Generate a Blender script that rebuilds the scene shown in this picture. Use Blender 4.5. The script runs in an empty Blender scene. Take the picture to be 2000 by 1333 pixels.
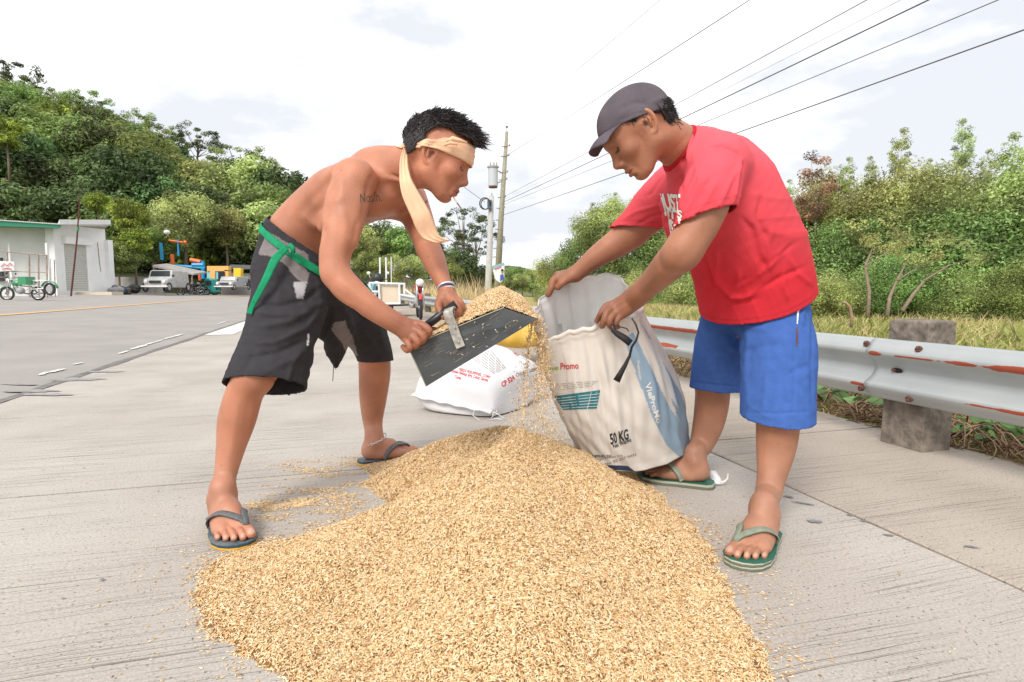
import bpy, bmesh, math, random, time
import numpy as np
from mathutils import Vector, Matrix
from mathutils.bvhtree import BVHTree
T0 = time.time()
sc = bpy.context.scene
R = math.radians
rng = np.random.default_rng(7)
random.seed(7)

# ------------------------------------------------------------------ camera
F = 1150.0; CX, CY = 1000.0, 666.5; H = 0.72; TH = R(5.09)
cd = bpy.data.cameras.new('camera'); cam = bpy.data.objects.new('camera', cd)
sc.collection.objects.link(cam); sc.camera = cam
cd.sensor_width = 36; cd.lens = F / 2000 * 36; cd.clip_start = 0.05; cd.clip_end = 2000
cam.location = (0, 0, H); cam.rotation_euler = (R(90) - TH, 0, 0)

# ------------------------------------------------------------------ light
w = bpy.data.worlds.new('World'); sc.world = w; w.use_nodes = True
nt = w.node_tree; nt.nodes.clear()
def _n(t, **k):
    n = nt.nodes.new(t)
    for a, b in k.items(): setattr(n, a, b)
    return n
out = _n('ShaderNodeOutputWorld'); bg = _n('ShaderNodeBackground'); sky = _n('ShaderNodeTexSky', sky_type='NISHITA')
sky.sun_disc = False; sky.sun_elevation = R(43); sky.sun_rotation = R(-25); sky.dust_density = 3.0
tc = _n('ShaderNodeTexCoord'); mp = _n('ShaderNodeMapping'); mp.inputs['Scale'].default_value = (1.2, 1.2, 3.0)
no = _n('ShaderNodeTexNoise'); no.inputs['Scale'].default_value = 2.1; no.inputs['Detail'].default_value = 7; no.inputs['Roughness'].default_value = .55
cr = _n('ShaderNodeValToRGB'); cr.color_ramp.elements[0].position = .42; cr.color_ramp.elements[0].color = (6.2, 6.4, 6.75, 1)
cr.color_ramp.elements[1].position = .66; cr.color_ramp.elements[1].color = (11.5, 11.5, 11.5, 1)
mx = _n('ShaderNodeMix', data_type='RGBA'); mx.inputs[0].default_value = .93
nt.links.new(tc.outputs['Generated'], mp.inputs[0]); nt.links.new(mp.outputs[0], no.inputs['Vector'])
nt.links.new(no.outputs[0], cr.inputs[0]); nt.links.new(sky.outputs[0], mx.inputs[6]); nt.links.new(cr.outputs[0], mx.inputs[7])
nt.links.new(mx.outputs[2], bg.inputs[0]); nt.links.new(bg.outputs[0], out.inputs[0]); bg.inputs[1].default_value = .092
sl = bpy.data.lights.new('sun', 'SUN'); sun = bpy.data.objects.new('sun', sl); sc.collection.objects.link(sun)
sl.energy = 1.9; sl.angle = R(22); sl.color = (1, .96, .9)
_az, _el = R(-25), R(43)           # from behind-left of the camera
_d = Vector((math.sin(R(205)) * math.cos(_el), math.cos(R(205)) * math.cos(_el), math.sin(_el)))
sun.rotation_euler = _d.to_track_quat('Z', 'Y').to_euler()
sky.sun_rotation = R(205)
sc.view_settings.view_transform = 'Standard'; sc.view_settings.look = 'None'
sc.view_settings.exposure = 0.68; sc.view_settings.gamma = 1.0; sc.view_settings.use_curve_mapping = False
sc.render.engine = 'CYCLES'; sc.cycles.use_denoising = True
sc.cycles.max_bounces = 5; sc.cycles.transparent_max_bounces = 8
# ------------------------------------------------------------------ helpers
cT, sT = math.cos(TH), math.sin(TH)
def ray(px, py):
    a = (px - CX) / F; b = (CY - py) / F
    return np.array([a, cT + b * sT, -sT + b * cT])
def P(px, py, d):
    "the place that lies d metres ahead in the direction of a photograph point"
    v = ray(px, py); v = v / v[1] * d
    return np.array([v[0], v[1], v[2] + H])
def G(px, py, z=0.0):
    v = ray(px, py); t = (z - H) / v[2]
    return np.array([v[0] * t, v[1] * t, z])
def proj(V):
    V = np.asarray(V, float); y = V[:, 1]; z = V[:, 2] - H
    zc = y * cT - z * sT; up = y * sT + z * cT
    return np.stack([CX + F * V[:, 0] / zc, CY - F * up / zc], 1)
DR = np.array([-.275, .9615, 0]); NR = np.array([.9615, .275, 0])     # along the road, across it to the right
def LS(lat, s, z=0.0):
    "road coordinates: lat to the right, s along"
    return NR * lat + DR * s + np.array([0, 0, z])

def tag(o, label=None, cat=None, group=None, kind=None):
    if label: o['label'] = label
    if cat: o['category'] = cat
    if group: o['group'] = group
    if kind: o['kind'] = kind
    return o
def thing(name, loc, label, cat, group=None):
    o = bpy.data.objects.new(name, None); sc.collection.objects.link(o); o.location = loc
    o.empty_display_size = .1
    return tag(o, label, cat, group)
def worigin(p):
    v = Vector((0, 0, 0))
    while p is not None: v += p.location; p = p.parent
    return v
def mesh_from(name, V, Fc, smooth=False):
    me = bpy.data.meshes.new(name)
    V = np.asarray(V, np.float32).reshape(-1, 3)
    if isinstance(Fc, np.ndarray):
        n, k = Fc.shape
        me.vertices.add(len(V)); me.vertices.foreach_set('co', V.ravel())
        me.loops.add(n * k); me.loops.foreach_set('vertex_index', Fc.astype(np.int32).ravel())
        me.polygons.add(n); me.polygons.foreach_set('loop_start', np.arange(0, n * k, k, dtype=np.int32))
        me.update(calc_edges=True)
    else:
        me.from_pydata([tuple(v) for v in V.tolist()], [], [tuple(int(i) for i in f) for f in Fc]); me.update()
    if smooth: me.polygons.foreach_set('use_smooth', np.ones(len(me.polygons), bool))
    return me
def obj(name, V, Fc, m, parent=None, loc=None, smooth=False, col=None, fattr=None):
    "one mesh object from world-space vertices; its origin is the parent's, or loc"
    o0 = worigin(parent) if parent is not None else Vector(loc if loc is not None else (0, 0, 0))
    V = np.asarray(V, float).reshape(-1, 3) - np.array(o0)
    me = mesh_from(name, V, Fc, smooth); me.materials.append(m)
    if col is not None:
        a = me.color_attributes.new('Col', 'FLOAT_COLOR', 'POINT')
        c = np.ones((len(V), 4), np.float32); c[:, :col.shape[1]] = col; a.data.foreach_set('color', c.ravel())
    if fattr is not None:
        a = me.attributes.new('tone', 'FLOAT', 'POINT'); a.data.foreach_set('value', np.asarray(fattr, np.float32))
    o = bpy.data.objects.new(name, me); sc.collection.objects.link(o)
    if parent is not None: o.parent = parent
    else: o.location = o0
    return o
def dup(root, loc, rz=0, sc_=1, label=None, keep=True):
    r = root.copy(); sc.collection.objects.link(r); r.location = loc; r.rotation_euler = (0, 0, rz)
    r.scale = (sc_,) * 3 if not hasattr(sc_, '__len__') else sc_
    if label: r['label'] = label
    for ch in list(root.children):
        c = ch.copy(); sc.collection.objects.link(c); c.parent = r
        for g in ch.children:
            d = g.copy(); sc.collection.objects.link(d); d.parent = c
    return r
class MB:
    "collects shapes into one mesh"
    def __init__(s): s.v = []; s.f = []
    def add(s, V, Fc):
        n = len(s.v); s.v += [tuple(x) for x in V]; s.f += [tuple(n + i for i in f) for f in Fc]; return s
    def box(s, c, size, rot=None):
        c = np.array(c, float); h = np.array(size, float) / 2
        V = np.array([[x, y, z] for x in (-1, 1) for y in (-1, 1) for z in (-1, 1)], float) * h
        if rot is not None: V = V @ np.array(rot).T
        return s.add(V + c, [(0, 1, 3, 2), (4, 6, 7, 5), (0, 4, 5, 1), (2, 3, 7, 6), (0, 2, 6, 4), (1, 5, 7, 3)])
    def tube(s, pts, r, n=8, cap=True, flat=None):
        pts = [np.array(p, float) for p in pts]; rr = r if hasattr(r, '__len__') else [r] * len(pts)
        V = []; Fc = []; u = None
        for i, p in enumerate(pts):
            t = pts[min(i + 1, len(pts) - 1)] - pts[max(i - 1, 0)]; t /= np.linalg.norm(t) + 1e-9
            if u is None: u = np.cross(t, [0, 0, 1.0] if abs(t[2]) < .9 else [1.0, 0, 0])
            else: u = u - t * np.dot(u, t)
            u /= np.linalg.norm(u) + 1e-9; q = np.cross(t, u)
            for k in range(n):
                a = 2 * math.pi * k / n; V.append(p + rr[i] * (math.cos(a) * u + math.sin(a) * q * (flat or 1)))
        for i in range(len(pts) - 1):
            for k in range(n):
                k2 = (k + 1) % n; Fc.append((i * n + k, i * n + k2, (i + 1) * n + k2, (i + 1) * n + k))
        if cap: Fc.append(tuple(range(n))[::-1]); Fc.append(tuple((len(pts) - 1) * n + k for k in range(n)))
        return s.add(V, Fc)
    def prism(s, poly, off):
        "polygon (3d points) extruded by off"
        n = len(poly); A = [np.array(p, float) for p in poly]; B = [a + np.array(off) for a in A]
        return s.add(A + B, [tuple(range(n))[::-1], tuple(range(n, 2 * n))] + [(i, (i + 1) % n, n + (i + 1) % n, n + i) for i in range(n)])
    def grid(s, Pt, nu, nv, closeu=False):
        Pt = np.asarray(Pt).reshape(nu, nv, 3); Fc = []
        for i in range(nu if closeu else nu - 1):
            for j in range(nv - 1):
                a = i * nv + j; b = ((i + 1) % nu) * nv + j; Fc.append((a, b, b + 1, a + 1))
        return s.add(Pt.reshape(-1, 3), Fc)
    def torus(s, c, ax, Rr, r, n=20, m=8):
        c = np.array(c, float); ax = np.array(ax, float); ax /= np.linalg.norm(ax)
        u = np.cross(ax, [0, 0, 1.0] if abs(ax[2]) < .9 else [1.0, 0, 0]); u /= np.linalg.norm(u); q = np.cross(ax, u)
        V = []
        for i in range(n):
            a = 2 * math.pi * i / n; e = math.cos(a) * u + math.sin(a) * q
            for j in range(m):
                b = 2 * math.pi * j / m; V.append(c + e * (Rr + r * math.cos(b)) + ax * r * math.sin(b))
        Fc = [(i * m + j, ((i + 1) % n) * m + j, ((i + 1) % n) * m + (j + 1) % m, i * m + (j + 1) % m) for i in range(n) for j in range(m)]
        return s.add(V, Fc)
    def ball(s, c, r, n=10):
        c = np.array(c, float); r = np.array(r if hasattr(r, '__len__') else (r, r, r), float); V = []; Fc = []
        for i in range(n + 1):
            for j in range(2 * n):
                a = math.pi * i / n; b = math.pi * j / n
                V.append(c + r * np.array([math.sin(a) * math.cos(b), math.sin(a) * math.sin(b), math.cos(a)]))
        for i in range(n):
            for j in range(2 * n):
                k = (j + 1) % (2 * n); Fc.append((i * 2 * n + j, (i + 1) * 2 * n + j, (i + 1) * 2 * n + k, i * 2 * n + k))
        return s.add(V, Fc)
    def build(s, name, m, parent=None, loc=None, smooth=False, bevel=0):
        o = obj(name, np.array(s.v), s.f, m, parent, loc, smooth)
        if bevel:
            b = o.modifiers.new('bevel', 'BEVEL'); b.width = bevel; b.segments = 2; b.limit_method = 'ANGLE'
        return o

# ------------------------------------------------------------------ materials
def mat(name, color, rough=.6, spec=.5, metal=0, var=.0, vscale=20, color2=None, bump=0, bscale=60, attr=False, tone=False, sub=0,
        transl=0, coat=0, rand=0, detail=6, stretch=None):
    m = bpy.data.materials.new(name); m.use_nodes = True; t = m.node_tree; b = t.nodes['Principled BSDF']
    L = t.links.new
    b.inputs['Roughness'].default_value = rough; b.inputs['Specular IOR Level'].default_value = spec; b.inputs['Metallic'].default_value = metal
    b.inputs['Coat Weight'].default_value = coat
    tcn = t.nodes.new('ShaderNodeTexCoord'); vec = tcn.outputs['Object']
    if stretch:
        mpn = t.nodes.new('ShaderNodeMapping'); mpn.inputs['Scale'].default_value = stretch; L(vec, mpn.inputs[0]); vec = mpn.outputs[0]
    c = None
    if attr:
        a = t.nodes.new('ShaderNodeVertexColor'); a.layer_name = 'Col'; c = a.outputs[0]
    if var or color2:
        n = t.nodes.new('ShaderNodeTexNoise'); n.inputs['Scale'].default_value = vscale; n.inputs['Detail'].default_value = detail; L(vec, n.inputs['Vector'])
        mr = t.nodes.new('ShaderNodeMapRange'); mr.inputs[1].default_value = .3; mr.inputs[2].default_value = .7; L(n.outputs[0], mr.inputs[0])
        if color2:
            x = t.nodes.new('ShaderNodeMix'); x.data_type = 'RGBA'; L(mr.outputs[0], x.inputs[0]); x.inputs[6].default_value = (*color, 1); x.inputs[7].default_value = (*color2, 1); c = x.outputs[2]
        else:
            mr.inputs[3].default_value = 1 - var; mr.inputs[4].default_value = 1 + var
            x = t.nodes.new('ShaderNodeVectorMath'); x.operation = 'MULTIPLY'
            if c is None: x.inputs[0].default_value = color
            else: L(c, x.inputs[0])
            L(mr.outputs[0], x.inputs[1]); c = x.outputs[0]
    if tone or rand:
        hs = t.nodes.new('ShaderNodeHueSaturation')
        if c is None: hs.inputs['Color'].default_value = (*color, 1)
        else: L(c, hs.inputs['Color'])
        ma = t.nodes.new('ShaderNodeMath'); ma.operation = 'MULTIPLY_ADD'
        if tone:
            at = t.nodes.new('ShaderNodeAttribute'); at.attribute_name = 'tone'; L(at.outputs['Fac'], ma.inputs[0]); ma.inputs[1].default_value = 1; ma.inputs[2].default_value = 0
        else:
            oi = t.nodes.new('ShaderNodeObjectInfo'); L(oi.outputs['Random'], ma.inputs[0]); ma.inputs[1].default_value = 2 * rand; ma.inputs[2].default_value = 1 - rand
        v = ma.outputs[0]
        if tone and rand:
            oi = t.nodes.new('ShaderNodeObjectInfo'); mb = t.nodes.new('ShaderNodeMath'); mb.operation = 'MULTIPLY_ADD'; L(oi.outputs['Random'], mb.inputs[0]); mb.inputs[1].default_value = 2 * rand; mb.inputs[2].default_value = 1 - rand
            mc = t.nodes.new('ShaderNodeMath'); mc.operation = 'MULTIPLY'; L(v, mc.inputs[0]); L(mb.outputs[0], mc.inputs[1]); v = mc.outputs[0]
            mh = t.nodes.new('ShaderNodeMapRange'); mh.inputs[3].default_value = .47; mh.inputs[4].default_value = .53; L(oi.outputs['Random'], mh.inputs[0]); L(mh.outputs[0], hs.inputs['Hue'])
        L(v, hs.inputs['Value']); c = hs.outputs[0]
    if c is None: b.inputs['Base Color'].default_value = (*color, 1)
    else: L(c, b.inputs['Base Color'])
    if bump:
        n2 = t.nodes.new('ShaderNodeTexNoise'); n2.inputs['Scale'].default_value = bscale; n2.inputs['Detail'].default_value = 5; L(vec, n2.inputs['Vector'])
        bp = t.nodes.new('ShaderNodeBump'); bp.inputs['Strength'].default_value = 1; bp.inputs['Distance'].default_value = bump; L(n2.outputs[0], bp.inputs['Height']); L(bp.outputs[0], b.inputs['Normal'])
    if sub:
        b.inputs['Subsurface Weight'].default_value = sub; b.inputs['Subsurface Radius'].default_value = (.6, .25, .12); b.inputs['Subsurface Scale'].default_value = .012
    if transl:
        tr = t.nodes.new('ShaderNodeBsdfTranslucent'); ms = t.nodes.new('ShaderNodeMixShader'); ms.inputs[0].default_value = transl
        if c is None: tr.inputs[0].default_value = (*color, 1)
        else: L(c, tr.inputs[0])
        L(b.outputs[0], ms.inputs[1]); L(tr.outputs[0], ms.inputs[2]); L(ms.outputs[0], t.nodes['Material Output'].inputs[0])
    return m
M = {}
M['white_wall'] = mat('white_wall', (.84, .845, .85), .85, .2, var=.05, vscale=1.5)
M['white_metal'] = mat('white_metal', (.72, .72, .72), .5, var=.08, vscale=5)
M['green_roof'] = mat('green_roof', (.03, .22, .13), .5)
M['shutter'] = mat('shutter', (.55, .56, .53), .55)
M['rust_bar'] = mat('rust_bar', (.20, .10, .07), .8, color2=(.45, .38, .33), vscale=8)
M['black'] = mat('black_plastic', (.02, .02, .022), .45)
M['tyre'] = mat('tyre', (.03, .03, .03), .8)
M['chrome'] = mat('chrome', (.6, .6, .6), .25, metal=.9)
M['green_paint'] = mat('green_paint', (.04, .26, .11), .35, coat=.5)
M['red_paint'] = mat('red_paint', (.6, .02, .02), .3, coat=.6)
M['grey_paint'] = mat('grey_paint', (.35, .35, .36), .5)
M['cream'] = mat('cream_board', (.62, .52, .40), .7, var=.06, vscale=4)
M['glass'] = mat('dark_glass', (.03, .035, .04), .1, .6)
M['teal'] = mat('teal_paint', (.02, .38, .34), .4)
M['blue_paint'] = mat('blue_paint', (.01, .30, .62), .4)
M['orange_paint'] = mat('orange_paint', (.75, .13, .02), .45)
M['yellow_p'] = mat('yellow_panel', (.85, .55, .03), .45)
M['peach'] = mat('peach_wall', (.80, .45, .14), .7)
M['lblue'] = mat('light_blue', (.25, .60, .68), .6)
M['bark'] = mat('bark', (.16, .12, .09), .95, .1, color2=(.28, .22, .17), vscale=12, bump=.01, bscale=30)
# ------------------------------------------------------------------ ground, pavement, road
def concrete_mat(name, c1, c2, groove=.5, spot=.2):
    m = bpy.data.materials.new(name); m.use_nodes = True; t = m.node_tree; b = t.nodes['Principled BSDF']; L = t.links.new
    b.inputs['Roughness'].default_value = .85; b.inputs['Specular IOR Level'].default_value = .25
    g = t.nodes.new('ShaderNodeNewGeometry')
    mp = t.nodes.new('ShaderNodeMapping'); mp.vector_type = 'POINT'; mp.inputs['Rotation'].default_value = (0, 0, -math.atan2(.275, .9615)); L(g.outputs['Position'], mp.inputs[0])
    def noise(scale, det, vec, rg=.5):
        n = t.nodes.new('ShaderNodeTexNoise'); n.inputs['Scale'].default_value = scale; n.inputs['Detail'].default_value = det; n.inputs['Roughness'].default_value = rg; L(vec, n.inputs['Vector']); return n.outputs[0]
    def ramp(v, a, b_, lo=0, hi=1):
        r = t.nodes.new('ShaderNodeMapRange'); r.inputs[1].default_value = a; r.inputs[2].default_value = b_; r.inputs[3].default_value = lo; r.inputs[4].default_value = hi; L(v, r.inputs[0]); return r.outputs[0]
    def math_(op, a, b_):
        x = t.nodes.new('ShaderNodeMath'); x.operation = op
        for i, q in enumerate((a, b_)):
            if isinstance(q, (int, float)): x.inputs[i].default_value = q
            else: L(q, x.inputs[i])
        return x.outputs[0]
    big = noise(1.3, 5, mp.outputs[0]); fine = noise(160, 3, mp.outputs[0], .7)
    # tined grooves: stretched across the road
    ms = t.nodes.new('ShaderNodeMapping'); ms.inputs['Scale'].default_value = (.7, 120, 1)
    # wobble
    wob = t.nodes.new('ShaderNodeVectorMath'); wob.operation = 'MULTIPLY_ADD'; wn = t.nodes.new('ShaderNodeTexNoise'); wn.inputs['Scale'].default_value = 1.5; L(mp.outputs[0], wn.inputs['Vector'])
    L(wn.outputs[1], wob.inputs[0]); wob.inputs[1].default_value = (0, .05, 0); L(mp.outputs[0], wob.inputs[2]); L(wob.outputs[0], ms.inputs[0])
    gr = noise(1.0, 2.5, ms.outputs[0], .65); line = ramp(gr, .64, .69)
    ms2 = t.nodes.new('ShaderNodeMapping'); ms2.inputs['Scale'].default_value = (1.3, 230, 1); L(wob.outputs[0], ms2.inputs[0])
    gr2 = noise(1.0, 2, ms2.outputs[0], .6); line2 = ramp(gr2, .60, .68)
    patch = ramp(noise(2.2, 3, mp.outputs[0]), .38, .58)
    lines = math_('MULTIPLY', math_('MAXIMUM', line, math_('MULTIPLY', line2, .55)), patch)
    pits = ramp(noise(110, 2, mp.outputs[0], .5), .66, .72)
    cm = t.nodes.new('ShaderNodeMix'); cm.data_type = 'RGBA'; L(ramp(big, .35, .65), cm.inputs[0]); cm.inputs[6].default_value = (*c1, 1); cm.inputs[7].default_value = (*c2, 1)
    dark = math_('SUBTRACT', 1, math_('ADD', math_('MULTIPLY', lines, groove), math_('MULTIPLY', pits, .45)))
    sp = ramp(fine, .3, .7, 1 - spot, 1 + spot)
    mu = t.nodes.new('ShaderNodeVectorMath'); mu.operation = 'MULTIPLY'; L(cm.outputs[2], mu.inputs[0]); L(math_('MULTIPLY', dark, sp), mu.inputs[1])
    L(mu.outputs[0], b.inputs['Base Color'])
    bp = t.nodes.new('ShaderNodeBump'); bp.inputs['Strength'].default_value = .8; bp.inputs['Distance'].default_value = .004
    L(math_('SUBTRACT', math_('MULTIPLY', fine, .35), math_('ADD', lines, pits)), bp.inputs['Height']); L(bp.outputs[0], b.inputs['Normal'])
    return m
M['concrete'] = concrete_mat('concrete', (.40, .358, .315), (.47, .43, .385), .66, .22)
M['concrete_shoulder'] = concrete_mat('concrete_shoulder', (.37, .315, .262), (.43, .372, .315), .6, .2)
M['asphalt'] = mat('asphalt', (.30, .28, .258), .9, .2, color2=(.36, .335, .31), vscale=1.2, bump=.004, bscale=120)
M['dirt'] = mat('dirt', (.22, .17, .10), .95, .1, color2=(.12, .15, .04), vscale=1.4, bump=.02, bscale=20)
M['joint_tar'] = mat('joint_tar', (.035, .03, .028), .8)
M['yellow_paint'] = mat('yellow_paint', (.72, .42, .16), .7, color2=(.62, .36, .17), vscale=6)
M['white_paint'] = mat('white_paint', (.78, .77, .74), .7, color2=(.55, .53, .5), vscale=10)

def strip(name, lat0, lat1, s0, s1, z0, z1, m, parent=None, n=1, jag=0, kind='structure', nl=1, thick=None):
    V = []; Fc = []
    for i in range(n + 1):
        s = s0 + (s1 - s0) * i / n
        for j in range(nl + 1):
            u = j / nl; jj = (random.uniform(-jag, jag) if jag and j in (0, nl) else 0)
            V.append(LS(lat0 + (lat1 - lat0) * u + jj, s, z0 + (z1 - z0) * u))
    for i in range(n):
        for j in range(nl):
            a = i * (nl + 1) + j; Fc.append((a, a + 1, a + nl + 2, a + nl + 1))
    o = obj(name, V, Fc, m, parent)
    if kind: o['kind'] = kind
    return o
# terrain
g = np.linspace(-1, 1, 61); gx = np.sign(g) * np.abs(g) ** 1.7 * 420
XX, YY = np.meshgrid(gx, gx + 60, indexing='ij')
lat = XX * NR[0] + YY * NR[1]
ZZ = -.12 + .28 * np.clip((-lat - 3) / 12, 0, 1) + 0 * lat
near = (np.abs(lat) < 2.5)
ZZ = np.where(lat < 3, np.minimum(ZZ, -.06 + .022 * np.clip(-lat - 2.1, 0, 14)), ZZ)
Fg = [(i * 61 + j, (i + 1) * 61 + j, (i + 1) * 61 + j + 1, i * 61 + j + 1) for i in range(60) for j in range(60)]
tag(obj('ground', np.stack([XX, YY, ZZ], -1).reshape(-1, 3), Fg, M['dirt'], smooth=True), kind='structure')
# concrete pavement: slabs with joints
EDGE_L = -2.1
JL = float(np.dot(G(1700, 1020), NR))       # longitudinal joint
ER = float(np.dot(G(1870, 872), NR))        # outer edge of the shoulder
JS = float(np.dot(G(300, 950), DR))
pav = strip('pavement', EDGE_L, ER + .03, -8, 220, -.035, -.035, M['joint_tar'], n=8)
sN = [JS - 9, JS - 4.5, JS, JS + 4.5, JS + 9, JS + 13.5, JS + 18, JS + 24, JS + 200]
def slab(l0, l1, s0, s1, m, jag0=0, jag1=0):
    n = 24 if s1 - s0 < 10 else 40; V = []
    for k in range(n + 1):
        s = s0 + (s1 - s0) * k / n
        a = l0 + random.uniform(-jag0, jag0); b = l1 + random.uniform(-jag1, jag1)
        V += [LS(a, s, -.04), LS(a, s, -.004), LS(a + .006, s, 0), LS(b - .006, s, 0), LS(b, s, -.004), LS(b, s, -.04)]
    Fc = [(k * 6 + j, k * 6 + j + 1, k * 6 + j + 7, k * 6 + j + 6) for k in range(n) for j in range(5)]
    Fc += [(5, 4, 3, 2, 1, 0), tuple(n * 6 + j for j in range(6))]
    o = obj('slab', V, Fc, m, pav); return o
for a, b in zip(sN[:-1], sN[1:]):
    slab(EDGE_L, JL - .006, a + .006, b - .006, M['concrete'], jag0=.012, jag1=.003)
    slab(JL + .006, ER, a + .006, b - .006, M['concrete_shoulder'], jag0=.003, jag1=.02)
# asphalt road
ROAD_L = -16.5
def zroad(lat): return -.006 + .022 * max(0, -2.1 - lat)
road = strip('road', EDGE_L - .02, ROAD_L, -8, 230, zroad(-2.1), zroad(ROAD_L), M['asphalt'], n=60, nl=6, jag=.03)
# ragged dark seam between asphalt and concrete
V = []; n = 400
for i in range(n + 1):
    s = -1 + 60 * (i / n) ** 1.5; w_ = .03 + .02 * math.sin(s * 5) + random.uniform(-.008, .01)
    V += [LS(EDGE_L - .05 - w_ * .6, s, .0025), LS(EDGE_L + .01 + .3 * w_ * (1 + math.sin(s * 2.3)), s, .0035)]
seam = obj('road_seam', V, [(2 * i, 2 * i + 1, 2 * i + 3, 2 * i + 2) for i in range(n)], mat('seam_tar', (.10, .095, .09), .8, color2=(.22, .2, .19), vscale=9)); seam['kind'] = 'structure'
# tar smears creeping over the concrete
tm = mat('tar_smear', (.22, .21, .205), .85, color2=(.36, .34, .33), vscale=14)
def blot(name, c, rx, ry, z, m, parent=None, seed=0, ang=0, jag=.35):
    r_ = random.Random(seed); n = 26; V = [np.array(c)]
    ph = [r_.uniform(0, 6.3) for _ in range(4)]
    for k in range(n):
        a = 2 * math.pi * k / n; q = 1 + jag * (math.sin(2 * a + ph[0]) * .5 + math.sin(5 * a + ph[1]) * .35 + math.sin(9 * a + ph[2]) * .3)
        x, y = rx * q * math.cos(a), ry * q * math.sin(a); x, y = x * math.cos(ang) - y * math.sin(ang), x * math.sin(ang) + y * math.cos(ang)
        V.append(np.array(c) + np.array([x, y, 0]))
    V = np.array(V); V[:, 2] = z
    return obj(name, V, [(0, k + 1, (k + 1) % n + 1) for k in range(n)], m, parent)
for k, (x, y, rx, ry) in enumerate([(150, 742, .22, .07), (205, 727, .14, .05), (60, 765, .2, .05), (40, 752, .12, .04), (90, 772, .16, .05)]):
    blot('tar_smear', G(x, y), rx, ry, .0045 + .0003 * k, tm, seam, seed=k, ang=-.1)
gt = mat('grey_patch', (.16, .16, .17), .8, color2=(.26, .26, .27), vscale=60)
for k, (x, y, rx, ry) in enumerate([(1591, 1020, .022, .012), (1735, 1047, .012, .007), (1897, 1070, .018, .006), (1690, 1020, .016, .005), (1660, 1008, .012, .004), (1570, 985, .03, .007), (1540, 972, .02, .006), (200, 1135, .008, .004)]):
    b = blot('tar_spot', G(x, y), rx, ry, .0030 + .0002 * k, gt, pav, seed=20 + k, ang=-.5)
# painted lines
YL = -7.5
strip('yellow_line', YL - .16, YL + .16, -5, 220, zroad(YL) + .008, zroad(YL) + .008, M['yellow_paint'], n=50, jag=.012, parent=road, kind=None)
for k, (x0, y0, x1, y1, w_) in enumerate([(78, 730, 92, 724, .05), (96, 725, 124, 718, .07), (143, 710, 161, 706, .05), (232, 689, 250, 683, .05), (255, 681, 285, 672, .08), (284, 672, 302, 667, .05), (302, 667, 318, 662, .05), (321, 661, 358, 651, .07), (425, 632, 445, 626, .05)]):
    a, b = G(x0, y0, .02), G(x1, y1, .02); d = (b - a); n_ = np.array([-d[1], d[0], 0]) / np.linalg.norm(d) * w_ / 2
    la = np.dot(a, NR); z = zroad(la) + .008; pl = []
    for t_ in np.linspace(0, 1, 8): pl.append(a + d * t_ + n_ * (random.uniform(.5, 1.1) if 0 < t_ < 1 else .3))
    for t_ in np.linspace(1, 0, 8): pl.append(a + d * t_ - n_ * (random.uniform(.5, 1.1) if 0 < t_ < 1 else .3))
    pl = np.array(pl); pl[:, 2] = z
    obj('edge_marking', pl, [tuple(range(16))], M['white_paint'], road)
# pale newer strip of concrete along the seam further on
a0 = float(np.dot(G(420, 655), DR)); strip('kerb_strip', EDGE_L + .03, EDGE_L + .42, a0, 60, .006, .006, mat('pale_cement', (.72, .7, .67), .8, var=.06, vscale=8), pav, n=20, jag=.01, kind=None)
# ------------------------------------------------------------------ guard rail
def rail_mat():
    m = bpy.data.materials.new('galvanised_steel'); m.use_nodes = True; t = m.node_tree; b = t.nodes['Principled BSDF']; L = t.links.new
    b.inputs['Roughness'].default_value = .55; b.inputs['Metallic'].default_value = .25
    g = t.nodes.new('ShaderNodeTexCoord'); c = t.nodes.new('ShaderNodeVertexColor'); c.layer_name = 'Col'
    n = t.nodes.new('ShaderNodeTexNoise'); n.inputs['Scale'].default_value = 5; n.inputs['Detail'].default_value = 8; L(g.outputs['Object'], n.inputs['Vector'])
    n2 = t.nodes.new('ShaderNodeTexNoise'); n2.inputs['Scale'].default_value = 9; n2.inputs['Detail'].default_value = 5; L(g.outputs['Object'], n2.inputs['Vector'])
    # rust lies on the crest of the folds: mask in vertex colour red, broken by noise
    a = t.nodes.new('ShaderNodeMath'); a.operation = 'MULTIPLY_ADD'; L(n2.outputs[0], a.inputs[0]); a.inputs[1].default_value = 1.0
    sp = t.nodes.new('ShaderNodeSeparateColor'); L(c.outputs[0], sp.inputs[0]); L(sp.outputs[0], a.inputs[2])
    r = t.nodes.new('ShaderNodeMapRange'); r.inputs[1].default_value = .97; r.inputs[2].default_value = 1.0; L(a.outputs[0], r.inputs[0])
    base = t.nodes.new('ShaderNodeMix'); base.data_type = 'RGBA'; L(n.outputs[0], base.inputs[0]); base.inputs[6].default_value = (.33, .36, .37, 1); base.inputs[7].default_value = (.50, .52, .51, 1)
    rust = t.nodes.new('ShaderNodeMix'); rust.data_type = 'RGBA'; L(n.outputs[0], rust.inputs[0]); rust.inputs[6].default_value = (.30, .04, .02, 1); rust.inputs[7].default_value = (.45, .11, .05, 1)
    x = t.nodes.new('ShaderNodeMix'); x.data_type = 'RGBA'; L(r.outputs[0], x.inputs[0]); L(base.outputs[2], x.inputs[6]); L(rust.outputs[2], x.inputs[7]); L(x.outputs[2], b.inputs['Base Color'])
    bp = t.nodes.new('ShaderNodeBump'); bp.inputs['Distance'].default_value = .002; L(n.outputs[0], bp.inputs['Height']); L(bp.outputs[0], b.inputs['Normal'])
    return m
M['rail'] = rail_mat()
M['old_concrete'] = mat('old_concrete', (.12, .10, .082), .95, .1, color2=(.28, .24, .20), vscale=22, bump=.008, bscale=45)
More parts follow.
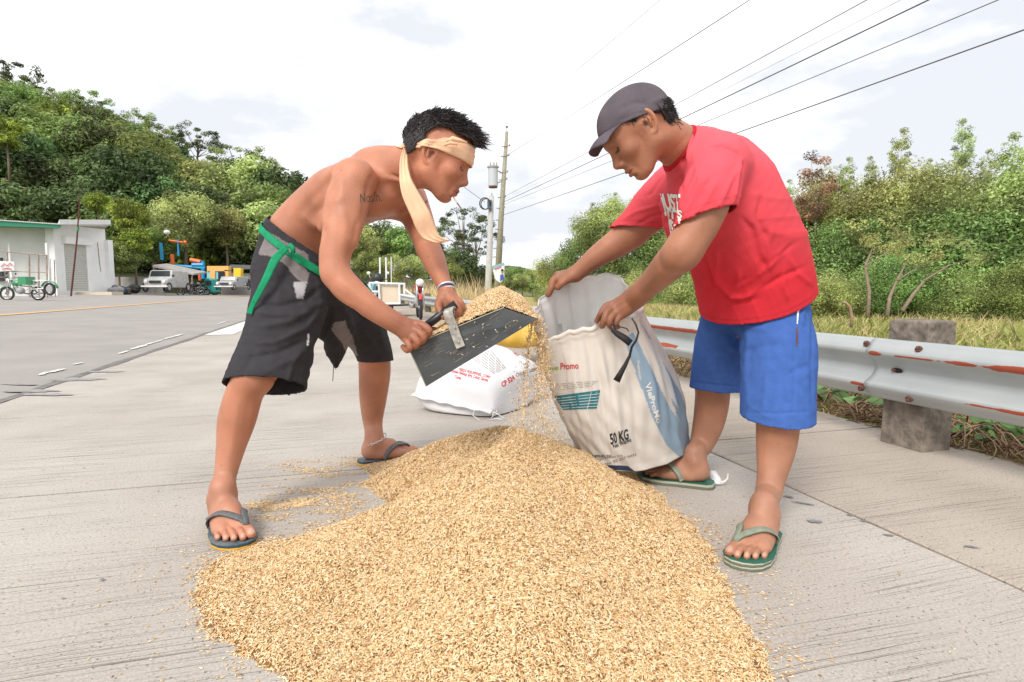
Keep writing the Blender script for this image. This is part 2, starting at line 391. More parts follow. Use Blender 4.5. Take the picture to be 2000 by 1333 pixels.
M['rust'] = mat('rust', (.06, .025, .018), .8, color2=(.17, .075, .05), vscale=60)
M['hole'] = mat('bolt_hole', (.015, .012, .01), .8)
RL = 2.40; ZT = .492; ZB = .215
prof = []   # (height fraction from top, bulge towards the road)
for u, q in [(0, .012), (.015, .022), (.06, .032), (.13, .05), (.2, .062), (.26, .06), (.31, .04), (.37, .018), (.44, .006), (.5, .0), (.56, .006), (.63, .018), (.69, .04), (.74, .06), (.8, .062), (.87, .05), (.94, .032), (.985, .022), (1, .012)]:
    prof.append((u, q))
def pfine(k=4):
    u = np.array([p[0] for p in prof]); q = np.array([p[1] for p in prof]); uu = np.linspace(0, 1, 48); return uu, np.interp(uu, u, q)
pu, pq = pfine()
rail = thing('guard_rail', LS(RL, 2, 0), 'rust-chipped grey steel guard rail running along the edge of the concrete shoulder', 'guard rail')
def beam(s0, s1, over, rustbands):
    n = max(6, int((s1 - s0) / .03)); n = min(n, 130); V = []; C = []
    for i in range(n + 1):
        s = s0 + (s1 - s0) * i / n
        for u, q in zip(pu, pq):
            V.append(LS(RL - q - over, s, ZT + (ZB - ZT) * u))
            r = 0
            for (sa, sb, u0, wd, st) in rustbands:
                if sa < s < sb: r = max(r, st * .86 * min(1, max(0, 1.5 - abs(u - u0) / wd / 1.15)))
            C.append((r, 0, 0))
    m = len(pu)
    for i in range(0): pass
    Fc = [(i * m + j, (i + 1) * m + j, (i + 1) * m + j + 1, i * m + j + 1) for i in range(n) for j in range(m - 1)]
    o = obj('beam', V, Fc, M['rail'], rail, smooth=True, col=np.array(C)); s_ = o.modifiers.new('s', 'SOLIDIFY'); s_.thickness = .004; s_.offset = -1
    return o
def s_at(px, lat=RL - .06, py=690):
    v = ray(px, py); v = v / v[1]; y = lat / (v[0] * NR[0] + NR[1]); return (v[0] * DR[0] + DR[1]) * y
SP = s_at(1738); SL = s_at(1693)
b1 = [(-1, s_at(1945), .245, .05, .95), (s_at(1945), s_at(1850), .245, .035, .72), (s_at(1850), SL, .245, .02, .62), (SL - .08, SL, .245, .035, .95), (-1, s_at(1960), .80, .03, .9), (s_at(1960), s_at(1850), .8, .02, .6)]
b2 = [(SL, s_at(1400), .245, .012, .3), (s_at(1420), s_at(1250), .255, .05, .95), (s_at(1320), s_at(1230), .72, .045, .85), (SL, SL + .1, .80, .03, .8)]
beam(.0, SL, .006, b1); beam(SL - .05, SL + 3.6, 0, b2)
seg = SL + 3.55
for k in range(7):
    beam(seg, seg + 4.3, .0 if k % 2 else .005, [(seg, seg + 4.3, .24, .03, .5)]); seg += 4.25
for k in range(7):
    s = SP + k * 4.05; mb = MB()
    # weathered square concrete post, slightly tapered
    c = LS(RL + .115, s, 0); V = []; wz = [(-.35, .104, .085), (-.02, .104, .085), (.1, .103, .084), (.3, .101, .083), (.5, .099, .081), (.572, .096, .078), (.58, .088, .07)]
    for z, a, b in wz:
        for (i, j) in ((-1, -1), (1, -1), (1, 1), (-1, 1)):
            V.append(c + DR * a * i * random.uniform(.97, 1.02) + NR * b * j * random.uniform(.97, 1.02) + np.array([0, 0, z]))
    Fc = [(r * 4 + q, r * 4 + (q + 1) % 4, r * 4 + 4 + (q + 1) % 4, r * 4 + 4 + q) for r in range(len(wz) - 1) for q in range(4)] + [(24, 25, 26, 27)]
    o = obj('post', V, Fc, M['old_concrete'], rail); b_ = o.modifiers.new('b', 'BEVEL'); b_.width = .008; b_.segments = 2
    for (ds, u) in ((-.13, .10), (.13, .10), (.0, .5), (-.10, .9), (.14, .87)) if k < 2 else ((0, .5),):
        q = np.interp(u, pu, pq); z = ZT + (ZB - ZT) * u; e = LS(RL - q - .012, s + ds, z)
        if u == .5:
            obj('slot', [e + DR * .028 * math.cos(a) + np.array([0, 0, .011 * math.sin(a)]) for a in np.linspace(0, 2 * math.pi, 13)[:-1]], [tuple(range(12))], M['hole'], rail)
            MB().ball(LS(RL - q - .016, s + ds + .012, z), (.011, .011, .008), 6).build('bolt', M['rust'], rail)
        else:
            dz = np.array([0, 0, -1.0]); out_ = -NR; tn = (out_ * .8 + np.array([0, 0, .6 if u < .5 else -.6])); 
            MB().tube([e - tn * .004, e + tn * .004], [.015, .014], 12).tube([e + tn * .003, e + tn * .013], [.009, .007], 6).build('bolt', M['rust'], rail, smooth=False)
# ------------------------------------------------------------------ hills and vegetation
M['leaf_dark'] = mat('leaf_dark', (.125, .18, .065), .55, .3, tone=True, rand=.22, transl=.3)
M['leaf_mid'] = mat('leaf_mid', (.26, .34, .11), .55, .3, tone=True, rand=.22, transl=.42)
M['leaf_light'] = mat('leaf_light', (.30, .40, .07), .5, .3, tone=True, rand=.15, transl=.35)
M['leaf_olive'] = mat('leaf_olive', (.43, .47, .18), .55, .3, tone=True, rand=.2, transl=.45)
M['leaf_dry'] = mat('leaf_dry', (.34, .21, .13), .8, .2, tone=True, transl=.3)
M['hill'] = mat('hill_ground', (.04, .06, .025), .95, .1, color2=(.08, .085, .04), vscale=.4)

def leaf_quads(C, Nrm, size, r, aspect=.45):
    "one bent leaf (two triangles sharing a rib) per centre"
    n = len(C); Nrm = Nrm / (np.linalg.norm(Nrm, axis=1, keepdims=True) + 1e-9)
    t = r.normal(size=(n, 3)); t -= Nrm * (t * Nrm).sum(1, keepdims=True); t /= np.linalg.norm(t, axis=1, keepdims=True)
    b = np.cross(Nrm, t); s = (size * r.uniform(.6, 1.35, n))[:, None]
    V = np.stack([C - t * s * .5, C + b * s * aspect * .5 + Nrm * s * .08, C + t * s * .5 - Nrm * s * .08, C - b * s * aspect * .5 + Nrm * s * .08], 1).reshape(-1, 3)
    return V, np.arange(4 * n).reshape(n, 4)
def crown_mesh(name, seed, n, leaf, clumps=60, shape='round', m=None, tones=(.35, 1.7)):
    "a crown of unit radius: leaves gathered in clumps with gaps between"
    r = np.random.default_rng(seed); d = r.normal(size=(clumps, 3)); d /= np.linalg.norm(d, axis=1, keepdims=True)
    rad = r.uniform(.35, 1.0, clumps) ** .6; c = d * rad[:, None]; cs = r.uniform(.13, .26, clumps)
    if shape == 'round': c *= (1, 1, .8)
    elif shape == 'flat': c *= (1.15, 1.15, .42); c[:, 2] += .15 * np.sin(c[:, 0] * 5); cs *= .62
    elif shape == 'tall': c *= (.55, .55, 1.3); cs *= .75
    elif shape == 'hedge': c *= (1.3, .8, .75)
    elif shape == 'open': c *= (1.1, 1.1, .7); cs *= .55
    low = c[:, 2].min()
    k = r.integers(0, clumps, n); g = r.normal(size=(n, 3)); gl = np.linalg.norm(g, axis=1, keepdims=True)
    g = g / gl * np.minimum(gl, 1.9) ** .7
    flat = .55 if shape in ('flat', 'open') else .8
    C = c[k] + g * cs[k][:, None] * (1, 1, flat)
    Nn = g * .7 + r.normal(size=(n, 3)) * .6 + (0, 0, .8)
    V, Fc = leaf_quads(C, Nn, leaf, r)
    ct = r.uniform(*tones, clumps); tone = np.repeat(ct[k] * r.uniform(.75, 1.25, n), 4)
    # a few yellowish or dead leaves
    me = mesh_from(name, V, Fc); a = me.attributes.new('tone', 'FLOAT', 'POINT'); a.data.foreach_set('value', tone.astype(np.float32))
    me.materials.append(m); return me, c, cs
def branches_mesh(name, c, seed, m, trunk_h=1.2, tr=.06, k=9, lean=0):
    r = random.Random(seed); mb = MB(); base = np.array([0, 0, -trunk_h - .2]); top = np.array([lean, 0, -.35]); mid = (base + top) / 2 + np.array([r.uniform(-.08, .08), r.uniform(-.08, .08), 0])
    mb.tube([base, mid, top, top + np.array([0, 0, .5])], [tr * 1.3, tr, tr * .75, tr * .3], 7)
    for i in range(k):
        e = c[r.randrange(len(c))] * .92; s = top + (mid - top) * r.uniform(0, .5); h = (s + e) / 2 + np.array([0, 0, -.08]); 
        mb.tube([s, h, e], [tr * .5, tr * .33, tr * .1], 5, cap=False)
    return mesh_from(name, np.array(mb.v), mb.f, True)
CR = {}
def proto(key, *a, m=None, trunk_h=1.2, tr=.06, k=9, lean=0, **kw):
    me, c, cs = crown_mesh('crown', *a, m=m, **kw)
    tm = branches_mesh('trunk', c, a[0], M['bark'], 2.6, tr, k, lean); tm.materials.append(M['bark']); CR[key] = (me, tm)
proto('dark', 1, 9000, .115, m=M['leaf_dark'], clumps=70)
proto('dark2', 2, 9000, .105, m=M['leaf_dark'], clumps=90)
proto('mid', 3, 9000, .115, m=M['leaf_mid'], clumps=80)
proto('mid2', 4, 9000, .10, m=M['leaf_olive'], clumps=70)
proto('flat', 5, 4200, .075, m=M['leaf_mid'], clumps=46, shape='flat', trunk_h=1.3, tr=.035, k=16)
proto('open', 6, 3600, .075, m=M['leaf_dark'], clumps=40, shape='open', trunk_h=1.3, tr=.04, k=16)
proto('bushA', 7, 20000, .062, m=M['leaf_olive'], clumps=110, shape='round', trunk_h=.5, tr=.03, k=16)
proto('bushB', 8, 20000, .058, m=M['leaf_mid'], clumps=120, shape='hedge', trunk_h=.5, tr=.03, k=16)
proto('light', 9, 5000, .14, m=M['leaf_light'], clumps=50, trunk_h=1.0)
proto('sprig', 10, 3000, .10, m=M['leaf_olive'], clumps=40, shape='tall', trunk_h=1.6, tr=.018, k=14)
proto('dry', 11, 2600, .085, m=M['leaf_dry'], clumps=26, shape='tall', trunk_h=1.6, tr=.03, k=18)
_used = set()
def tree(key, px, py, d, rpx, label, group, name='tree', rz=None, sz=1.0, base=None, squash=1):
    "crown centre at a photograph point d metres away, crown radius in photograph pixels"
    c = P(px, py, d); r = rpx * d / F; bz = base if base is not None else c[2] - r * 1.2
    t = thing(name, (c[0], c[1], bz), label, 'bush' if name == 'bush' else 'tree', group)
    cm, tm = CR[key]; rot = random.uniform(0, 6.28) if rz is None else rz
    o = bpy.data.objects.new('crown', cm); sc.collection.objects.link(o); o.parent = t; o.location = (0, 0, c[2] - bz); o.scale = (r, r, r * squash); o.rotation_euler = (0, 0, rot)
    o = bpy.data.objects.new('trunk', tm); sc.collection.objects.link(o); o.parent = t
    o.location = (0, 0, c[2] - bz); o.scale = (r, r, r); o.rotation_euler = (0, 0, rot)
    return t
# left hill: silhouette (photograph x, y of the tree tops)
RX = [-900, -400, 0, 60, 120, 200, 300, 360, 450, 550, 600, 700, 800, 900, 1000, 1080, 1300, 1700, 2600]
RY = [60, 60, 130, 185, 200, 210, 262, 285, 322, 352, 385, 455, 470, 480, 525, 545, 552, 556, 560]
def ridge(px): return np.interp(px, RX, RY)
nx, ny = 70, 16; V = []
Y0, Y1 = 52., 120.
for i in range(nx):
    px = -900 + 3300 * i / (nx - 1)
    for j in range(ny):
        u = j / (ny - 1); d = Y0 + (Y1 - Y0) * u
        zr = P(px, ridge(px), Y1)[2] - 7.5; zr = max(zr, -.3)
        prof_ = u * u * (3 - 2 * u) * .35 + u * .65 if px < 640 else u ** 1.5
        z = -.4 + (zr + .4) * prof_
        q = P(px, 560, d); V.append((q[0], q[1], z))
Fh = [(i * ny + j, (i + 1) * ny + j, (i + 1) * ny + j + 1, i * ny + j + 1) for i in range(nx - 1) for j in range(ny - 1)]
tag(obj('hill', V, Fh, M['hill'], smooth=True), kind='structure')
def hill_z(px, d):
    u = (d - Y0) / (Y1 - Y0); zr = max(P(px, ridge(px), Y1)[2] - 7.5, -.3)
    if u <= 0: return -.1
    pr = u * u * (3 - 2 * u) * .35 + u * .65 if px < 640 else u ** 1.5
    return -.4 + (zr + .4) * pr
ORD = 'first second third fourth fifth sixth seventh eighth ninth tenth eleventh twelfth thirteenth fourteenth fifteenth sixteenth seventeenth eighteenth nineteenth twentieth'.split()
rr = random.Random(5); cnt = 0
adj = ['dark', 'deep green', 'mid green', 'olive']
# (label stem by row)
rows = [(118, 'on the ridge line', 38), (104, 'high on the slope', 48), (90, 'midway up the slope', 64), (76, 'low on the slope', 74), (62, 'at the hill foot', 74)]
for d, where, rp in rows:
    px = -60 + rr.uniform(0, 30); nth = 0
    while px < (640 if d > 70 else 560):
        key = rr.choice(['dark', 'dark2', 'mid', 'mid2', 'dark'] if d > 70 else ['mid', 'dark2', 'mid2', 'dark'])
        z = hill_z(px, d); r_m = rp * d / F * rr.uniform(.85, 1.2); c = P(px, 560, d); zc = z + r_m * .95
        py = 564 - (zc - H) / d * F
        kind = {'dark': 'dark green', 'dark2': 'deep green', 'mid': 'mid green', 'mid2': 'olive green'}[key]
        side = 'behind the white building' if px < 215 else ('above the parked vehicles' if px < 480 else "behind the shirtless man's back")
        if rr.random() < .3: key = 'light' if rr.random() < .35 else key
        if zc > 2.0: tree(key, px, py, d, r_m * F / d, f'{kind} round crown {where} {side}, {ORD[min(nth, 19)]} from left', 'trees covering the hillside on the left', base=z, sz=1); nth += 1
        px += rp * rr.uniform(.85, 1.15)
# open, thin-crowned trees standing out of the ridge against the sky
for (key, px, py, rp, lab) in [('open', 18, 150, 52, 'thin tall tree at the left end of the ridge against the sky'),
        ('open', 62, 185, 34, 'ragged small tree beside the tallest tree on the left end of the ridge'), ('flat', 110, 195, 44, 'flat thin-crowned tree on the left part of the ridge'), ('flat', 160, 196, 44, 'flat layered tree on the ridge above the white roof'), ('flat', 262, 236, 44, 'flat thin-crowned tree where the ridge starts falling'),
        ('flat', 312, 262, 36, 'small flat tree below the flat crowns on the falling ridge'), ('open', 385, 272, 44, 'single tall open tree with sky showing through under its crown'), ('flat', 470, 310, 56, 'wide spreading umbrella-shaped tree on the ridge right of the tall open tree'), ('flat', 518, 322, 30, 'small spreading tree right of the wide umbrella-shaped tree'), ('flat', 560, 362, 28, "flat dark tree on the ridge touching the shirtless man's back")]:
    tree(key, px, py, 112, rp, lab, 'thin trees standing on the ridge', base=hill_z(px, 112))
# bright crowns nearer the road behind the building
for (key, px, py, d, rp, lab) in [('light', 250, 420, 50, 34, 'bright yellow-green leafy tree at the corner of the white building'), ('light', 262, 470, 49, 30, 'lower bright green tree beside the white building wall'), ('light', 190, 395, 54, 22, 'small bright-leaved tree peeping over the white roof'), ('mid', 232, 505, 48, 34, 'green tree filling the gap right of the white building'),
        ('light', 12, 262, 70, 34, 'bright green crown at the left edge of the photo'), ('mid2', 360, 430, 56, 62, 'large olive tree hanging over the coloured playground'), ('mid', 300, 480, 54, 40, 'green tree between the white building and the playground'), ('mid2', 440, 440, 58, 42, 'olive tree above the yellow gateway'), ('light', 505, 455, 64, 16, "small bright bush beside the shirtless man's hip")]:
    tree(key, px, py, d, rp, lab, None, base=-.1)
# trees across the road behind the shirtless man's arms
for (key, px, py, d, rp, lab) in [('mid2', 705, 480, 64, 40, "olive tree just right of the shirtless man's elbow"), ('dark2', 745, 470, 70, 44, 'deep green tree above the sidecar, behind the white marker posts'), ('mid', 790, 480, 66, 40, 'green tree above the red motorcycle'), ('dark', 835, 490, 62, 34, "dark tree behind the shirtless man's far forearm"),
        ('mid', 720, 520, 44, 30, 'small green tree low behind the left end of the sidecar'), ('mid2', 765, 525, 46, 32, 'small olive tree low behind the cream sidecar board'), ('mid2', 815, 525, 48, 30, 'small olive tree low behind the red motorcycle'), ('dark', 690, 455, 80, 40, 'dark tree farthest left between chest and upper arm'),
        ('open', 905, 440, 55, 52, 'airy dark tree under the hanging end of the headband'), ('open', 930, 470, 56, 46, 'airy dark tree touching the concrete pole on its left'), ('dark2', 890, 520, 54, 44, 'deep green tree above the tall dry grass'), ('dark', 925, 540, 58, 30, 'dark low tree at the foot of the concrete pole'), ('mid', 868, 530, 50, 30, 'green tree just above the bracelets')]:
    tree(key, px, py, d, rp, lab, 'trees beyond the bend of the road', base=-.2)
# low far hill right of the poles
V = []; hx = np.linspace(860, 1500, 30)
for x in hx:
    t_ = np.interp(x, [860, 960, 1000, 1060, 1120, 1500], [555, 522, 518, 532, 548, 560])
    for (d, f_) in ((150, 0), (175, .6), (200, 1), (240, .9)): q = P(x, t_, d); q[2] = -1 + (P(x, t_, 200)[2] + 1) * f_; V.append(q)
Fh = [(i * 4 + j, (i + 1) * 4 + j, (i + 1) * 4 + j + 1, i * 4 + j + 1) for i in range(29) for j in range(3)]
tag(obj('far_hill', V, Fh, mat('far_hill', (.05, .085, .04), .95, .1, color2=(.10, .13, .07), vscale=.25, bump=1.0, bscale=.6), smooth=True), kind='structure')
far = [(970, 540, 60, 26, 'mid2'), (1005, 545, 62, 26, 'mid'), (1040, 548, 64, 26, 'mid2'), (1070, 545, 58, 24, 'dark2'), (1020, 552, 45, 20, 'mid2'), (1055, 560, 42, 18, 'mid'), (985, 558, 44, 18, 'mid')]
for px, py, d, rp, key in sorted(far):
    tree(key, px, py, d, rp, ORD[sorted(far).index((px, py, d, rp, key))] + ' from the left of the low bushes behind the rail between the two men', 'bushes between the two men', name='bush', base=-.4)
# right-hand thicket
RT = [(1095, 530, 30, 42, 'bushA', 'olive bush just above the sack mouth beside the far hand'), (1150, 510, 28, 55, 'bushB', 'green bush behind the far forearm of the man in red'), (1185, 440, 27, 52, 'bushA', 'tall airy bush left of the red sleeve'), (1225, 480, 26, 62, 'bushB', 'dense green bush under the far arm of the man in red'),
      (1265, 430, 25, 48, 'bushA', 'leafy tree top seen between the two arms of the man in red'), (1300, 520, 24, 66, 'bushB', 'dark green bush between the forearms of the man in red'), (1345, 560, 22, 52, 'bushB', "green bush below the chest of the man in red"), (1355, 480, 23, 50, 'bushA', "olive bush hidden behind the red shirt"),
      (1420, 480, 21, 60, 'bushB', 'green bush hidden by the chest of the man in red'), (1490, 500, 19, 68, 'bushA', 'olive bush hidden by the belly of the man in red'), (1560, 440, 18, 70, 'bushA', "olive bush touching the back of the man in red"), (1590, 520, 15, 85, 'bushB', 'dense green bush right of the blue shorts'), (1640, 400, 17, 75, 'bushA', 'light green tree right of the dry brown stem'), (1690, 500, 14, 95, 'bushB', 'thick green bush above the concrete rail post'),
      (1740, 400, 15, 85, 'bushA', 'yellow-green tree under the left feathery tip'), (1800, 480, 13, 105, 'bushB', 'broad green bush right of the rail post'), (1850, 400, 14, 92, 'bushA', 'yellow-green tree under the right feathery tip'), (1900, 500, 12, 110, 'bushB', 'dark green bush at the right above the rail'), (1955, 410, 13, 105, 'bushA', 'bright bush near the right edge of the photo'), (2050, 470, 12, 120, 'bushB', 'green bush cut by the right edge of the photo'), (1750, 540, 11.5, 62, 'bushB', 'low bush right behind the rail post'), (1985, 560, 10.5, 60, 'bushB', 'low dark bush at the right edge of the photo'), (1860, 565, 11, 58, 'bushA', 'low olive bush behind the rail right of the post'), (1625, 570, 12, 52, 'bushA', 'low olive bush beside the shorts behind the rail')]
LOW = [(1075, 572, 27, 26), (1110, 570, 26, 30), (1150, 568, 25, 34), (1200, 566, 24, 38), (1255, 566, 22, 42), (1310, 566, 20, 46), (1365, 568, 18, 50), (1420, 566, 17, 55), (1480, 566, 16, 58), (1540, 566, 15, 60), (1600, 562, 14, 62), (1660, 560, 13.2, 62), (1725, 558, 12.6, 64), (1795, 556, 12.2, 66), (1865, 556, 11.8, 70), (1935, 556, 11.4, 72), (2010, 556, 11, 76), (2090, 552, 10.6, 80)]
for i, (px, py, d, rp) in enumerate(LOW):
    tree('bushB' if i % 2 else 'bushA', px, py + (24 if d < 17 else 8), d, rp * 1.25, ('low bush at the thicket foot ' + ('between the two men' if px < 1200 else 'behind the sack' if px < 1380 else 'hidden behind the man in red' if px < 1600 else 'left of the post' if px < 1730 else 'right of the post' if px < 1900 else 'at the right edge') + ', ' + ORD[i] + ' from left'), 'low bushes along the foot of the thicket', name='bush', base=-.6)
for (px, py, d, rp, key, lab) in RT:
    tree(key, px, py + (18 if d < 20 else 6), d, rp * 1.22, lab, None, name='bush', base=-.6)
for (px, py, d, rp, key, lab) in [(1760, 300, 15, 34, 'sprig', 'feathery tall tip rising above the bushes left of the other'), (1880, 285, 14.5, 36, 'sprig', 'thin feathery treetop right of the first tip'), (1975, 330, 13, 48, 'sprig', 'feathery branch leaning in from the right edge'), (1540, 385, 19, 24, 'sprig', "thin tip just above the back of the man in red"), (1158, 425, 27, 20, 'sprig', 'bare wispy twig tip beside the far sleeve'), (1655, 345, 16, 26, 'sprig', 'short feathery tip just right of the dead tree'), (1700, 340, 15, 24, 'sprig', 'small feathery tip between the dead tree and the left tall tip'), (1815, 345, 14.5, 24, 'sprig', 'low feathery tip between the two tall tips'), (1930, 335, 14, 30, 'sprig', 'feathery tip right of the thin feathery treetop'), (1260, 415, 26, 22, 'sprig', 'feathery tip under the sleeve of the far arm'), (1200, 405, 27, 20, 'sprig', 'feathery tip left of the far sleeve')]:
    tree(key, px, py, d, rp, lab, None, base=-.5)
# dry brown tree
tree('dry', 1596, 375, 15.5, 62, 'dead tree wrapped in dry brown leaves behind the red shirt', None, base=-.5)
# slender trunks standing in front of the thicket
for k, (pts, lab) in enumerate([([(1695, 620), (1698, 570), (1690, 520), (1706, 480)], 'straight pale trunk leftmost of the three above the post'), ([(1733, 617), (1738, 580), (1752, 548), (1772, 510)], 'curved slender trunk in the middle of the three above the post'), ([(1762, 608), (1784, 575), (1806, 548), (1850, 520)], 'leaning slender trunk rightmost of the three above the post')]):
    mb = MB(); d = 9.5; mb.tube([P(x, y, d + .1 * i) for i, (x, y) in enumerate(pts)], [.034, .027, .02, .01], 7)
    e = P(*pts[2], d); mb.tube([e, P(pts[2][0] + 45, pts[2][1] - 28, d + .2), P(pts[2][0] + 95, pts[2][1] - 45, d + .5)], [.014, .01, .005], 5)
    t = thing('sapling', P(*pts[0], d), lab, 'sapling', 'slender trunks in front of the thicket'); mb.build('trunk', mat('pale_bark', (.24, .18, .13), .9, var=.25, vscale=25), t, smooth=True)
    me, c, cs = crown_mesh('crown', 40 + k, 900, .1, clumps=12, m=M['leaf_olive']); o = bpy.data.objects.new('crown', me); sc.collection.objects.link(o); o.parent = t
    q = P(pts[3][0] + 15, pts[3][1] - 25, d + .3); o.location = Vector(q) - t.location; o.scale = (.55, .4, .45)
# ---- grass verge behind the rail
def grass(name, n, area, hgt, w_, m, zf, lean=.35, seed=0, wind=0):
    r = np.random.default_rng(seed); L0, L1, s0, s1 = area
    la = r.uniform(L0, L1, n); s = s0 + (s1 - s0) * r.uniform(0, 1, n) ** 1.5
    den = np.sin(la * 2.1 + np.sin(s * .9) * 2) + np.sin(s * 1.7 + la); keep = den + r.uniform(-1.6, 1.6, n) > -.6; la, s = la[keep], s[keep]; n = len(la)
    B = la[:, None] * NR + s[:, None] * DR; B[:, 2] = zf(la, s)
    h = hgt * r.uniform(.45, 1.3, n) * (1 + .35 * np.sin(la * 3 + s)); a = r.uniform(0, 6.28, n)
    wv = np.stack([np.cos(a), np.sin(a), 0 * a], 1) * w_; ln = np.stack([r.normal(0, lean, n) + wind, r.normal(0, lean, n), 1 + 0 * a], 1)
    mid = B + ln * h[:, None] * .5; tip = mid + (ln + np.stack([r.normal(wind, lean * 1.5, n), r.normal(0, lean * 1.5, n), r.uniform(-.9, .2, n)], 1)) * h[:, None] * .5
    V = np.stack([B - wv, B + wv, mid + wv * .7, mid - wv * .7, tip], 1).reshape(-1, 3); i = np.arange(n) * 5
    Fc = np.concatenate([np.stack([i, i + 1, i + 2], 1), np.stack([i, i + 2, i + 3], 1), np.stack([i + 3, i + 2, i + 4], 1)])
    tone = np.repeat(r.uniform(.6, 1.4, n), 5)
    return tag(obj(name, V, Fc, m, fattr=tone), kind='stuff')
M['grass_green'] = mat('grass_green', (.33, .36, .11), .6, .3, tone=True, transl=.3)
M['grass_tan'] = mat('grass_tan', (.66, .52, .29), .7, .2, tone=True, transl=.3)
M['grass_dry'] = mat('grass_dry', (.45, .32, .20), .7, .2, tone=True, transl=.2)
M['creeper_leaf'] = mat('creeper_leaf', (.14, .27, .09), .5, .4, tone=True, transl=.3)
vz = lambda la, s: -.03 + .022 * np.clip(la - 3.2, 0, 12) + .06 * np.sin(la * 1.3) * np.sin(s * .8)
vm = mat('verge_soil', (.44, .35, .17), .95, .1, color2=(.26, .29, .08), vscale=1.8, bump=.03, bscale=14)
V = []; la_ = np.linspace(ER + .02, 12, 30); ss = np.concatenate([np.linspace(-6, 14, 60), np.linspace(15, 120, 30)])
for s in ss:
    for l in la_: V.append(LS(l, s, float(vz(l, s)) if l > ER + .1 else -.05))
Fc = [(i * 30 + j, i * 30 + j + 1, i * 30 + j + 31, i * 30 + j + 30) for i in range(len(ss) - 1) for j in range(29)]
tag(obj('verge', V, Fc, vm, smooth=True), kind='structure')
grass('grass', 52000, (2.75, 9.5, .5, 22), .15, .006, M['grass_green'], vz, seed=1)
grass('dry_grass', 60000, (2.75, 10, .5, 26), .17, .005, M['grass_tan'], vz, seed=2, wind=.2)
grass('tall_dry_grass', 5200, (2.8, 4.6, 15, 34), .75, .014, M['grass_tan'], vz, lean=.22, seed=3)
grass('seeding_grass', 2600, (3.2, 4.6, 6.5, 13), .30, .008, M['grass_tan'], vz, lean=.3, seed=4)
grass('leafy_weeds', 6000, (4.5, 8.5, 1, 12), .22, .02, M['grass_green'], vz, lean=.5, seed=6)
# tangle of dead vines at the foot of the rail
def vines(name, n, area, m, seed, r0=.0035, hz=.16):
    r = random.Random(seed); mb = MB()
    for i in range(n):
        la = r.uniform(area[0], area[1]); s = r.uniform(area[2], area[3]); p = LS(la, s, r.uniform(.0, .05) + max(0, la - ER) * .1); a = r.uniform(0, 6.28); pts = [p]; zv = r.uniform(.02, .09)
        for k in range(6):
            a += r.uniform(-.9, .9); zv -= .028; p = p + np.array([math.cos(a) * .05, math.sin(a) * .05, zv]); p[2] = min(max(p[2], .006), hz)
            if np.dot(p, NR) < ER - .02: p = p + NR * .03
            pts.append(p)
        rr_ = r0 * r.uniform(.5, 1.4); mb.tube(pts, [rr_ * q for q in (1, 1, .95, .9, .8, .6, .3)], 3, cap=False)
    return tag(mb.build(name, m, None, smooth=True), kind='stuff')
M['vine'] = mat('dead_vine', (.42, .30, .20), .8, .2, color2=(.22, .12, .08), vscale=6)
vines('dead_vines', 900, (ER + .0, ER + .5, SP - 1.2, SP + 4.5), M['vine'], 1)
vines('dead_vines', 420, (ER + .4, ER + 1.0, SP - 1.0, SP + 3), M['vine'], 2, .003, .12)
vines('brown_stalks', 160, (ER - .04, ER + .2, SP - .9, SP + 2.5), mat('brown_stalk', (.16, .09, .05), .8), 3, .005, .14)
def creeper(area, n, seed, size):
    r = np.random.default_rng(seed); la = r.uniform(area[0], area[1], n); s = r.uniform(area[2], area[3], n)
    n = len(la); z = r.uniform(.05, .20, n); C = la[:, None] * NR + s[:, None] * DR; C[:, 2] = z
    V = []; Fc = []; tone = []
    # a lobed, heart-like leaf folded along its rib
    shape_ = [(-.5, 0), (-.42, .28), (-.12, .42), (.12, .22), (.5, 0), (.12, -.22), (-.12, -.42), (-.42, -.28)]
    for c in C:
        nn = np.array([r.normal(0, .45) - .25, r.normal(0, .45) - .4, 1.0]); nn /= np.linalg.norm(nn); a = r.uniform(0, 6.28); t = np.array([math.cos(a), math.sin(a), 0]); t -= nn * t.dot(nn); t /= np.linalg.norm(t); b = np.cross(nn, t); sz = size * r.uniform(.55, 1.25); k = len(V)
        for (x, y) in shape_: V.append(c + (t * x + b * y + nn * (abs(y) * .35 - .15 * x * x)) * sz)
        Fc += [(k, k + 1, k + 2, k + 3, k + 4), (k, k + 4, k + 5, k + 6, k + 7)]; tone += [r.uniform(.6, 1.5)] * 8
    return V, Fc, tone
for kk, (ar, n_) in enumerate([((ER + .03, ER + .75, SP - 1.3, SP + .0), 520), ((ER + .05, ER + .5, SP + .2, SP + 1.0), 70), ((ER + .3, ER + 1.2, SP + .8, SP + 4), 110)]):
    V, Fc, tone = creeper(ar, n_, 9 + kk, .085); o = obj('creeper_leaves', V, Fc, M['creeper_leaf'], fattr=tone); o['kind'] = 'stuff'
# bent dead reed behind the rail
mb = MB(); mb.tube([P(1663, 640, 4.6), P(1664, 620, 4.6), P(1660, 600, 4.6), P(1652, 592, 4.6), P(1645, 590, 4.6)], [.012, .012, .012, .01, .008], 7)
tag(mb.build('bent_reed', M['vine'], None, loc=P(1663, 645, 4.6), smooth=True), 'pale bent dead stalk standing behind the rail left of the post', 'stalk')
# ------------------------------------------------------------------ buildings, poles, vehicles in the distance
DB = 40.0      # distance of the building front
RW = lambda d: d / F
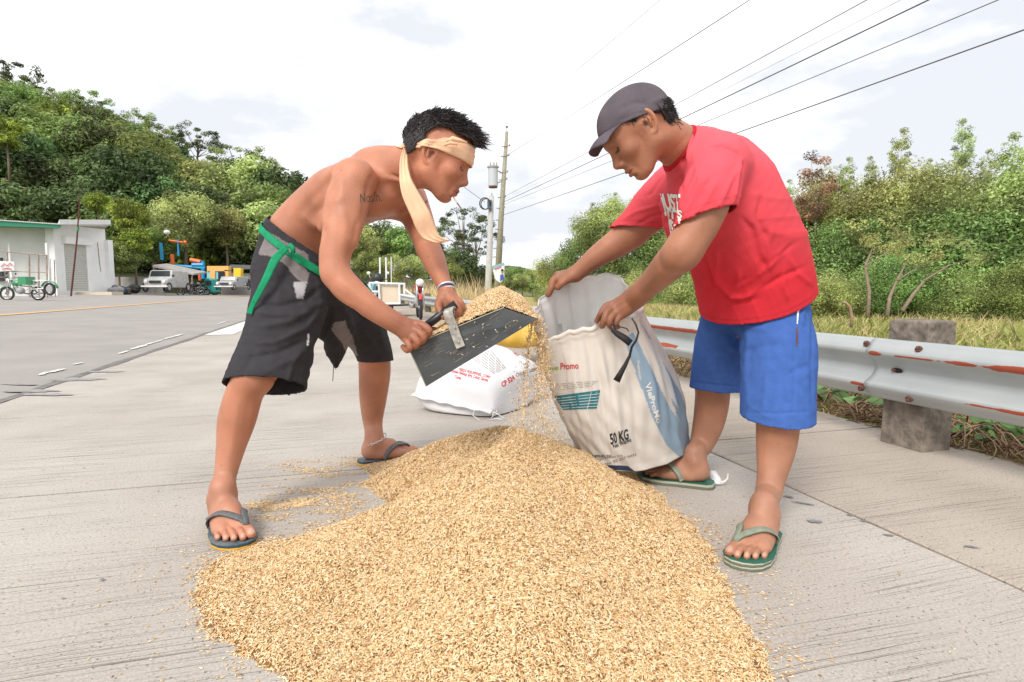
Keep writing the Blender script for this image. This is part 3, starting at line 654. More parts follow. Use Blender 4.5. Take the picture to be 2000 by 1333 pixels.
# white building: corner post near px 115, front wall to px 212, side wall goes off to the left and nearer
def B(px, d, z): q = P(px, 564, d); return np.array([q[0], q[1], z])
bz = .22
b = thing('building', B(165, DB, bz), 'low white painted building with a rolled shutter door and a white edged flat roof', 'building')
def wallquad(name, a, c, z0, z1, m, parent, th=.15, openings=()):
    "wall from a to c with rectangular openings (u0,u1,z0,z1), thickness th away from the camera"
    a = np.array(a, float); c = np.array(c, float); L_ = np.linalg.norm((c - a)[:2]); us = sorted({0, L_} | {x for o in openings for x in o[:2]}); zs = sorted({z0, z1} | {x for o in openings for x in o[2:]})
    mb = MB(); e = (c - a) / L_; nrm = np.array([-e[1], e[0], 0]) * th
    for i in range(len(us) - 1):
        for j in range(len(zs) - 1):
            um, zm = (us[i] + us[i + 1]) / 2, (zs[j] + zs[j + 1]) / 2
            if any(o[0] < um < o[1] and o[2] < zm < o[3] for o in openings): continue
            p0 = a + e * us[i]; p1 = a + e * us[i + 1]; p0[2] = p1[2] = zs[j]; q0 = p0.copy(); q1 = p1.copy(); q0[2] = q1[2] = zs[j + 1]
            mb.prism([p0, p1, q1, q0], nrm)
    return mb.build(name, m, parent)
A0 = B(118, 39, 0); A1 = B(212, 42.5, 0); top = .72 + (564 - 440) / F * 39
e = (A1 - A0); Lw = np.linalg.norm(e); e = e / Lw
u0 = Lw * .12; u1 = Lw * .57; dz0 = bz + .35; dz1 = .72 + (564 - 478) / F * 39.5
wallquad('front_wall', A0, A1, bz, top, M['white_wall'], b, .2, [(u0, u1, dz0, dz1)])
# shutter: rolled slats
mb = MB(); nrm = np.array([-e[1], e[0], 0]); n_ = 26
for k in range(n_):
    z = dz0 + (dz1 - dz0) * k / n_; hh = (dz1 - dz0) / n_
    p0 = A0 + e * u0 + nrm * .10; p1 = A0 + e * u1 + nrm * .10
    q = [p0 + [0, 0, z], p0 + [0, 0, z + hh], p1 + [0, 0, z + hh], p1 + [0, 0, z]]
    V = [q[0], q[3], (q[3] + q[2]) / 2 - nrm * .05, (q[0] + q[1]) / 2 - nrm * .05, q[1], q[2]]; mb.add(V, [(0, 1, 2, 3), (3, 2, 5, 4)])
mb.build('shutter', M['shutter'], b)
MB().box(A0 + e * (u0 + (u1 - u0) * .55) + [0, 0, dz1 + .28] - nrm * .12, (.1, .1, .1)).build('shutter_bracket', M['white_metal'], b)
bx = MB(); p0 = A0 + e * (u0 - .1) - nrm * .3; p1 = A0 + e * (u1 + .3) - nrm * .3; bx.prism([p0 + [0, 0, dz1 + .03], p1 + [0, 0, dz1 - .0], p1 + [0, 0, dz1 + .42], p0 + [0, 0, dz1 + .5]], nrm * .3); bx.build('shutter_box', M['white_wall'], b)
MB().box(A1 + e * .12 + [0, 0, bz + (top - bz) * .42] , (.45, .5, (top - bz) * .84)).build('corner_pillar', M['white_wall'], b)
MB().box(A0 + [-.2, -.1, bz + (top - bz) / 2 - .01], (.55, .55, top - bz - .02)).build('corner_pillar', M['white_wall'], b)
mb = MB(); MBp = A0 + e * u0 * .6; mb.box((A0 + A1) / 2 - nrm * .7 + [0, 0, bz + .12], (Lw * .9, 1.2, .3)); mb.build('step', M['cream'], b)
# long side wall on the left, recessed, with window
S0 = B(-90, 37.5, 0); S1 = B(110, 39.6, 0); wallquad('side_wall', S0, S1, bz, top - .05, M['white_wall'], b, .2)
for px in (28, 100):
    q = B(px, 38.2, bz + 1.7); MB().box(q - [0, .12, 0], (.12, .16, 3.4)).build('pilaster', M['white_wall'], b)
fr = MB().box(B(0, 38.2, 1.95), (.55, .16, 1.5)).build('window', M['glass'], b)
for k in range(3): MB().box(B(0, 38.05, 1.45 + k * .5), (.6, .06, .05)).build('window_bar', M['rust_bar'], fr)
# roof edges
mb = MB(); r0 = B(-95, 36.0, 0); r1 = B(127, 38.0, 0); z_ = .72 + (564 - 441) / F * 37
mb.prism([r0 + [0, 0, z_ - .1], r1 + [0, 0, z_ - .12], r1 + [0, 0, z_ + .1], r0 + [0, 0, z_ + .34]], [-3.4, 3.5, .25]); mb.build('roof', M['green_roof'], b)
mb = MB()
for k in range(60):
    q = r0 + (r1 - r0) * k / 59; mb.box(q + [0, .6, z_ + .36 - .24 * k / 59], (.05, 1.4, .06))
o = mb.build('roof_rib', M['white_metal'], b); o['kind'] = 'stuff'
mb = MB(); r0 = B(125, 37.6, 0); r1 = B(224, 41, 0); z2 = .72 + (564 - 442) / F * 38; z3 = .72 + (564 - 441) / F * 41
mb.prism([r0 + [0, 0, z2], r1 + [0, 0, z3], r1 + [0, 0, z3 + .32], r0 + [0, 0, z2 + .3]], [-3.2, 4, .1]); mb.build('roof_edge', M['white_metal'], b)
mb = MB(); q = B(196, 41.2, 0); mb.tube([q + [0, 0, 3.9], q + [.05, 0, 2.5], q + [.1, 0, 1.9]], .03, 5); mb.build('hanging_cable', M['rust_bar'], b)
# leaning rusty pole with green band
mb = MB(); mb.tube([B(137, 34, .2), P(150, 470, 34), P(156, 385, 34)], [.05, .045, .03], 7)
t = tag(mb.build('leaning_pole', mat('pole_rust', (.12, .03, .03), .8), None, loc=B(137, 34, .2)), 'thin rusty pole leaning in front of the shutter door', 'pole')
MB().tube([P(151.5, 452, 33.95), P(152.2, 444, 33.95)], .07, 7).build('green_band', M['green_paint'], t)
# rail cage and railings beside the tricycle
t = thing('railing', B(60, 30, .25), 'rusty welded pipe railing standing in front of the white side wall', 'railing')
zt = lambda y, d: .72 + (564 - y) / F * d
mb = MB(); mb.tube([P(-40, 488, 30), P(92, 499, 30)], .03, 6).tube([P(-40, 528, 30), P(92, 533, 30)], .025, 6).build('rail_bar', M['rust_bar'], t)
for px in (14, 57, 75, 91): MB().tube([P(px, 492 + px * .07, 30), B(px, 30, .25)], .035, 6).build('upright', M['rust_bar'], t)
t = thing('gate_frame', B(98, 28.5, .25), 'small rusty frame with thin bars right behind the tricycle', 'gate')
mb = MB(); mb.tube([B(92, 28.5, .3), P(92, 506, 28.5), P(106, 508, 28.5), B(107, 28.5, .3)], .025, 6).tube([P(99, 507, 28.5), B(99, 28.5, .3)], .015, 5).build('frame', M['rust_bar'], t)
# white notice on the railing
t = thing('notice_board', P(13, 520, 29.8), 'small white notice with red scrawl hung on the railing at the left edge', 'sign')
mb = MB(); mb.prism([P(-6, 510, 29.8), P(27, 511, 29.8), P(28, 529, 29.8), P(-6, 531, 29.8)], [0, .04, 0]); mb.build('board', M['white_metal'], t)
mb = MB(); mb.tube([P(2, 522, 29.75), P(8, 515, 29.75), P(13, 520, 29.75), P(20, 514, 29.75), P(24, 520, 29.75)], .02, 4).tube([P(4, 527, 29.75), P(12, 524, 29.75), P(22, 526, 29.75)], .02, 4).build('red_lettering', M['red_paint'], t)

# ---- motorcycle, in its own metric space: x forward, z up, wheel base 1.2
def motorcycle(loc, rz, label, cat='motorcycle', paint='red_paint', sc_=1, fairing=False, group=None, simple=False):
    t = thing('motorcycle', loc, label, cat, group); t.rotation_euler = (0, 0, rz)
    o0 = Vector(loc)
    def bd(mb, name, m, par=t, smooth=True):
        o = obj(name, np.array(mb.v) * sc_ + np.array(worigin(par)), mb.f, m, par, smooth=smooth); return o
    for x in (-.6, .62):
        wh = bd(MB().torus((x, 0, .29), (0, 1, 0), .255, .038, 24, 8), 'wheel', M['tyre'])
        bd(MB().torus((x, 0, .29), (0, 1, 0), .21, .012, 24, 6).tube([(x, -.05, .29), (x, .05, .29)], .035, 8), 'rim', M['chrome'], wh)
        if not simple:
            sp = MB()
            for k in range(10): a = k * math.pi / 5; sp.tube([(x, 0, .29), (x + .21 * math.cos(a), 0, .29 + .21 * math.sin(a))], .004, 3)
            bd(sp, 'spokes', M['chrome'], wh)
        f_ = MB()
        for a0 in [0]:
            pts = [(x + .31 * math.cos(a), 0, .29 + .31 * math.sin(a)) for a in np.linspace(R(35), R(150), 8)]; f_.tube(pts, .045, 6, flat=.35)
        bd(f_, 'mudguard', M[paint] if x > 0 and not fairing else M['chrome'])
    bd(MB().tube([(.62, -.07, .29), (.50, -.07, .68), (.44, -.07, .92)], .022, 6).tube([(.62, .07, .29), (.50, .07, .68), (.44, .07, .92)], .022, 6), 'fork', M['chrome'])
    bd(MB().tube([(.40, -.33, .98), (.44, -.14, .95), (.44, .14, .95), (.40, .33, .98)], .014, 6), 'handlebar', M['black'])
    bd(MB().ball((.53, 0, .86), (.07, .10, .09), 7), 'headlight', M['white_metal'])
    bd(MB().ball((.18, 0, .74), (.24, .12, .12), 8), 'fuel_tank', M[paint])
    bd(MB().ball((-.28, 0, .76), (.34, .12, .055), 8), 'seat', M['black'])
    bd(MB().ball((.08, 0, .42), (.17, .13, .15), 7).tube([(.15, 0, .5), (.3, 0, .62)], .06, 8), 'engine', M['grey_paint'])
    bd(MB().tube([(.42, 0, .85), (.05, 0, .62), (-.35, 0, .60), (-.6, 0, .30)], .025, 6).tube([(.42, 0, .8), (.25, 0, .35), (-.2, 0, .3), (-.6, 0, .29)], .02, 6), 'frame', M['black'])
    bd(MB().tube([(.2, -.15, .35), (-.2, -.17, .26), (-.7, -.19, .33)], [.025, .03, .045], 8), 'exhaust', M['chrome'])
    if fairing: bd(MB().ball((.50, 0, .98), (.10, .17, .16), 8), 'fairing', M['black']); 
    for s in (-1, 1):
        bd(MB().tube([(.42, .2 * s, .97), (.40, .25 * s, 1.1)], .006, 4).ball((.40, .26 * s, 1.14), (.012, .055, .04), 6), 'mirror', M['white_metal' if fairing else 'black'])
    bd(MB().ball((-.62, 0, .70), (.03, .05, .04), 5), 'tail_light', M['red_paint'])
    return t
def wheel(par, c, ax, r, name='wheel', rim='grey_paint'):
    wh = MB().torus(c, ax, r * .82, r * .18, 24, 8).build(name, M['tyre'], par, smooth=True)
    MB().tube([np.array(c) - np.array(ax) * r * .1, np.array(c) + np.array(ax) * r * .1], r * .55, 14).build('rim', M[rim], wh)
# green tricycle on the far left: motorcycle and open sidecar frame with a wheel at px 90
q = B(52, 25, .22)
mc = motorcycle(B(44, 25, .21), R(186), 'green motorcycle with an open sidecar frame parked before the white building', 'motorcycle', 'green_paint')
MB().tube([Vector(mc.location) + Vector(v) for v in [(.3, -.3, .35), (1.55, -.35, .35), (1.55, -.35, .6), (.3, -.3, .62)]], .022, 6).build('sidecar_frame', M['rust_bar'], mc) if False else None
t = thing('sidecar', B(80, 24.6, .22), 'green open sidecar frame with one fat wheel coupled to the green motorcycle', 'sidecar')
bz_ = .22
def zz(y, d=24.6): return P(0, y, d)[2]
mb = MB(); mb.tube([P(50, 566, 24.7), P(104, 563, 24.7)], .03, 6).tube([P(58, 548, 24.7), P(100, 549, 24.7)], .022, 6)
for px in (58, 66, 74, 82): mb.tube([P(px, 549, 24.7), P(px, 565, 24.7)], .012, 5)
mb.tube([P(56, 540, 24.9), P(60, 566, 24.9)], .02, 5).build('frame', M['white_metal'], t)
wheel(t, P(97, 565, 24.4), (.1, .99, 0), .27)
mb = MB(); c = P(97, 565, 24.4); mb.tube([c + np.array([.33 * math.cos(a), 0, .33 * math.sin(a)]) for a in np.linspace(R(5), R(160), 9)], .07, 6, flat=.4); mb.build('mudguard', M['green_paint'], t, smooth=True)
MB().box(P(52, 549, 24.6), (.32, .5, .34)).build('green_box', M['green_paint'], t)

M['jeep_paint'] = mat('jeep_paint', (.45, .45, .44), .4, var=.2, vscale=3)
M['sheet_roof'] = mat('sheet_roof', (.34, .32, .30), .7, var=.2, vscale=2)
# ---- jeepney-like truck facing the camera at px 300-360
def vehicle(px0, px1, py0, py1, d, label, paint, name='car', cat='car', front=True, z0=None, group=None):
    w_ = (px1 - px0) / F * d; hgt = (py1 - py0) / F * d; c = B((px0 + px1) / 2, d, P(0, py1, d)[2])
    t = thing(name, c, label, cat, group)
    def L_(v): return np.array(c) + np.array(v)
    wb = w_ * .5
    # body with sloped bonnet: profile along y (front at -)
    prof = [(-1.6, .20), (-1.65, .60), (-.95, .66), (-.75, 1.0), (1.6, 1.0), (1.65, .20)]
    V = []; n = len(prof)
    for s in (-1, 1):
        for (y, z) in prof: V.append(L_((s * wb * (.92 if z < .9 else .86), y * .9, z * hgt)))
    Fc = [tuple(range(n))[::-1], tuple(range(n, 2 * n))] + [(i, (i + 1) % n, n + (i + 1) % n, n + i) for i in range(n)]
    o = obj('body', V, Fc, M[paint], t); bv = o.modifiers.new('b', 'BEVEL'); bv.width = .07 * hgt; bv.segments = 3
    # windscreen lying on the slope
    a = L_((0, -.95 * .9, .66 * hgt)); c2 = L_((0, -.75 * .9, 1.0 * hgt)); sl_ = (c2 - a); nn = np.array([0, -sl_[2], sl_[1]]); nn /= np.linalg.norm(nn)
    if nn[1] > 0: nn = -nn
    pts = [a + sl_ * .15 + np.array([-wb * .76, 0, 0]), a + sl_ * .15 + np.array([wb * .76, 0, 0]), a + sl_ * .88 + np.array([wb * .7, 0, 0]), a + sl_ * .88 + np.array([-wb * .7, 0, 0])]
    MB().prism([p + nn * .035 for p in pts], -nn * .02).build('windscreen', M['glass'], t)
    MB().box(L_((0, -1.52, .46 * hgt)), (w_ * .42, .06, .12 * hgt)).build('grille', M['black'], t)
    MB().box(L_((0, -1.60, .27 * hgt)), (w_ * .98, .12, .07 * hgt)).build('bumper', M['white_metal'], t)
    for s in (-1, 1):
        MB().ball(L_((s * wb * .68, -1.52, .48 * hgt)), (.07 * w_, .05, .07 * w_), 6).build('headlight', M['white_metal'], t, smooth=True)
        MB().box(L_((s * wb * 1.04, -.9, .74 * hgt)), (.08 * w_, .05, .1 * hgt)).build('mirror', M['black'], t)
        for y in (-1.05, 1.05): wheel(t, L_((s * wb * .90, y * 1.2, .22 * hgt)), (1, 0, 0), .22 * hgt)
    return t
vehicle(302, 352, 529, 571, 44, 'dull white jeep with a wide windscreen parked facing the road', 'jeep_paint', 'jeep', 'jeep')
vehicle(438, 474, 541, 567, 47, 'grey-black parked car before the yellow gateway', 'grey_paint', 'parked_car', 'car')
vehicle(472, 500, 546, 566, 49, "dark parked car partly hidden by the shirtless man's shorts", 'black', 'parked_car', 'car')
# canvas shelter roof beside the jeep
t = thing('shelter', B(345, 48, .2), 'open shelter with a sloping pale sheet roof beside the white jeep', 'shelter')
mb = MB().prism([P(298, 518, 47), P(378, 535, 47), P(378, 538, 47), P(298, 522, 47)], [0, 2, .2]); mb.build('roof', M['sheet_roof'], t)
for px in (300, 375): MB().tube([B(px, 47.2, .2), P(px, 519 if px < 350 else 535, 47.2)], .05, 6).build('post', M['rust_bar'], t)
# low grey wall behind the junk
t = tag(MB().box(B(262, 50, .9), (5.0, .25, 1.6)).build('block_wall', mat('block_wall', (.3, .28, .27), .9, color2=(.42, .4, .38), vscale=2), None, loc=B(262, 50, .1)), 'low grey block wall between the white building and the jeep', 'wall')
mb = MB().prism([P(290, 538, 45), P(294, 538, 45), P(294, 556, 45), P(290, 556, 45)], [0, .05, 0])
tag(mb.build('red_sign', M['red_paint'], None, loc=P(292, 547, 45)), 'small upright red board left of the white jeep', 'sign')
# heap of covered junk right of the building
t = thing('junk_heap', B(238, 43, .2), 'heap of dark tarpaulin and branches right of the white building', 'heap')
r_ = random.Random(3)
for k in range(9):
    c = B(222 + k * 5, 43 + r_.uniform(-.5, .5), .5 + r_.uniform(-.1, .3)); mb = MB().ball(c, (r_.uniform(.3, .6), .4, r_.uniform(.2, .42)), 7)
    mb.v = [tuple(np.array(v) + np.array([r_.uniform(-.06, .06) for _ in range(3)])) for v in mb.v]
    mb.build('bundle', [M['black'], M['grey_paint'], M['bark'], mat('tarp', (.05, .1, .16), .6)][k % 4], t)
# motorcycles between the jeep and the cars
for k, (px, py, d, rz, pt, lab) in enumerate([(372, 569, 47, 200, 'red_paint', 'red motorcycle parked just right of the white jeep'), (388, 568, 49, 170, 'black', 'black motorcycle between the red and the teal ones'), (402, 566, 50, 190, 'teal', 'teal tricycle motorcycle in the row of parked bikes'), (424, 565, 54, 185, 'teal', 'teal motorcycle left of the grey car')]):
    motorcycle(B(px, d, .16), R(rz), lab, 'motorcycle', pt, 1.15, simple=True, group='motorcycles parked in a row')
t = thing('teal_sidecar', B(405, 49.5, .2), 'teal covered sidecar in the row of parked motorcycles', 'sidecar')
mb = MB().prism([B(396, 49, .4), B(416, 49, .4), B(414, 49, 1.5), B(400, 49, 1.6)], [0, 1.2, 0]); mb.build('cabin', M['teal'], t, bevel=.08); MB().box(B(407, 48.9, 1.2), (.5, .06, .35)).build('window', M['glass'], t); wheel(t, B(404, 49, .42), (0, 1, 0), .25)
# playground of coloured frames behind the tree
t = thing('playground', B(360, 57, 0), 'brightly painted play frame of blue and orange posts and beams seen through the tree', 'play frame')
for (x0, y0, x1, y1, r0, m_) in [(314, 475, 317, 508, .22, 'blue_paint'), (336, 497, 338, 522, .25, 'orange_paint'), (378, 508, 394, 548, .001, 'blue_paint'), (396, 510, 397, 545, .25, 'blue_paint'), (389, 530, 391, 548, .22, 'orange_paint'), (347, 468, 349, 500, .12, 'blue_paint'), (372, 508, 392, 512, .3, 'orange_paint'), (340, 519, 400, 524, .2, 'blue_paint'), (376, 518, 398, 518, .32, 'blue_paint'), (330, 470, 358, 474, .14, 'orange_paint'), (336, 520, 372, 522, .12, 'orange_paint'), (360, 473, 364, 474, .22, 'orange_paint')]:
    if r0 < .01: continue
    MB().tube([P(x0, y0, 51.5), P(x1, y1, 51.5)], r0 * .62, 8).build('painted_beam', M[m_], t)
MB().ball(P(326, 454, 50.5), (.26, .26, .2), 6).build('finial', M['white_metal'], t)
# yellow and light-blue gateway building
t = thing('gateway', B(432, 51, 0), 'peach and light blue painted gateway building behind the parked cars', 'building')
for (x0, x1, y0, y1, m_, dd) in [(404, 446, 520, 530, 'peach', 0), (404, 410, 530, 552, 'lblue', .1), (410, 420, 530, 556, 'peach', 0), (420, 426, 528, 556, 'lblue', .1), (438, 446, 528, 556, 'peach', 0), (424, 440, 524, 530, 'lblue', .15), (456, 470, 524, 541, 'yellow_p', -2)]:
    d = 51 + dd; MB().prism([P(x0, y0, d), P(x1, y0, d), P(x1, y1, d), P(x0, y1, d)], [0, .5, 0]).build('wall_panel', M[m_], t)
MB().prism([P(426, 531, 50.9), P(438, 531, 50.9), P(438, 560, 50.9), P(426, 560, 50.9)], [0, .2, 0]).build('doorway', M['black'], t)
t = thing('grey_shed', B(480, 54, 0), "grey roofed shed behind the cars beside the shirtless man's hip", 'shed')
MB().box(B(480, 54, 1.1), (3.6, 2, 2.0)).build('wall', mat('shed_wall', (.22, .21, .2), .8, var=.1, vscale=1), t); mb = MB().prism([P(446, 521, 52.5), P(512, 523, 52.5), P(512, 527, 52.5), P(446, 525, 52.5)], [-1.2, 3, .3]); mb.build('roof', mat('shed_roof', (.12, .12, .12), .6), t)
MB().prism([P(430, 466, 60), P(450, 470, 60), P(450, 473, 60), P(430, 469, 60)], [0, .1, 0]).v
tag(MB().tube([B(452, 60, 0), P(453, 470, 60)], .12, 8).tube([P(430, 466, 60), P(450, 470, 60)], .1, 6).build('lamp_post', M['white_metal'], None, loc=B(452, 60, 0)), 'pale lamp post with a short white arm in front of the hillside', 'lamp post')

# ---- sidecar rig and red motorcycle behind the shirtless man's arms
d = 15.0
t = thing('cargo_sidecar', B(755, d + .2, 0), "white cargo sidecar with a cream front board seen between the shirtless man's arms", 'sidecar')
MB().prism([P(740, 556, d), P(779, 557, d), P(779, 592, d), P(742, 593, d)], [0, .04, 0]).build('front_board', M['cream'], t)
mb = MB()
for a_, b_ in [((722, 553), (790, 555)), ((722, 553), (724, 590)), ((740, 556), (742, 594)), ((780, 556), (781, 594)), ((790, 555), (790, 575)), ((782, 576), (812, 582)), ((742, 594), (782, 593)), ((722, 570), (740, 570)), ((724, 585), (742, 594)), ((790, 565), (812, 582))]:
    mb.tube([P(*a_, d - .06), P(*b_, d - .06)], .028, 6)
mb.tube([P(722, 553, d + 1.3), P(790, 555, d + 1.3)], .028, 6).tube([P(722, 553, d), P(722, 553, d + 1.3)], .028, 6).tube([P(790, 555, d), P(790, 555, d + 1.3)], .028, 6)
mb.build('frame', M['white_metal'], t)
MB().prism([P(718, 597, d), P(792, 595, d), P(792, 598, d), P(718, 600, d)], [0, 1.2, 0]).build('floor', M['black'], t)
wheel(t, B(762, d + .5, .22), (1, 0, 0), .22); MB().prism([P(716, 556, d + .2), P(731, 552, d + .2), P(724, 580, d + .2)], [0, .3, 0]).build('blue_panel', M['lblue'], t)
mr = motorcycle(B(818, 14.3, 0), R(-78), 'red and chrome motorcycle with a white headlamp standing beside the cargo sidecar', paint='red_paint', sc_=1.0)
mr2 = motorcycle(B(745, 17.2, .0), R(-90), 'black-faired motorcycle with round white mirrors behind the cargo sidecar', paint='black', fairing=True, sc_=1.02)
# white pipe stubs behind
for k, (px, y0, y1, lab) in enumerate([(742, 503, 558, 'left short white roadside marker post'), (754, 503, 560, 'middle short white roadside marker post'), (764, 502, 545, 'thin white marker pole right of the two posts')]):
    tag(MB().tube([B(px, 24, -.3), P(px, y0, 24)], .035 if k < 2 else .02, 8).build('marker_post', M['white_metal'], None, loc=B(px, 24, -.3)), lab, 'post', 'white posts behind the sidecar')

# ---- poles
M['pole_conc'] = mat('pole_concrete', (.50, .48, .45), .85, color2=(.38, .37, .36), vscale=5)
M['pole_wood'] = mat('pole_steel_green', (.26, .24, .16), .85, color2=(.36, .33, .27), vscale=7)
dp = 32
t = thing('concrete_pole', B(953, dp, -.3), 'pale grey concrete electricity pole with a wire coil near its top', 'utility pole')
c0, c1 = P(953, 578, dp), P(960, 383, dp); mb = MB().tube([B(952, dp, -.4), c0, c1], [.20, .19, .13], 12); mb.build('shaft', M['pole_conc'], t, smooth=True)
MB().tube([c1, c1 + [0.02, 0, .14]], .04, 6).build('pin', M['grey_paint'], t)
MB().torus(P(947, 398, dp - .2), (.3, .9, .1), .30, .03, 18, 6).torus(P(949, 399, dp - .25), (.2, .95, .1), .27, .025, 18, 6).build('wire_coil', M['black'], t, smooth=True)
MB().box(P(956, 400, dp - .2), (.22, .2, .45)).build('meter_box', mat('meter', (.06, .09, .12), .5), t)
dq = 34
t2 = thing('tall_pole', B(972, dq, -.3), 'tall brownish electricity pole carrying brackets behind the concrete pole', 'utility pole')
q0, q1 = B(969, dq, -.4), P(990, 258, dq); mb = MB().tube([q0, P(979, 420, dq), q1], [.21, .15, .09], 12); mb.build('shaft', M['pole_wood'], t2, smooth=True)
MB().tube([q1, q1 + [0, 0, .2]], .02, 5).ball(q1 + [0, 0, .27], (.06, .06, .08), 6).build('top_insulator', M['black'], t2)
for y in (287, 306, 338, 352, 386, 407, 430, 448, 468, 485, 502):
    c = P(990 - (y - 258) * .083, y, dq); MB().tube([c - [.22, .1, .03], c + [.22, -.1, .03]], .03, 5).ball(c + [.22, -.1, .06], (.05, .05, .06), 5).build('bracket', M['pole_wood'], t2)
tf = thing('transformer', P(963, 346, dq - .2), 'grey can-shaped transformer hung on the tall pole', 'transformer')
c = P(963, 346, dq - .2); mb = MB().tube([c + [0, 0, -.53], c + [0, 0, -.5], c + [0, 0, .5], c + [0, 0, .53]], [.24, .27, .27, .24], 16).build('tank', mat('transformer_grey', (.5, .52, .56), .5), tf, smooth=False)
MB().tube([c + [0, 0, .5], c + [0, 0, .58]], .33, 12).build('lid', M['grey_paint'], tf)
MB().tube([c + [0, 0, -.60], c + [0, 0, -.53]], .25, 14).build('base', M['rust'], tf)
for x in (-.14, .05, .2): MB().tube([c + [x, 0, .58], c + [x, 0, .8]], [.05, .03], 6).build('bushing', M['rust_bar'], tf)
MB().tube([c + [.2, 0, .35], P(986, 340, dq)], .035, 5).tube([c + [.2, 0, -.35], P(984, 353, dq)], .035, 5).build('bracket', M['grey_paint'], tf)
# banner with a portrait of a man in a suit
t = thing('campaign_banner', P(974, 534, 31), 'small pointed campaign banner with a portrait tied to the poles', 'banner')
bp_ = [P(961, 520, 31), P(985, 513, 31), P(985, 546, 31), P(977, 553, 31), P(967, 546, 31)]
MB().prism(bp_, [0, .02, 0]).build('cloth', mat('banner_cloth', (.75, .78, .8), .7), t)
MB().prism([P(961, 520, 30.97), P(985, 513, 30.97), P(985, 517, 30.97), P(962, 526, 30.97)], [0, .01, 0]).build('teal_stripe', mat('stripe_teal', (.2, .45, .45), .6), t)
MB().prism([P(966, 524, 30.95), P(979, 520, 30.95), P(979, 522, 30.95), P(966, 527, 30.95)], [0, .01, 0]).build('pink_stripe', mat('stripe_pink', (.7, .15, .3), .6), t)
MB().prism([P(977, 537, 30.96), P(983, 536, 30.96), P(985, 546, 30.96), P(976, 549, 30.96)], [0, .01, 0]).build('portrait_suit', mat('suit_blue', (.03, .1, .4), .6), t)
MB().ball(P(981, 531, 30.96), (.07, .01, .10), 6).build('portrait_face', mat('print_skin', (.5, .25, .15), .6), t)
MB().ball(P(981, 528, 30.94), (.075, .01, .06), 6).build('portrait_hair', M['black'], t)
# ---- overhead wires: straight spans in the vertical plane of the pole line
M['wire'] = mat('wire', (.09, .09, .10), .6)
M['wire_thin'] = mat('wire_pale', (.25, .26, .28), .6)
def wire(x0, y0, x1, y1, d0, lat1, r, label, m='wire', ext=1.5):
    a = P(x0, y0, d0); v = ray(x1, y1); tt = lat1 / (v[0] * NR[0] + v[1] * NR[1]); c = v * tt + [0, 0, H]
    e = a + (c - a) * ext; pts = []
    for k in range(13):
        u = k / 12; p = a + (e - a) * u; L_ = np.linalg.norm(e - a); p[2] -= .25 * 4 * u * (1 - u) * .3; pts.append(p)
    tag(MB().tube(pts, r, 5).build('overhead_wire', M[m], None, loc=tuple(a), smooth=True), label, 'wire', 'wires running to the poles')
wire(990, 304, 1455, 0, dq, 8.5, .010, 'overhead wire crossing the sky between the two heads')
wire(990, 250, 1283, 0, dq, 7.5, .005, 'thin pale overhead wire highest over the pole top', 'wire_thin')
wire(984, 395, 1798, 0, dq, 9.4, .013, 'thick dark overhead wire rising from behind the cap')
wire(984, 385, 1680, 0, dq, 9.0, .008, 'overhead wire above the thick dark one', 'wire')
wire(984, 400, 1930, 0, dq, 9.6, .008, 'overhead wire just under the thick dark one')
wire(984, 420, 2000, 50, dq, 9.8, .012, 'lowest dark overhead wire leaving through the right edge')
wire(984, 390, 1745, 0, dq, 9.2, .004, 'faint thin overhead wire between two darker ones', 'wire_thin')
tag(MB().tube([P(947, 395, dp), P(905, 365, 30), P(872, 345, 28)], .012, 5).build('service_wire', M['wire'], None, loc=tuple(P(947, 395, dp)), smooth=True), 'service wire running from the concrete pole to the left behind the head', 'wire')
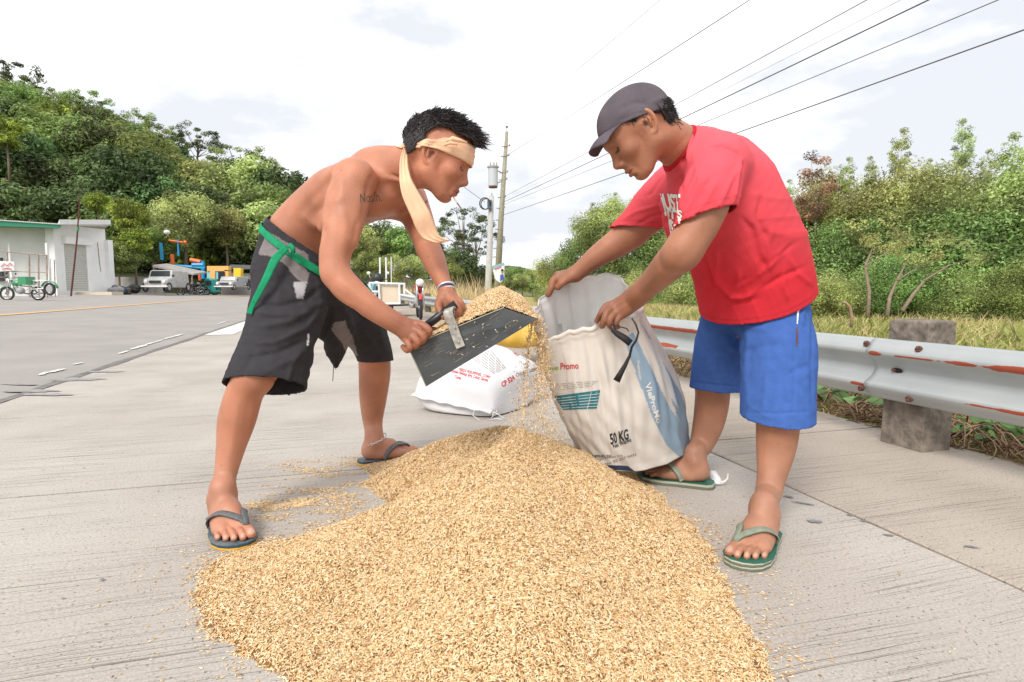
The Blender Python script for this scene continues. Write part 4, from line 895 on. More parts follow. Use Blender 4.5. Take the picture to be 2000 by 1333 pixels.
# ------------------------------------------------------------------ organic surfaces: smooth distance fields turned into one continuous mesh
def v3(*a): return np.array(a, float)
def smin(a, b, k):
    h = np.clip(.5 + .5 * (b - a) / k, 0, 1); return b + (a - b) * h - k * h * (1 - h)
class Field:
    def __init__(s): s.ops = []; s.mode = 'u'; s.br = None
    def _add(s, fn, c, r, k, mode=None): s.ops.append((fn, np.array(c, float), float(r), k, mode or s.mode, s.br)); return s
    def cone(s, a, b, ra, rb, k=.02, n=None, f=1.0, mode=None, cut=None):
        a = np.array(a, float); b = np.array(b, float); ba = b - a; L2 = ba.dot(ba) + 1e-12
        if n is not None: n = np.array(n, float); n /= np.linalg.norm(n)
        def fn(p):
            t = np.clip(((p - a) @ ba) / L2, 0, 1); q = p - a - t[:, None] * ba
            if n is not None: q = q + (1 / f - 1) * (q @ n)[:, None] * n
            d = np.sqrt((q * q).sum(1)) - (ra + t * (rb - ra))
            return d if cut is None else np.maximum(d, (p - cut[0]) @ cut[1])
        m = max(ra, rb) * max(1, f)
        return s._add(fn, (a + b) / 2, np.sqrt(L2) / 2 + m, k, mode)
    def path(s, pts, rs, k=.02, n=None, f=1.0, ki=.01, mode=None, cut=None):
        "a limb through several points, blended inside itself"
        pts = [np.array(p, float) for p in pts]; rs = list(rs)
        if len(pts) > 2:      # round the joints by adding points on a smooth curve
            q = []; qr = []
            for i in range(len(pts) - 1):
                p0, p1, p2, p3 = pts[max(i - 1, 0)], pts[i], pts[i + 1], pts[min(i + 2, len(pts) - 1)]; r0, r1, r2, r3 = rs[max(i - 1, 0)], rs[i], rs[i + 1], rs[min(i + 2, len(pts) - 1)]
                ns = 6 if np.linalg.norm(p2 - p1) > .045 else 3
                for u in np.arange(ns) / ns:
                    cr_ = lambda a, b, c, d: .5 * ((2 * b) + (-a + c) * u + (2 * a - 5 * b + 4 * c - d) * u * u + (-a + 3 * b - 3 * c + d) * u ** 3)
                    q.append(cr_(p0, p1, p2, p3)); qr.append(max(.0008, float(cr_(r0, r1, r2, r3))))
            pts, rs = q + [pts[-1]], qr + [rs[-1]]
        if n is not None: n = np.array(n, float); n /= np.linalg.norm(n)
        def fn(p):
            d = None
            for a, b, ra, rb in zip(pts[:-1], pts[1:], rs[:-1], rs[1:]):
                ba = b - a; t = np.clip(((p - a) @ ba) / (ba.dot(ba) + 1e-12), 0, 1); q = p - a - t[:, None] * ba
                if n is not None: q = q + (1 / f - 1) * (q @ n)[:, None] * n
                e = np.sqrt((q * q).sum(1)) - (ra + t * (rb - ra)); d = e if d is None else np.minimum(d, e)
            return d if cut is None else np.maximum(d, (p - cut[0]) @ cut[1])
        A = np.array(pts); c = (A.max(0) + A.min(0)) / 2
        return s._add(fn, c, np.linalg.norm(A - c, axis=1).max() + max(rs) * max(1, f), k, mode)
    def ell(s, c, r, Rm=None, k=.02, mode=None):
        c = np.array(c, float); r = np.array(r, float); Rm = np.eye(3) if Rm is None else np.array(Rm, float)   # rows are the axes
        def fn(p):
            q = (p - c) @ Rm.T; k0 = np.sqrt(((q / r) ** 2).sum(1)); k1 = np.sqrt(((q / r ** 2) ** 2).sum(1)) + 1e-9
            return k0 * (k0 - 1) / k1
        return s._add(fn, c, r.max(), k, mode)
    def branch(s, i): s.br = i; return s
    def plane(s, pt, n, k=.002, c=None, r=9):
        "cut away everything on the side n points to"
        pt = np.array(pt, float); n = np.array(n, float); n /= np.linalg.norm(n)
        return s._add(lambda p: -((p - pt) @ n), pt if c is None else c, r, k, 's')
    def ev(s, p, cen=None, rad=None, far=.016):
        "p (B,N,3) blocks with centres cen and radius rad"
        if cen is None:
            p = p.reshape(1, -1, 3); cen = (p[0].max(0) + p[0].min(0))[None] / 2; rad = np.linalg.norm(p[0] - cen, axis=1).max()
        base = np.full(p.shape[:2], 1e3); cen = np.asarray(cen)
        brs = {}
        def near(op): return np.linalg.norm(cen - op[1], axis=1) < op[2] + rad + far + op[3]
        for op in s.ops:
            if op[5] is not None or op[4] == 's': continue
            m = near(op)
            if not m.any(): continue
            e = op[0](p[m].reshape(-1, 3)).reshape(-1, p.shape[1]); base[m] = smin(base[m], e, op[3])
        res = base.copy()
        for op in s.ops:
            if op[5] is None: continue
            m = near(op)
            if not m.any(): continue
            if op[5] not in brs: brs[op[5]] = [np.full(p.shape[:2], 1e3), np.zeros(p.shape[0], bool), op[3]]
            b = brs[op[5]]; e = op[0](p[m].reshape(-1, 3)).reshape(-1, p.shape[1]); b[0][m] = smin(b[0][m], e, .004); b[1] |= m
        for b in brs.values():
            m = b[1]; res[m] = np.minimum(res[m], smin(base[m], b[0][m], b[2]))
        for op in s.ops:
            if op[4] != 's': continue
            m = near(op)
            if not m.any(): continue
            e = -op[0](p[m].reshape(-1, 3)).reshape(-1, p.shape[1]); res[m] = -smin(-res[m], -e, op[3])
        return res
    def ev1(s, p): return s.ev(np.asarray(p, float).reshape(-1, 3))[0]
def mesh_field(fd, lo, hi, h, drop=None):
    "surface nets over sparse blocks; returns vertices and quads"
    N = 8; lo = np.array(lo, float); hi = np.array(hi, float); nb = np.ceil((hi - lo) / (h * N)).astype(int)
    I = np.stack(np.meshgrid(*[np.arange(n) for n in nb], indexing='ij'), -1).reshape(-1, 3)
    cen = lo + (I + .5) * h * N; hd = h * N * .87
    # coarse test in groups
    dc = []
    for k in range(0, len(cen), 4096):
        q = cen[k:k + 4096]; dc.append(fd.ev(q[:, None, :], q, 0.0, far=hd * 1.6 + .01)[:, 0])
    dc = np.concatenate(dc); keep = np.abs(dc) < hd * 1.25 + .006; I = I[keep]; cen = cen[keep]
    g = np.stack(np.meshgrid(*[np.arange(N + 1)] * 3, indexing='ij'), -1).reshape(-1, 3)
    Dl = []
    for k in range(0, len(I), 512):
        q = lo + (I[k:k + 512, None, :] * N + g[None]) * h; Dl.append(fd.ev(q, cen[k:k + 512], hd).astype(np.float32))
    D = np.concatenate(Dl).reshape(-1, N + 1, N + 1, N + 1)
    corners = [(x, y, z) for x in (0, 1) for y in (0, 1) for z in (0, 1)]
    Dc = np.stack([D[:, x:N + x, y:N + y, z:N + z] for x, y, z in corners], -1); sg = Dc < 0; mix = sg.any(-1) & ~sg.all(-1)
    bi, ci, cj, ck = np.nonzero(mix); dv = Dc[bi, ci, cj, ck]; acc = np.zeros((len(bi), 3)); cnt = np.zeros(len(bi))
    ca = np.array(corners, float)
    for a in range(8):
        for b in range(a + 1, 8):
            if np.abs(ca[a] - ca[b]).sum() != 1: continue
            m = (dv[:, a] < 0) != (dv[:, b] < 0); t = dv[:, a] / (dv[:, a] - dv[:, b] + 1e-12)
            acc[m] += (ca[a] + t[m, None] * (ca[b] - ca[a])); cnt[m] += 1
    cell = I[bi] * N + np.stack([ci, cj, ck], 1); V = lo + (cell + acc / cnt[:, None]) * h
    S = 1 << 20; key = (cell[:, 0].astype(np.int64) * S + cell[:, 1]) * S + cell[:, 2]; o = np.argsort(key); ks = key[o]
    key_, fi = np.unique(ks, return_index=True)
    def look(c):
        k = (c[:, 0].astype(np.int64) * S + c[:, 1]) * S + c[:, 2]; j = np.clip(np.searchsorted(ks, k), 0, len(ks) - 1); ok = ks[j] == k; return np.where(ok, o[j], -1)
    Q = []
    for ax in range(3):
        sl0 = [slice(0, N)] * 3; sl1 = [slice(0, N)] * 3; sl1[ax] = slice(1, N + 1)
        d0 = D[(slice(None), *sl0)]; d1 = D[(slice(None), *sl1)]; m = (d0 < 0) != (d1 < 0); b_, i, j, k = np.nonzero(m); cc = I[b_] * N + np.stack([i, j, k], 1); fl = d0[b_, i, j, k] < 0
        u, v = [(1, 2), (2, 0), (0, 1)][ax]; eu = np.zeros(3, int); eu[u] = 1; evv = np.zeros(3, int); evv[v] = 1
        q = np.stack([look(cc - eu - evv), look(cc - evv), look(cc), look(cc - eu)], 1); q[~fl] = q[~fl][:, ::-1]; Q.append(q[(q >= 0).all(1)])
    Q = np.concatenate(Q)
    # pull the vertices onto the surface
    for it in range(1):
        e = h * .3; 
        d = chunk_ev(fd, V); gx_ = np.stack([chunk_ev(fd, V + np.eye(3)[a] * e) - d for a in range(3)], 1) / e
        gn = (gx_ ** 2).sum(1) + 1e-6; st = -(d / np.maximum(gn, .25))[:, None] * gx_; sl = np.linalg.norm(st, axis=1, keepdims=True); st *= np.minimum(1, h * .6 / (sl + 1e-9)); V = V + st
    return V, Q, gx_ / np.sqrt(gn)[:, None]
def chunk_ev(fd, V, cell=.03, far=.016):
    "evaluate the field at scattered points, grouped by place so far parts are skipped"
    k = np.floor(V / cell).astype(np.int64); key = (k[:, 0] * 73856093) ^ (k[:, 1] * 19349663) ^ (k[:, 2] * 83492791); o = np.argsort(key, kind='stable'); ks = key[o]; st = np.nonzero(np.r_[True, ks[1:] != ks[:-1]])[0]; en = np.r_[st[1:], len(ks)]
    # pad groups to blocks of 64
    out_ = np.empty(len(V)); idx = []
    for a, b in zip(st, en):
        for c in range(a, b, 64): q = o[c:min(c + 64, b)]; idx.append(np.pad(q, (0, 64 - len(q)), mode='edge'))
    idx = np.array(idx)
    for c in range(0, len(idx), 4096):
        ii = idx[c:c + 4096]; p = V[ii]; cen = (p.max(1) + p.min(1)) / 2; r = fd.ev(p, cen, cell * .9, far); out_[ii.ravel()] = r.ravel()
    return out_
def clean(V, Q, keepf):
    Q = Q[keepf]; u, inv = np.unique(Q.ravel(), return_inverse=True); return V[u], inv.reshape(Q.shape), u

def inside_poly(px, poly):
    x, y = px[:, 0], px[:, 1]; r = np.zeros(len(px), bool); n = len(poly)
    for i in range(n):
        x0, y0 = poly[i]; x1, y1 = poly[(i + 1) % n]
        if y0 == y1: continue
        m = ((y0 > y) != (y1 > y)) & (x < (x1 - x0) * (y - y0) / (y1 - y0) + x0); r ^= m
    return r
def dist_poly(px, pl, closed=False):
    pl = [np.array(p, float) for p in pl]; d = np.full(len(px), 1e9); tt = np.zeros(len(px)); n = len(pl)
    for i in range(n if closed else n - 1):
        a, b = pl[i], pl[(i + 1) % n]; ba = b - a; t = np.clip(((px - a) @ ba) / (ba @ ba + 1e-9), 0, 1); e = np.linalg.norm(px - a - t[:, None] * ba, axis=1); m = e < d; d[m] = e[m]; tt[m] = (i + t[m]) / (n - 1)
    return d, tt
def crumple(V, amp, f, ang, seed=0):
    "ridged soft creases running along one direction"
    px = proj(V) / 1000.; c, s_ = math.cos(ang), math.sin(ang); a = px[:, 0] * c + px[:, 1] * s_; b = -px[:, 0] * s_ + px[:, 1] * c
    w1 = np.sin(a * f * .35 + seed) + .6 * np.sin(b * f * .5 + 1.7 * seed); w2 = np.sin(a * f * .22 - b * f * .3 + 2 * seed)
    r = np.sin(b * f + 2.2 * w1 + 3 * V[:, 1]); q = (1 - np.abs(r)) ** 2.2; m = .5 + .5 * np.sin(a * f * .4 + 2 * w2 + seed); r2 = (1 - np.abs(np.sin(b * f * 2.1 + a * f * .6 + 3 * w2))) ** 3
    return amp * (q * m - .3 + .35 * r2 * (1 - m))
def folds(V, Nn, fl, ymax=None, cr=None):
    "raise or sink cloth along drawn lines: (points, width, height in mm); tapered at both ends"
    px = proj(V); o = np.zeros(len(V))
    for pts, wd, amp in fl:
        d, t = dist_poly(px, pts); o += amp * .001 * np.exp(-(d / wd) ** 2) * np.minimum(1, 4.5 * np.minimum(t, 1 - t) + .15)
    if cr is not None:
        for c_ in cr: o += crumple(V, *c_)
    if ymax is not None: o *= np.clip((ymax - V[:, 1]) / .04, 0, 1)
    return V + Nn * o[:, None]
def frame(fwd, up):
    x = np.array(fwd, float); x /= np.linalg.norm(x); z = np.array(up, float); z -= x * z.dot(x); z /= np.linalg.norm(z); return np.stack([x, np.cross(z, x), z])   # rows: forward, left, up
def foot(fd, heel, toe, z0, k=.012, flat=True, big=1, s=1.0, bi=100, lift=0):
    "bare foot: heel and toe ground points; big = +1 when the big toe is on the foot's left-hand side"
    heel = np.array(heel, float); toe = np.array(toe, float); x = toe - heel; x[2] = 0; x /= np.linalg.norm(x); y = np.array([-x[1], x[0], 0]) * big; z = v3(0, 0, 1)
    o = heel.copy(); o[2] = z0
    def q(a, b, c): return o + (x * a + y * b + z * c) * s
    fd.ell(q(.036, 0, .030), np.array([.036, .031, .032]) * s, np.stack([x, y, z]), k=.015)
    fd.cone(q(.04, 0, .05), q(.052, 0, .10), .031 * s, .030 * s, .02)
    fd.cone(q(.05, .0, .052), q(.115, .006, .044), .035 * s, .029 * s, .025)
    fd.cone(q(.10, .006, .048), q(.172, .018, .024), .026 * s, .019 * s, .022)
    fd.cone(q(.09, -.012, .032), q(.165, -.022, .017), .025 * s, .016 * s, .022)
    fd.cone(q(.165, .024, .021), q(.185, .027, .018), .022 * s, .017 * s, .014); fd.cone(q(.06, -.022, .018), q(.15, -.034, .016), .017 * s, .015 * s, .018)
    fd.ell(q(.052, .031, .078), np.array([.012, .009, .013]) * s, np.stack([x, y, z]), k=.012); fd.ell(q(.045, -.032, .070), np.array([.012, .009, .013]) * s, np.stack([x, y, z]), k=.012)
    T = [((.178, .028, .019), (.214, .032, .017), (.228, .033, .014), .0135), ((.178, .009, .018), (.215, .0115, .020), (.232, .012, .011), .0095), ((.172, -.007, .017), (.206, -.0075, .019), (.222, -.008, .010), .009),
         ((.164, -.021, .016), (.195, -.024, .017), (.209, -.025, .0095), .0085), ((.152, -.034, .014), (.178, -.040, .014), (.190, -.041, .009), .008)]
    tips = []
    for i, (a, b, c, r) in enumerate(T):
        fd.branch(bi + i); fd.path([q(*a), q(*b), q(*c)], [r * s, r * .98 * s, r * .92 * s], k=.006, ki=.003); fd.branch(None); tips.append((q(*c) , r * s))
    return o, x, y, tips, q(.054, 0, .092), q(.058, 0, .062)
def finger(fd, pts, r, i, k=.008):
    fd.branch(i); n = len(pts); fd.path(pts, [r * q for q in np.linspace(1.08, .86, n)], k=k, ki=.003); fd.branch(None)
def head(fd, C, Rm, s=1.0, jaw=1.0, lips=1.0, mouth_open=0.0, neckto=None, side=1):
    "adult male head: origin between the ears, rows of Rm are forward, left, up"
    Rm = np.array(Rm); C = np.array(C, float)
    def q(a, b, c): return C + (Rm[0] * a + Rm[1] * b + Rm[2] * c) * s
    def E(a, b, c, r, k=.02, mode=None, tilt=0):
        M_ = Rm
        if tilt: ct, st = math.cos(tilt), math.sin(tilt); M_ = np.stack([Rm[0] * ct - Rm[2] * st, Rm[1], Rm[0] * st + Rm[2] * ct])
        fd.ell(q(a, b, c), np.array(r) * s, M_, k=k * s, mode=mode)
    E(-.012, 0, .040, (.098, .076, .080)); E(-.045, 0, .022, (.058, .066, .062), .03); E(.040, 0, .045, (.050, .062, .052), .03)
    E(.055, 0, .004, (.036, .056, .045), .03); E(.048, 0, -.045, (.040, .046, .052), .03)
    fd.cone(q(.0, .052, -.045), q(.055, .026, -.088), .017 * s, .015 * s, .03 * s); fd.cone(q(.0, -.052, -.045), q(.055, -.026, -.088), .017 * s, .015 * s, .03 * s)
    fd.cone(q(-.005, .058, .005), q(0, .052, -.045), .018 * s, .018 * s, .03 * s); fd.cone(q(-.005, -.058, .005), q(0, -.052, -.045), .018 * s, .018 * s, .03 * s)
    E(.072, 0, -.090, (.018, .024, .017), .02)                                   # chin
    E(.0, 0, -.05, (.05, .045, .035), .03)
    for b in (1, -1):
        E(.060, .040 * b, -.016, (.022, .022, .018), .022)                       # cheekbone
        fd.cone(q(.082, .010 * b, .030), q(.070, .046 * b, .030), .012 * s, .009 * s, .014 * s)      # brow
    for b in (1, -1): E(.100, .031 * b, .009, (.019, .019, .0120), .012, 's')    # eye sockets
    for b in (1, -1): E(.074, .031 * b, .008, (.0150, .0155, .0140), .004); E(.0775, .031 * b, .013, (.0125, .017, .009), .003)
    for b in (1, -1): fd.cone(q(.0905, .018 * b, .0035), q(.0845, .046 * b, .0050), .0015 * s, .0012 * s, .0022 * s, mode='s')  # lid slit
    fd.path([q(.084, 0, .022), q(.094, 0, .002), q(.106, 0, -.022)], [.0085 * s, .0085 * s, .0105 * s], k=.012 * s, ki=.006)   # nose
    E(.106, 0, -.026, (.0115, .0115, .0105), .008)
    for b in (1, -1): E(.097, .0135 * b, -.031, (.0115, .0085, .0088), .006); E(.101, .0065 * b, -.0375, (.006, .0034, .0045), .003, 's')
    E(.086, 0, -.052, (.012, .022, .016), .015)                                   # muzzle
    E(.086, 0, -.074, (.011, .020, .012), .014)
    fd.path([q(.088, .022, -.0590), q(.0985, .007, -.0570), q(.0985, 0, -.0580), q(.0985, -.007, -.0570), q(.088, -.022, -.0590)], [.0025 * s, .0052 * s, .0050 * s, .0052 * s, .0025 * s], k=.005 * s, ki=.002)
    fd.path([q(.086, .021, -.0630 - mouth_open), q(.0965, 0, -.0690 - mouth_open), q(.086, -.021, -.0630 - mouth_open)], [.0025 * s, .0060 * s, .0025 * s], k=.005 * s, ki=.002)
    fd.path([q(.0885, .024, -.0612 - mouth_open * .5), q(.1020, 0, -.0632 - mouth_open * .5), q(.0885, -.024, -.0612 - mouth_open * .5)], [.0010 * s, .0014 * s + mouth_open * .45, .0010 * s], k=.002 * s, ki=.001, mode='s')
    E(.090, 0, -.081, (.006, .018, .0045), .008, 's')
    for b in (1, -1):                                                             # ears
        e0 = q(-.010, .074 * b, -.004)
        ax = Rm[0] * .35 + Rm[1] * b * .94; ax /= np.linalg.norm(ax); f_ = Rm[2] * .97 - Rm[0] * .2; f_ -= ax * f_.dot(ax); f_ /= np.linalg.norm(f_); g_ = np.cross(f_, ax)
        out2 = Rm[1] * b * .85 - Rm[0] * .45; out2 /= np.linalg.norm(out2); 
        pts = [(.012, .020), (.006, .033), (-.008, .037), (-.020, .028), (-.024, .010), (-.020, -.008), (-.010, -.022), (.001, -.029), (.008, -.022)]
        P_ = [q(-.008 + x * .95, (.071 + max(0, -(x - .01)) * .42) * b, z - .002) for x, z in pts]
        fd.path(P_, [.0044 * s, .0054 * s, .0056 * s, .0056 * s, .0052 * s, .0050 * s, .0052 * s, .0066 * s, .005 * s], k=.004 * s, ki=.003)
        fd.ell(q(-.013, .075 * b, .004), np.array([.016, .0035, .028]) * s, np.stack([Rm[0] * .92 + Rm[1] * b * -.38, Rm[0] * .38 * b + Rm[1] * .92, Rm[2]]), k=.005 * s)
        fd.path([q(-.001, .079 * b, .012), q(-.012, .084 * b, .018), q(-.017, .086 * b, .004), q(-.010, .082 * b, -.012)], [.0028 * s] * 4, k=.004 * s, ki=.002)
        E(-.003, .084 * b, -.001, (.0065, .010, .0105), .003, 's'); E(-.011, .086 * b, .016, (.005, .007, .008), .003, 's')
    return q

def tuck(V, fs, cuts=(), margin=.007, reach=.06, hem=.005):
    "keep the skin under the cloth"
    d = chunk_ev(fs, V, far=.065); idx = np.nonzero((d > -margin) & (d < reach))[0]
    if not len(idx): return V
    p = V[idx]; w = np.ones(len(idx))
    for pt, n, c, r in cuts:
        n = np.array(n, float) / np.linalg.norm(n); near = np.linalg.norm(p - np.array(c), axis=1) < r + .05
        w = np.where(near, w * np.clip((-((p - pt) @ n) - hem) / .006, 0, 1), w)
    g = np.stack([chunk_ev(fs, p + np.eye(3)[a] * .002, far=.07) - chunk_ev(fs, p - np.eye(3)[a] * .002, far=.07) for a in range(3)], 1); g /= np.linalg.norm(g, axis=1, keepdims=True) + 1e-9
    V = V.copy(); V[idx] = p - g * ((d[idx] + margin) * w)[:, None]; return V
def tuck_obj(o, fs, cuts=(), **k):
    n = len(o.data.vertices); V = np.empty(n * 3, np.float32); o.data.vertices.foreach_get('co', V); V = V.reshape(-1, 3).astype(float) + np.array(worigin(o.parent))
    V = tuck(V, fs, cuts, **k) - np.array(worigin(o.parent)); o.data.vertices.foreach_set('co', V.astype(np.float32).ravel()); o.data.update()
# ------------------------------------------------------------------ people
def px3(p): return P(p[0], p[1], p[2])
def rr_(rpx, d): return rpx * d / F
def limb(fd, J, k=.02, n=None, f=1.0, ki=.012):
    "joints as (photo x, photo y, distance, radius in photo pixels)"
    fd.path([P(x, y, d) for x, y, d, r in J], [r * d / F for x, y, d, r in J], k=k, n=n, f=f, ki=ki)
def skin_mat(name, c):
    m = mat(name, c, .5, .42, attr=True, var=.18, vscale=8, bump=.0012, bscale=240, sub=.08, detail=9)
    return m
SK_L = np.array((.47, .195, .115)); SK_R = np.array((.39, .17, .098))
M['skin_l'] = skin_mat('skin_tanned', tuple(SK_L)); M['skin_r'] = skin_mat('skin_brown', tuple(SK_R))
M['hair'] = mat('black_hair', (.018, .014, .013), .42, .5, var=.3, vscale=90, bump=.002, bscale=350)
M['eye'] = mat('eye', (.03, .02, .015), .15, .6)
XC, YC, ZC = v3(1, 0, 0), v3(0, 1, 0), v3(0, 0, 1)
cam_n = YC

def tint(V, base, marks):
    "skin colour per vertex: marks = (centre, radius, colour, strength)"
    C = np.tile(base, (len(V), 1)).astype(float)
    for c, r, col, st in marks:
        r = np.array(r if hasattr(r, '__len__') else (r, r, r)); d = np.sqrt((((V - np.array(c)) / r) ** 2).sum(1)); a = (np.clip(1.35 - d, 0, .5) * 2 * st)[:, None]; C = C * (1 - a) + np.array(col) * a
    return C
def head_marks(q, Rm, base, moust=0):
    lip = base * (.80, .52, .55); m = []
    def loc(c, r, col, st): m.append((q(*c), r, col, st, 1))
    return m
def tint_head(V, C, hc, Rm, s, base, stubble=.25):
    L = ((V - hc) @ np.array(Rm).T) / s; x, y, z = L.T; ay = np.abs(y)
    def ellm(cx, cy, cz, rx, ry, rz): return np.clip(1.4 - np.sqrt(((x - cx) / rx) ** 2 + ((ay - cy) / ry) ** 2 + ((z - cz) / rz) ** 2), 0, .5) * 2
    def linm(a, b, w):
        a, b = np.array(a), np.array(b); ba = b - a; p = np.stack([x, ay, z], 1) - a; t = np.clip((p @ ba) / (ba @ ba), 0, 1); q = p - t[:, None] * ba
        d = np.sqrt((q[:, 0] / 1.4) ** 2 + (q[:, 1] / 1.4) ** 2 + q[:, 2] ** 2); return np.clip(1.5 - d / w, 0, 1)
    def mixc(a, col):
        a = a[:, None]; C[:] = C * (1 - a) + np.array(col) * a
    near = (np.abs(x) < .14) & (ay < .11) & (z > -.12) & (z < .13)
    for a, col in [(ellm(.099, 0, -.0570, .012, .020, .0045) * .7, base * (.72, .45, .48)), (ellm(.097, 0, -.0695, .012, .018, .0052) * .7, base * (.80, .52, .55)),
                   (linm((.092, .014, .026), (.066, .050, .031), .0045) * .75, (.035, .025, .02)), (linm((.090, .017, .0030), (.066, .049, .0050), .0024) * .95, (.03, .02, .016)), (linm((.094, .016, .0110), (.068, .050, .0125), .0012) * .45, base * .45),
                   (ellm(.10, 0, -.0635, .010, .024, .0016) * .8, (.10, .03, .03)), (ellm(.101, .0065, -.0385, .006, .0035, .003) * .8, (.06, .02, .015)),
                   (ellm(.097, 0, -.0475, .010, .020, .0055) * stubble, (.06, .045, .04)), (ellm(.085, 0, -.092, .016, .018, .010) * stubble * .5, (.08, .06, .05)),
                   (ellm(-.003, .082, -.001, .007, .010, .010) * .75, base * .30), (linm((-.004, .080, .026), (-.020, .088, .004), .0030) * .35, base * .5), (linm((.012, .074, .020), (.010, .074, -.018), .0030) * .35, base * .55)]:
        mixc(np.where(near, a, 0), col)
    return C
def build_body(name, fd, lo, hi, h, parent, m, base, cull=None, colf=None, nails=(), fl=(), keep=None):
    V, Q, Nn = mesh_field(fd, lo, hi, h)
    if fl: V = folds(V, Nn, fl)
    if cull is not None:
        k = cull(V); V, Q, u = clean(V, Q, ~(k[Q].all(1))); Nn = Nn[u]
    if keep is not None:      # even out the limbs, leaving face, hands and feet sharp
        w = np.ones(len(V))
        for c, r in keep: w *= np.clip(np.linalg.norm(V - np.array(c), axis=1) / r - 1, 0, .4) / .4
        a = np.concatenate([Q[:, 0], Q[:, 1], Q[:, 2], Q[:, 3]]); b = np.concatenate([Q[:, 1], Q[:, 2], Q[:, 3], Q[:, 0]]); aa = np.concatenate([a, b]); bb = np.concatenate([b, a]); cn = np.bincount(aa, minlength=len(V))[:, None] + 1e-9
        for _ in range(14):
            m_ = np.stack([np.bincount(aa, V[bb, k], minlength=len(V)) for k in range(3)], 1) / cn; V = V + (m_ - V) * (.6 * w)[:, None]
    C = np.tile(base, (len(V), 1)).astype(float)
    if colf: C = colf(V, C)
    for c, r, n_ in nails:
        d = np.linalg.norm((V - c) / r, axis=1); a = np.clip(1.3 - d, 0, .3)[:, None] / .3 * (Nn @ n_ > .3)[:, None] * .55; C = C * (1 - a) + np.array((.60, .38, .29)) * a
    o = obj(name, V, Q, m, parent, smooth=True, col=C); return o
def nail_list(tips, x):
    L = []
    for c, r in tips: L.append((c + x * r * .35 + ZC * r * .75, r * .62, ZC))
    return L
def shell(name, fd, lo, hi, h, parent, m, cuts, th=.004, fl=(), colf=None, base=(1, 1, 1), ymax=None, rel=0, cr=None):
    "cloth: surface of a field with openings cut by (point, normal, centre, radius) planes"
    for q_ in cuts:
        if len(q_) > 4: fd.plane(q_[0], q_[1], .0015, c=q_[2], r=9)
    cuts = [q_[:4] for q_ in cuts]
    V, Q, Nn = mesh_field(fd, lo, hi, h); kill = np.zeros(len(V), bool)
    for pt, n, c, r in cuts:
        n = np.array(n, float) / np.linalg.norm(n); kill |= (((V - pt) @ n) > -.0012 - h * .12) & (np.linalg.norm(V - np.array(c if c is not None else pt), axis=1) < r + .02) & (np.abs(Nn @ n) > .80)
    V, Q, u = clean(V, Q, ~(kill[Q].sum(1) >= 3)); Nn = Nn[u]
    if fl: V = folds(V, Nn, fl, ymax, cr)
    col = None
    if colf is not None: col = np.tile(np.array(base, float), (len(V), 1)); col = colf(V, col)
    o = obj(name, V, Q, m, parent, smooth=True, col=col)
    s = o.modifiers.new('thickness', 'SOLIDIFY'); s.thickness = th; s.offset = -1; return o
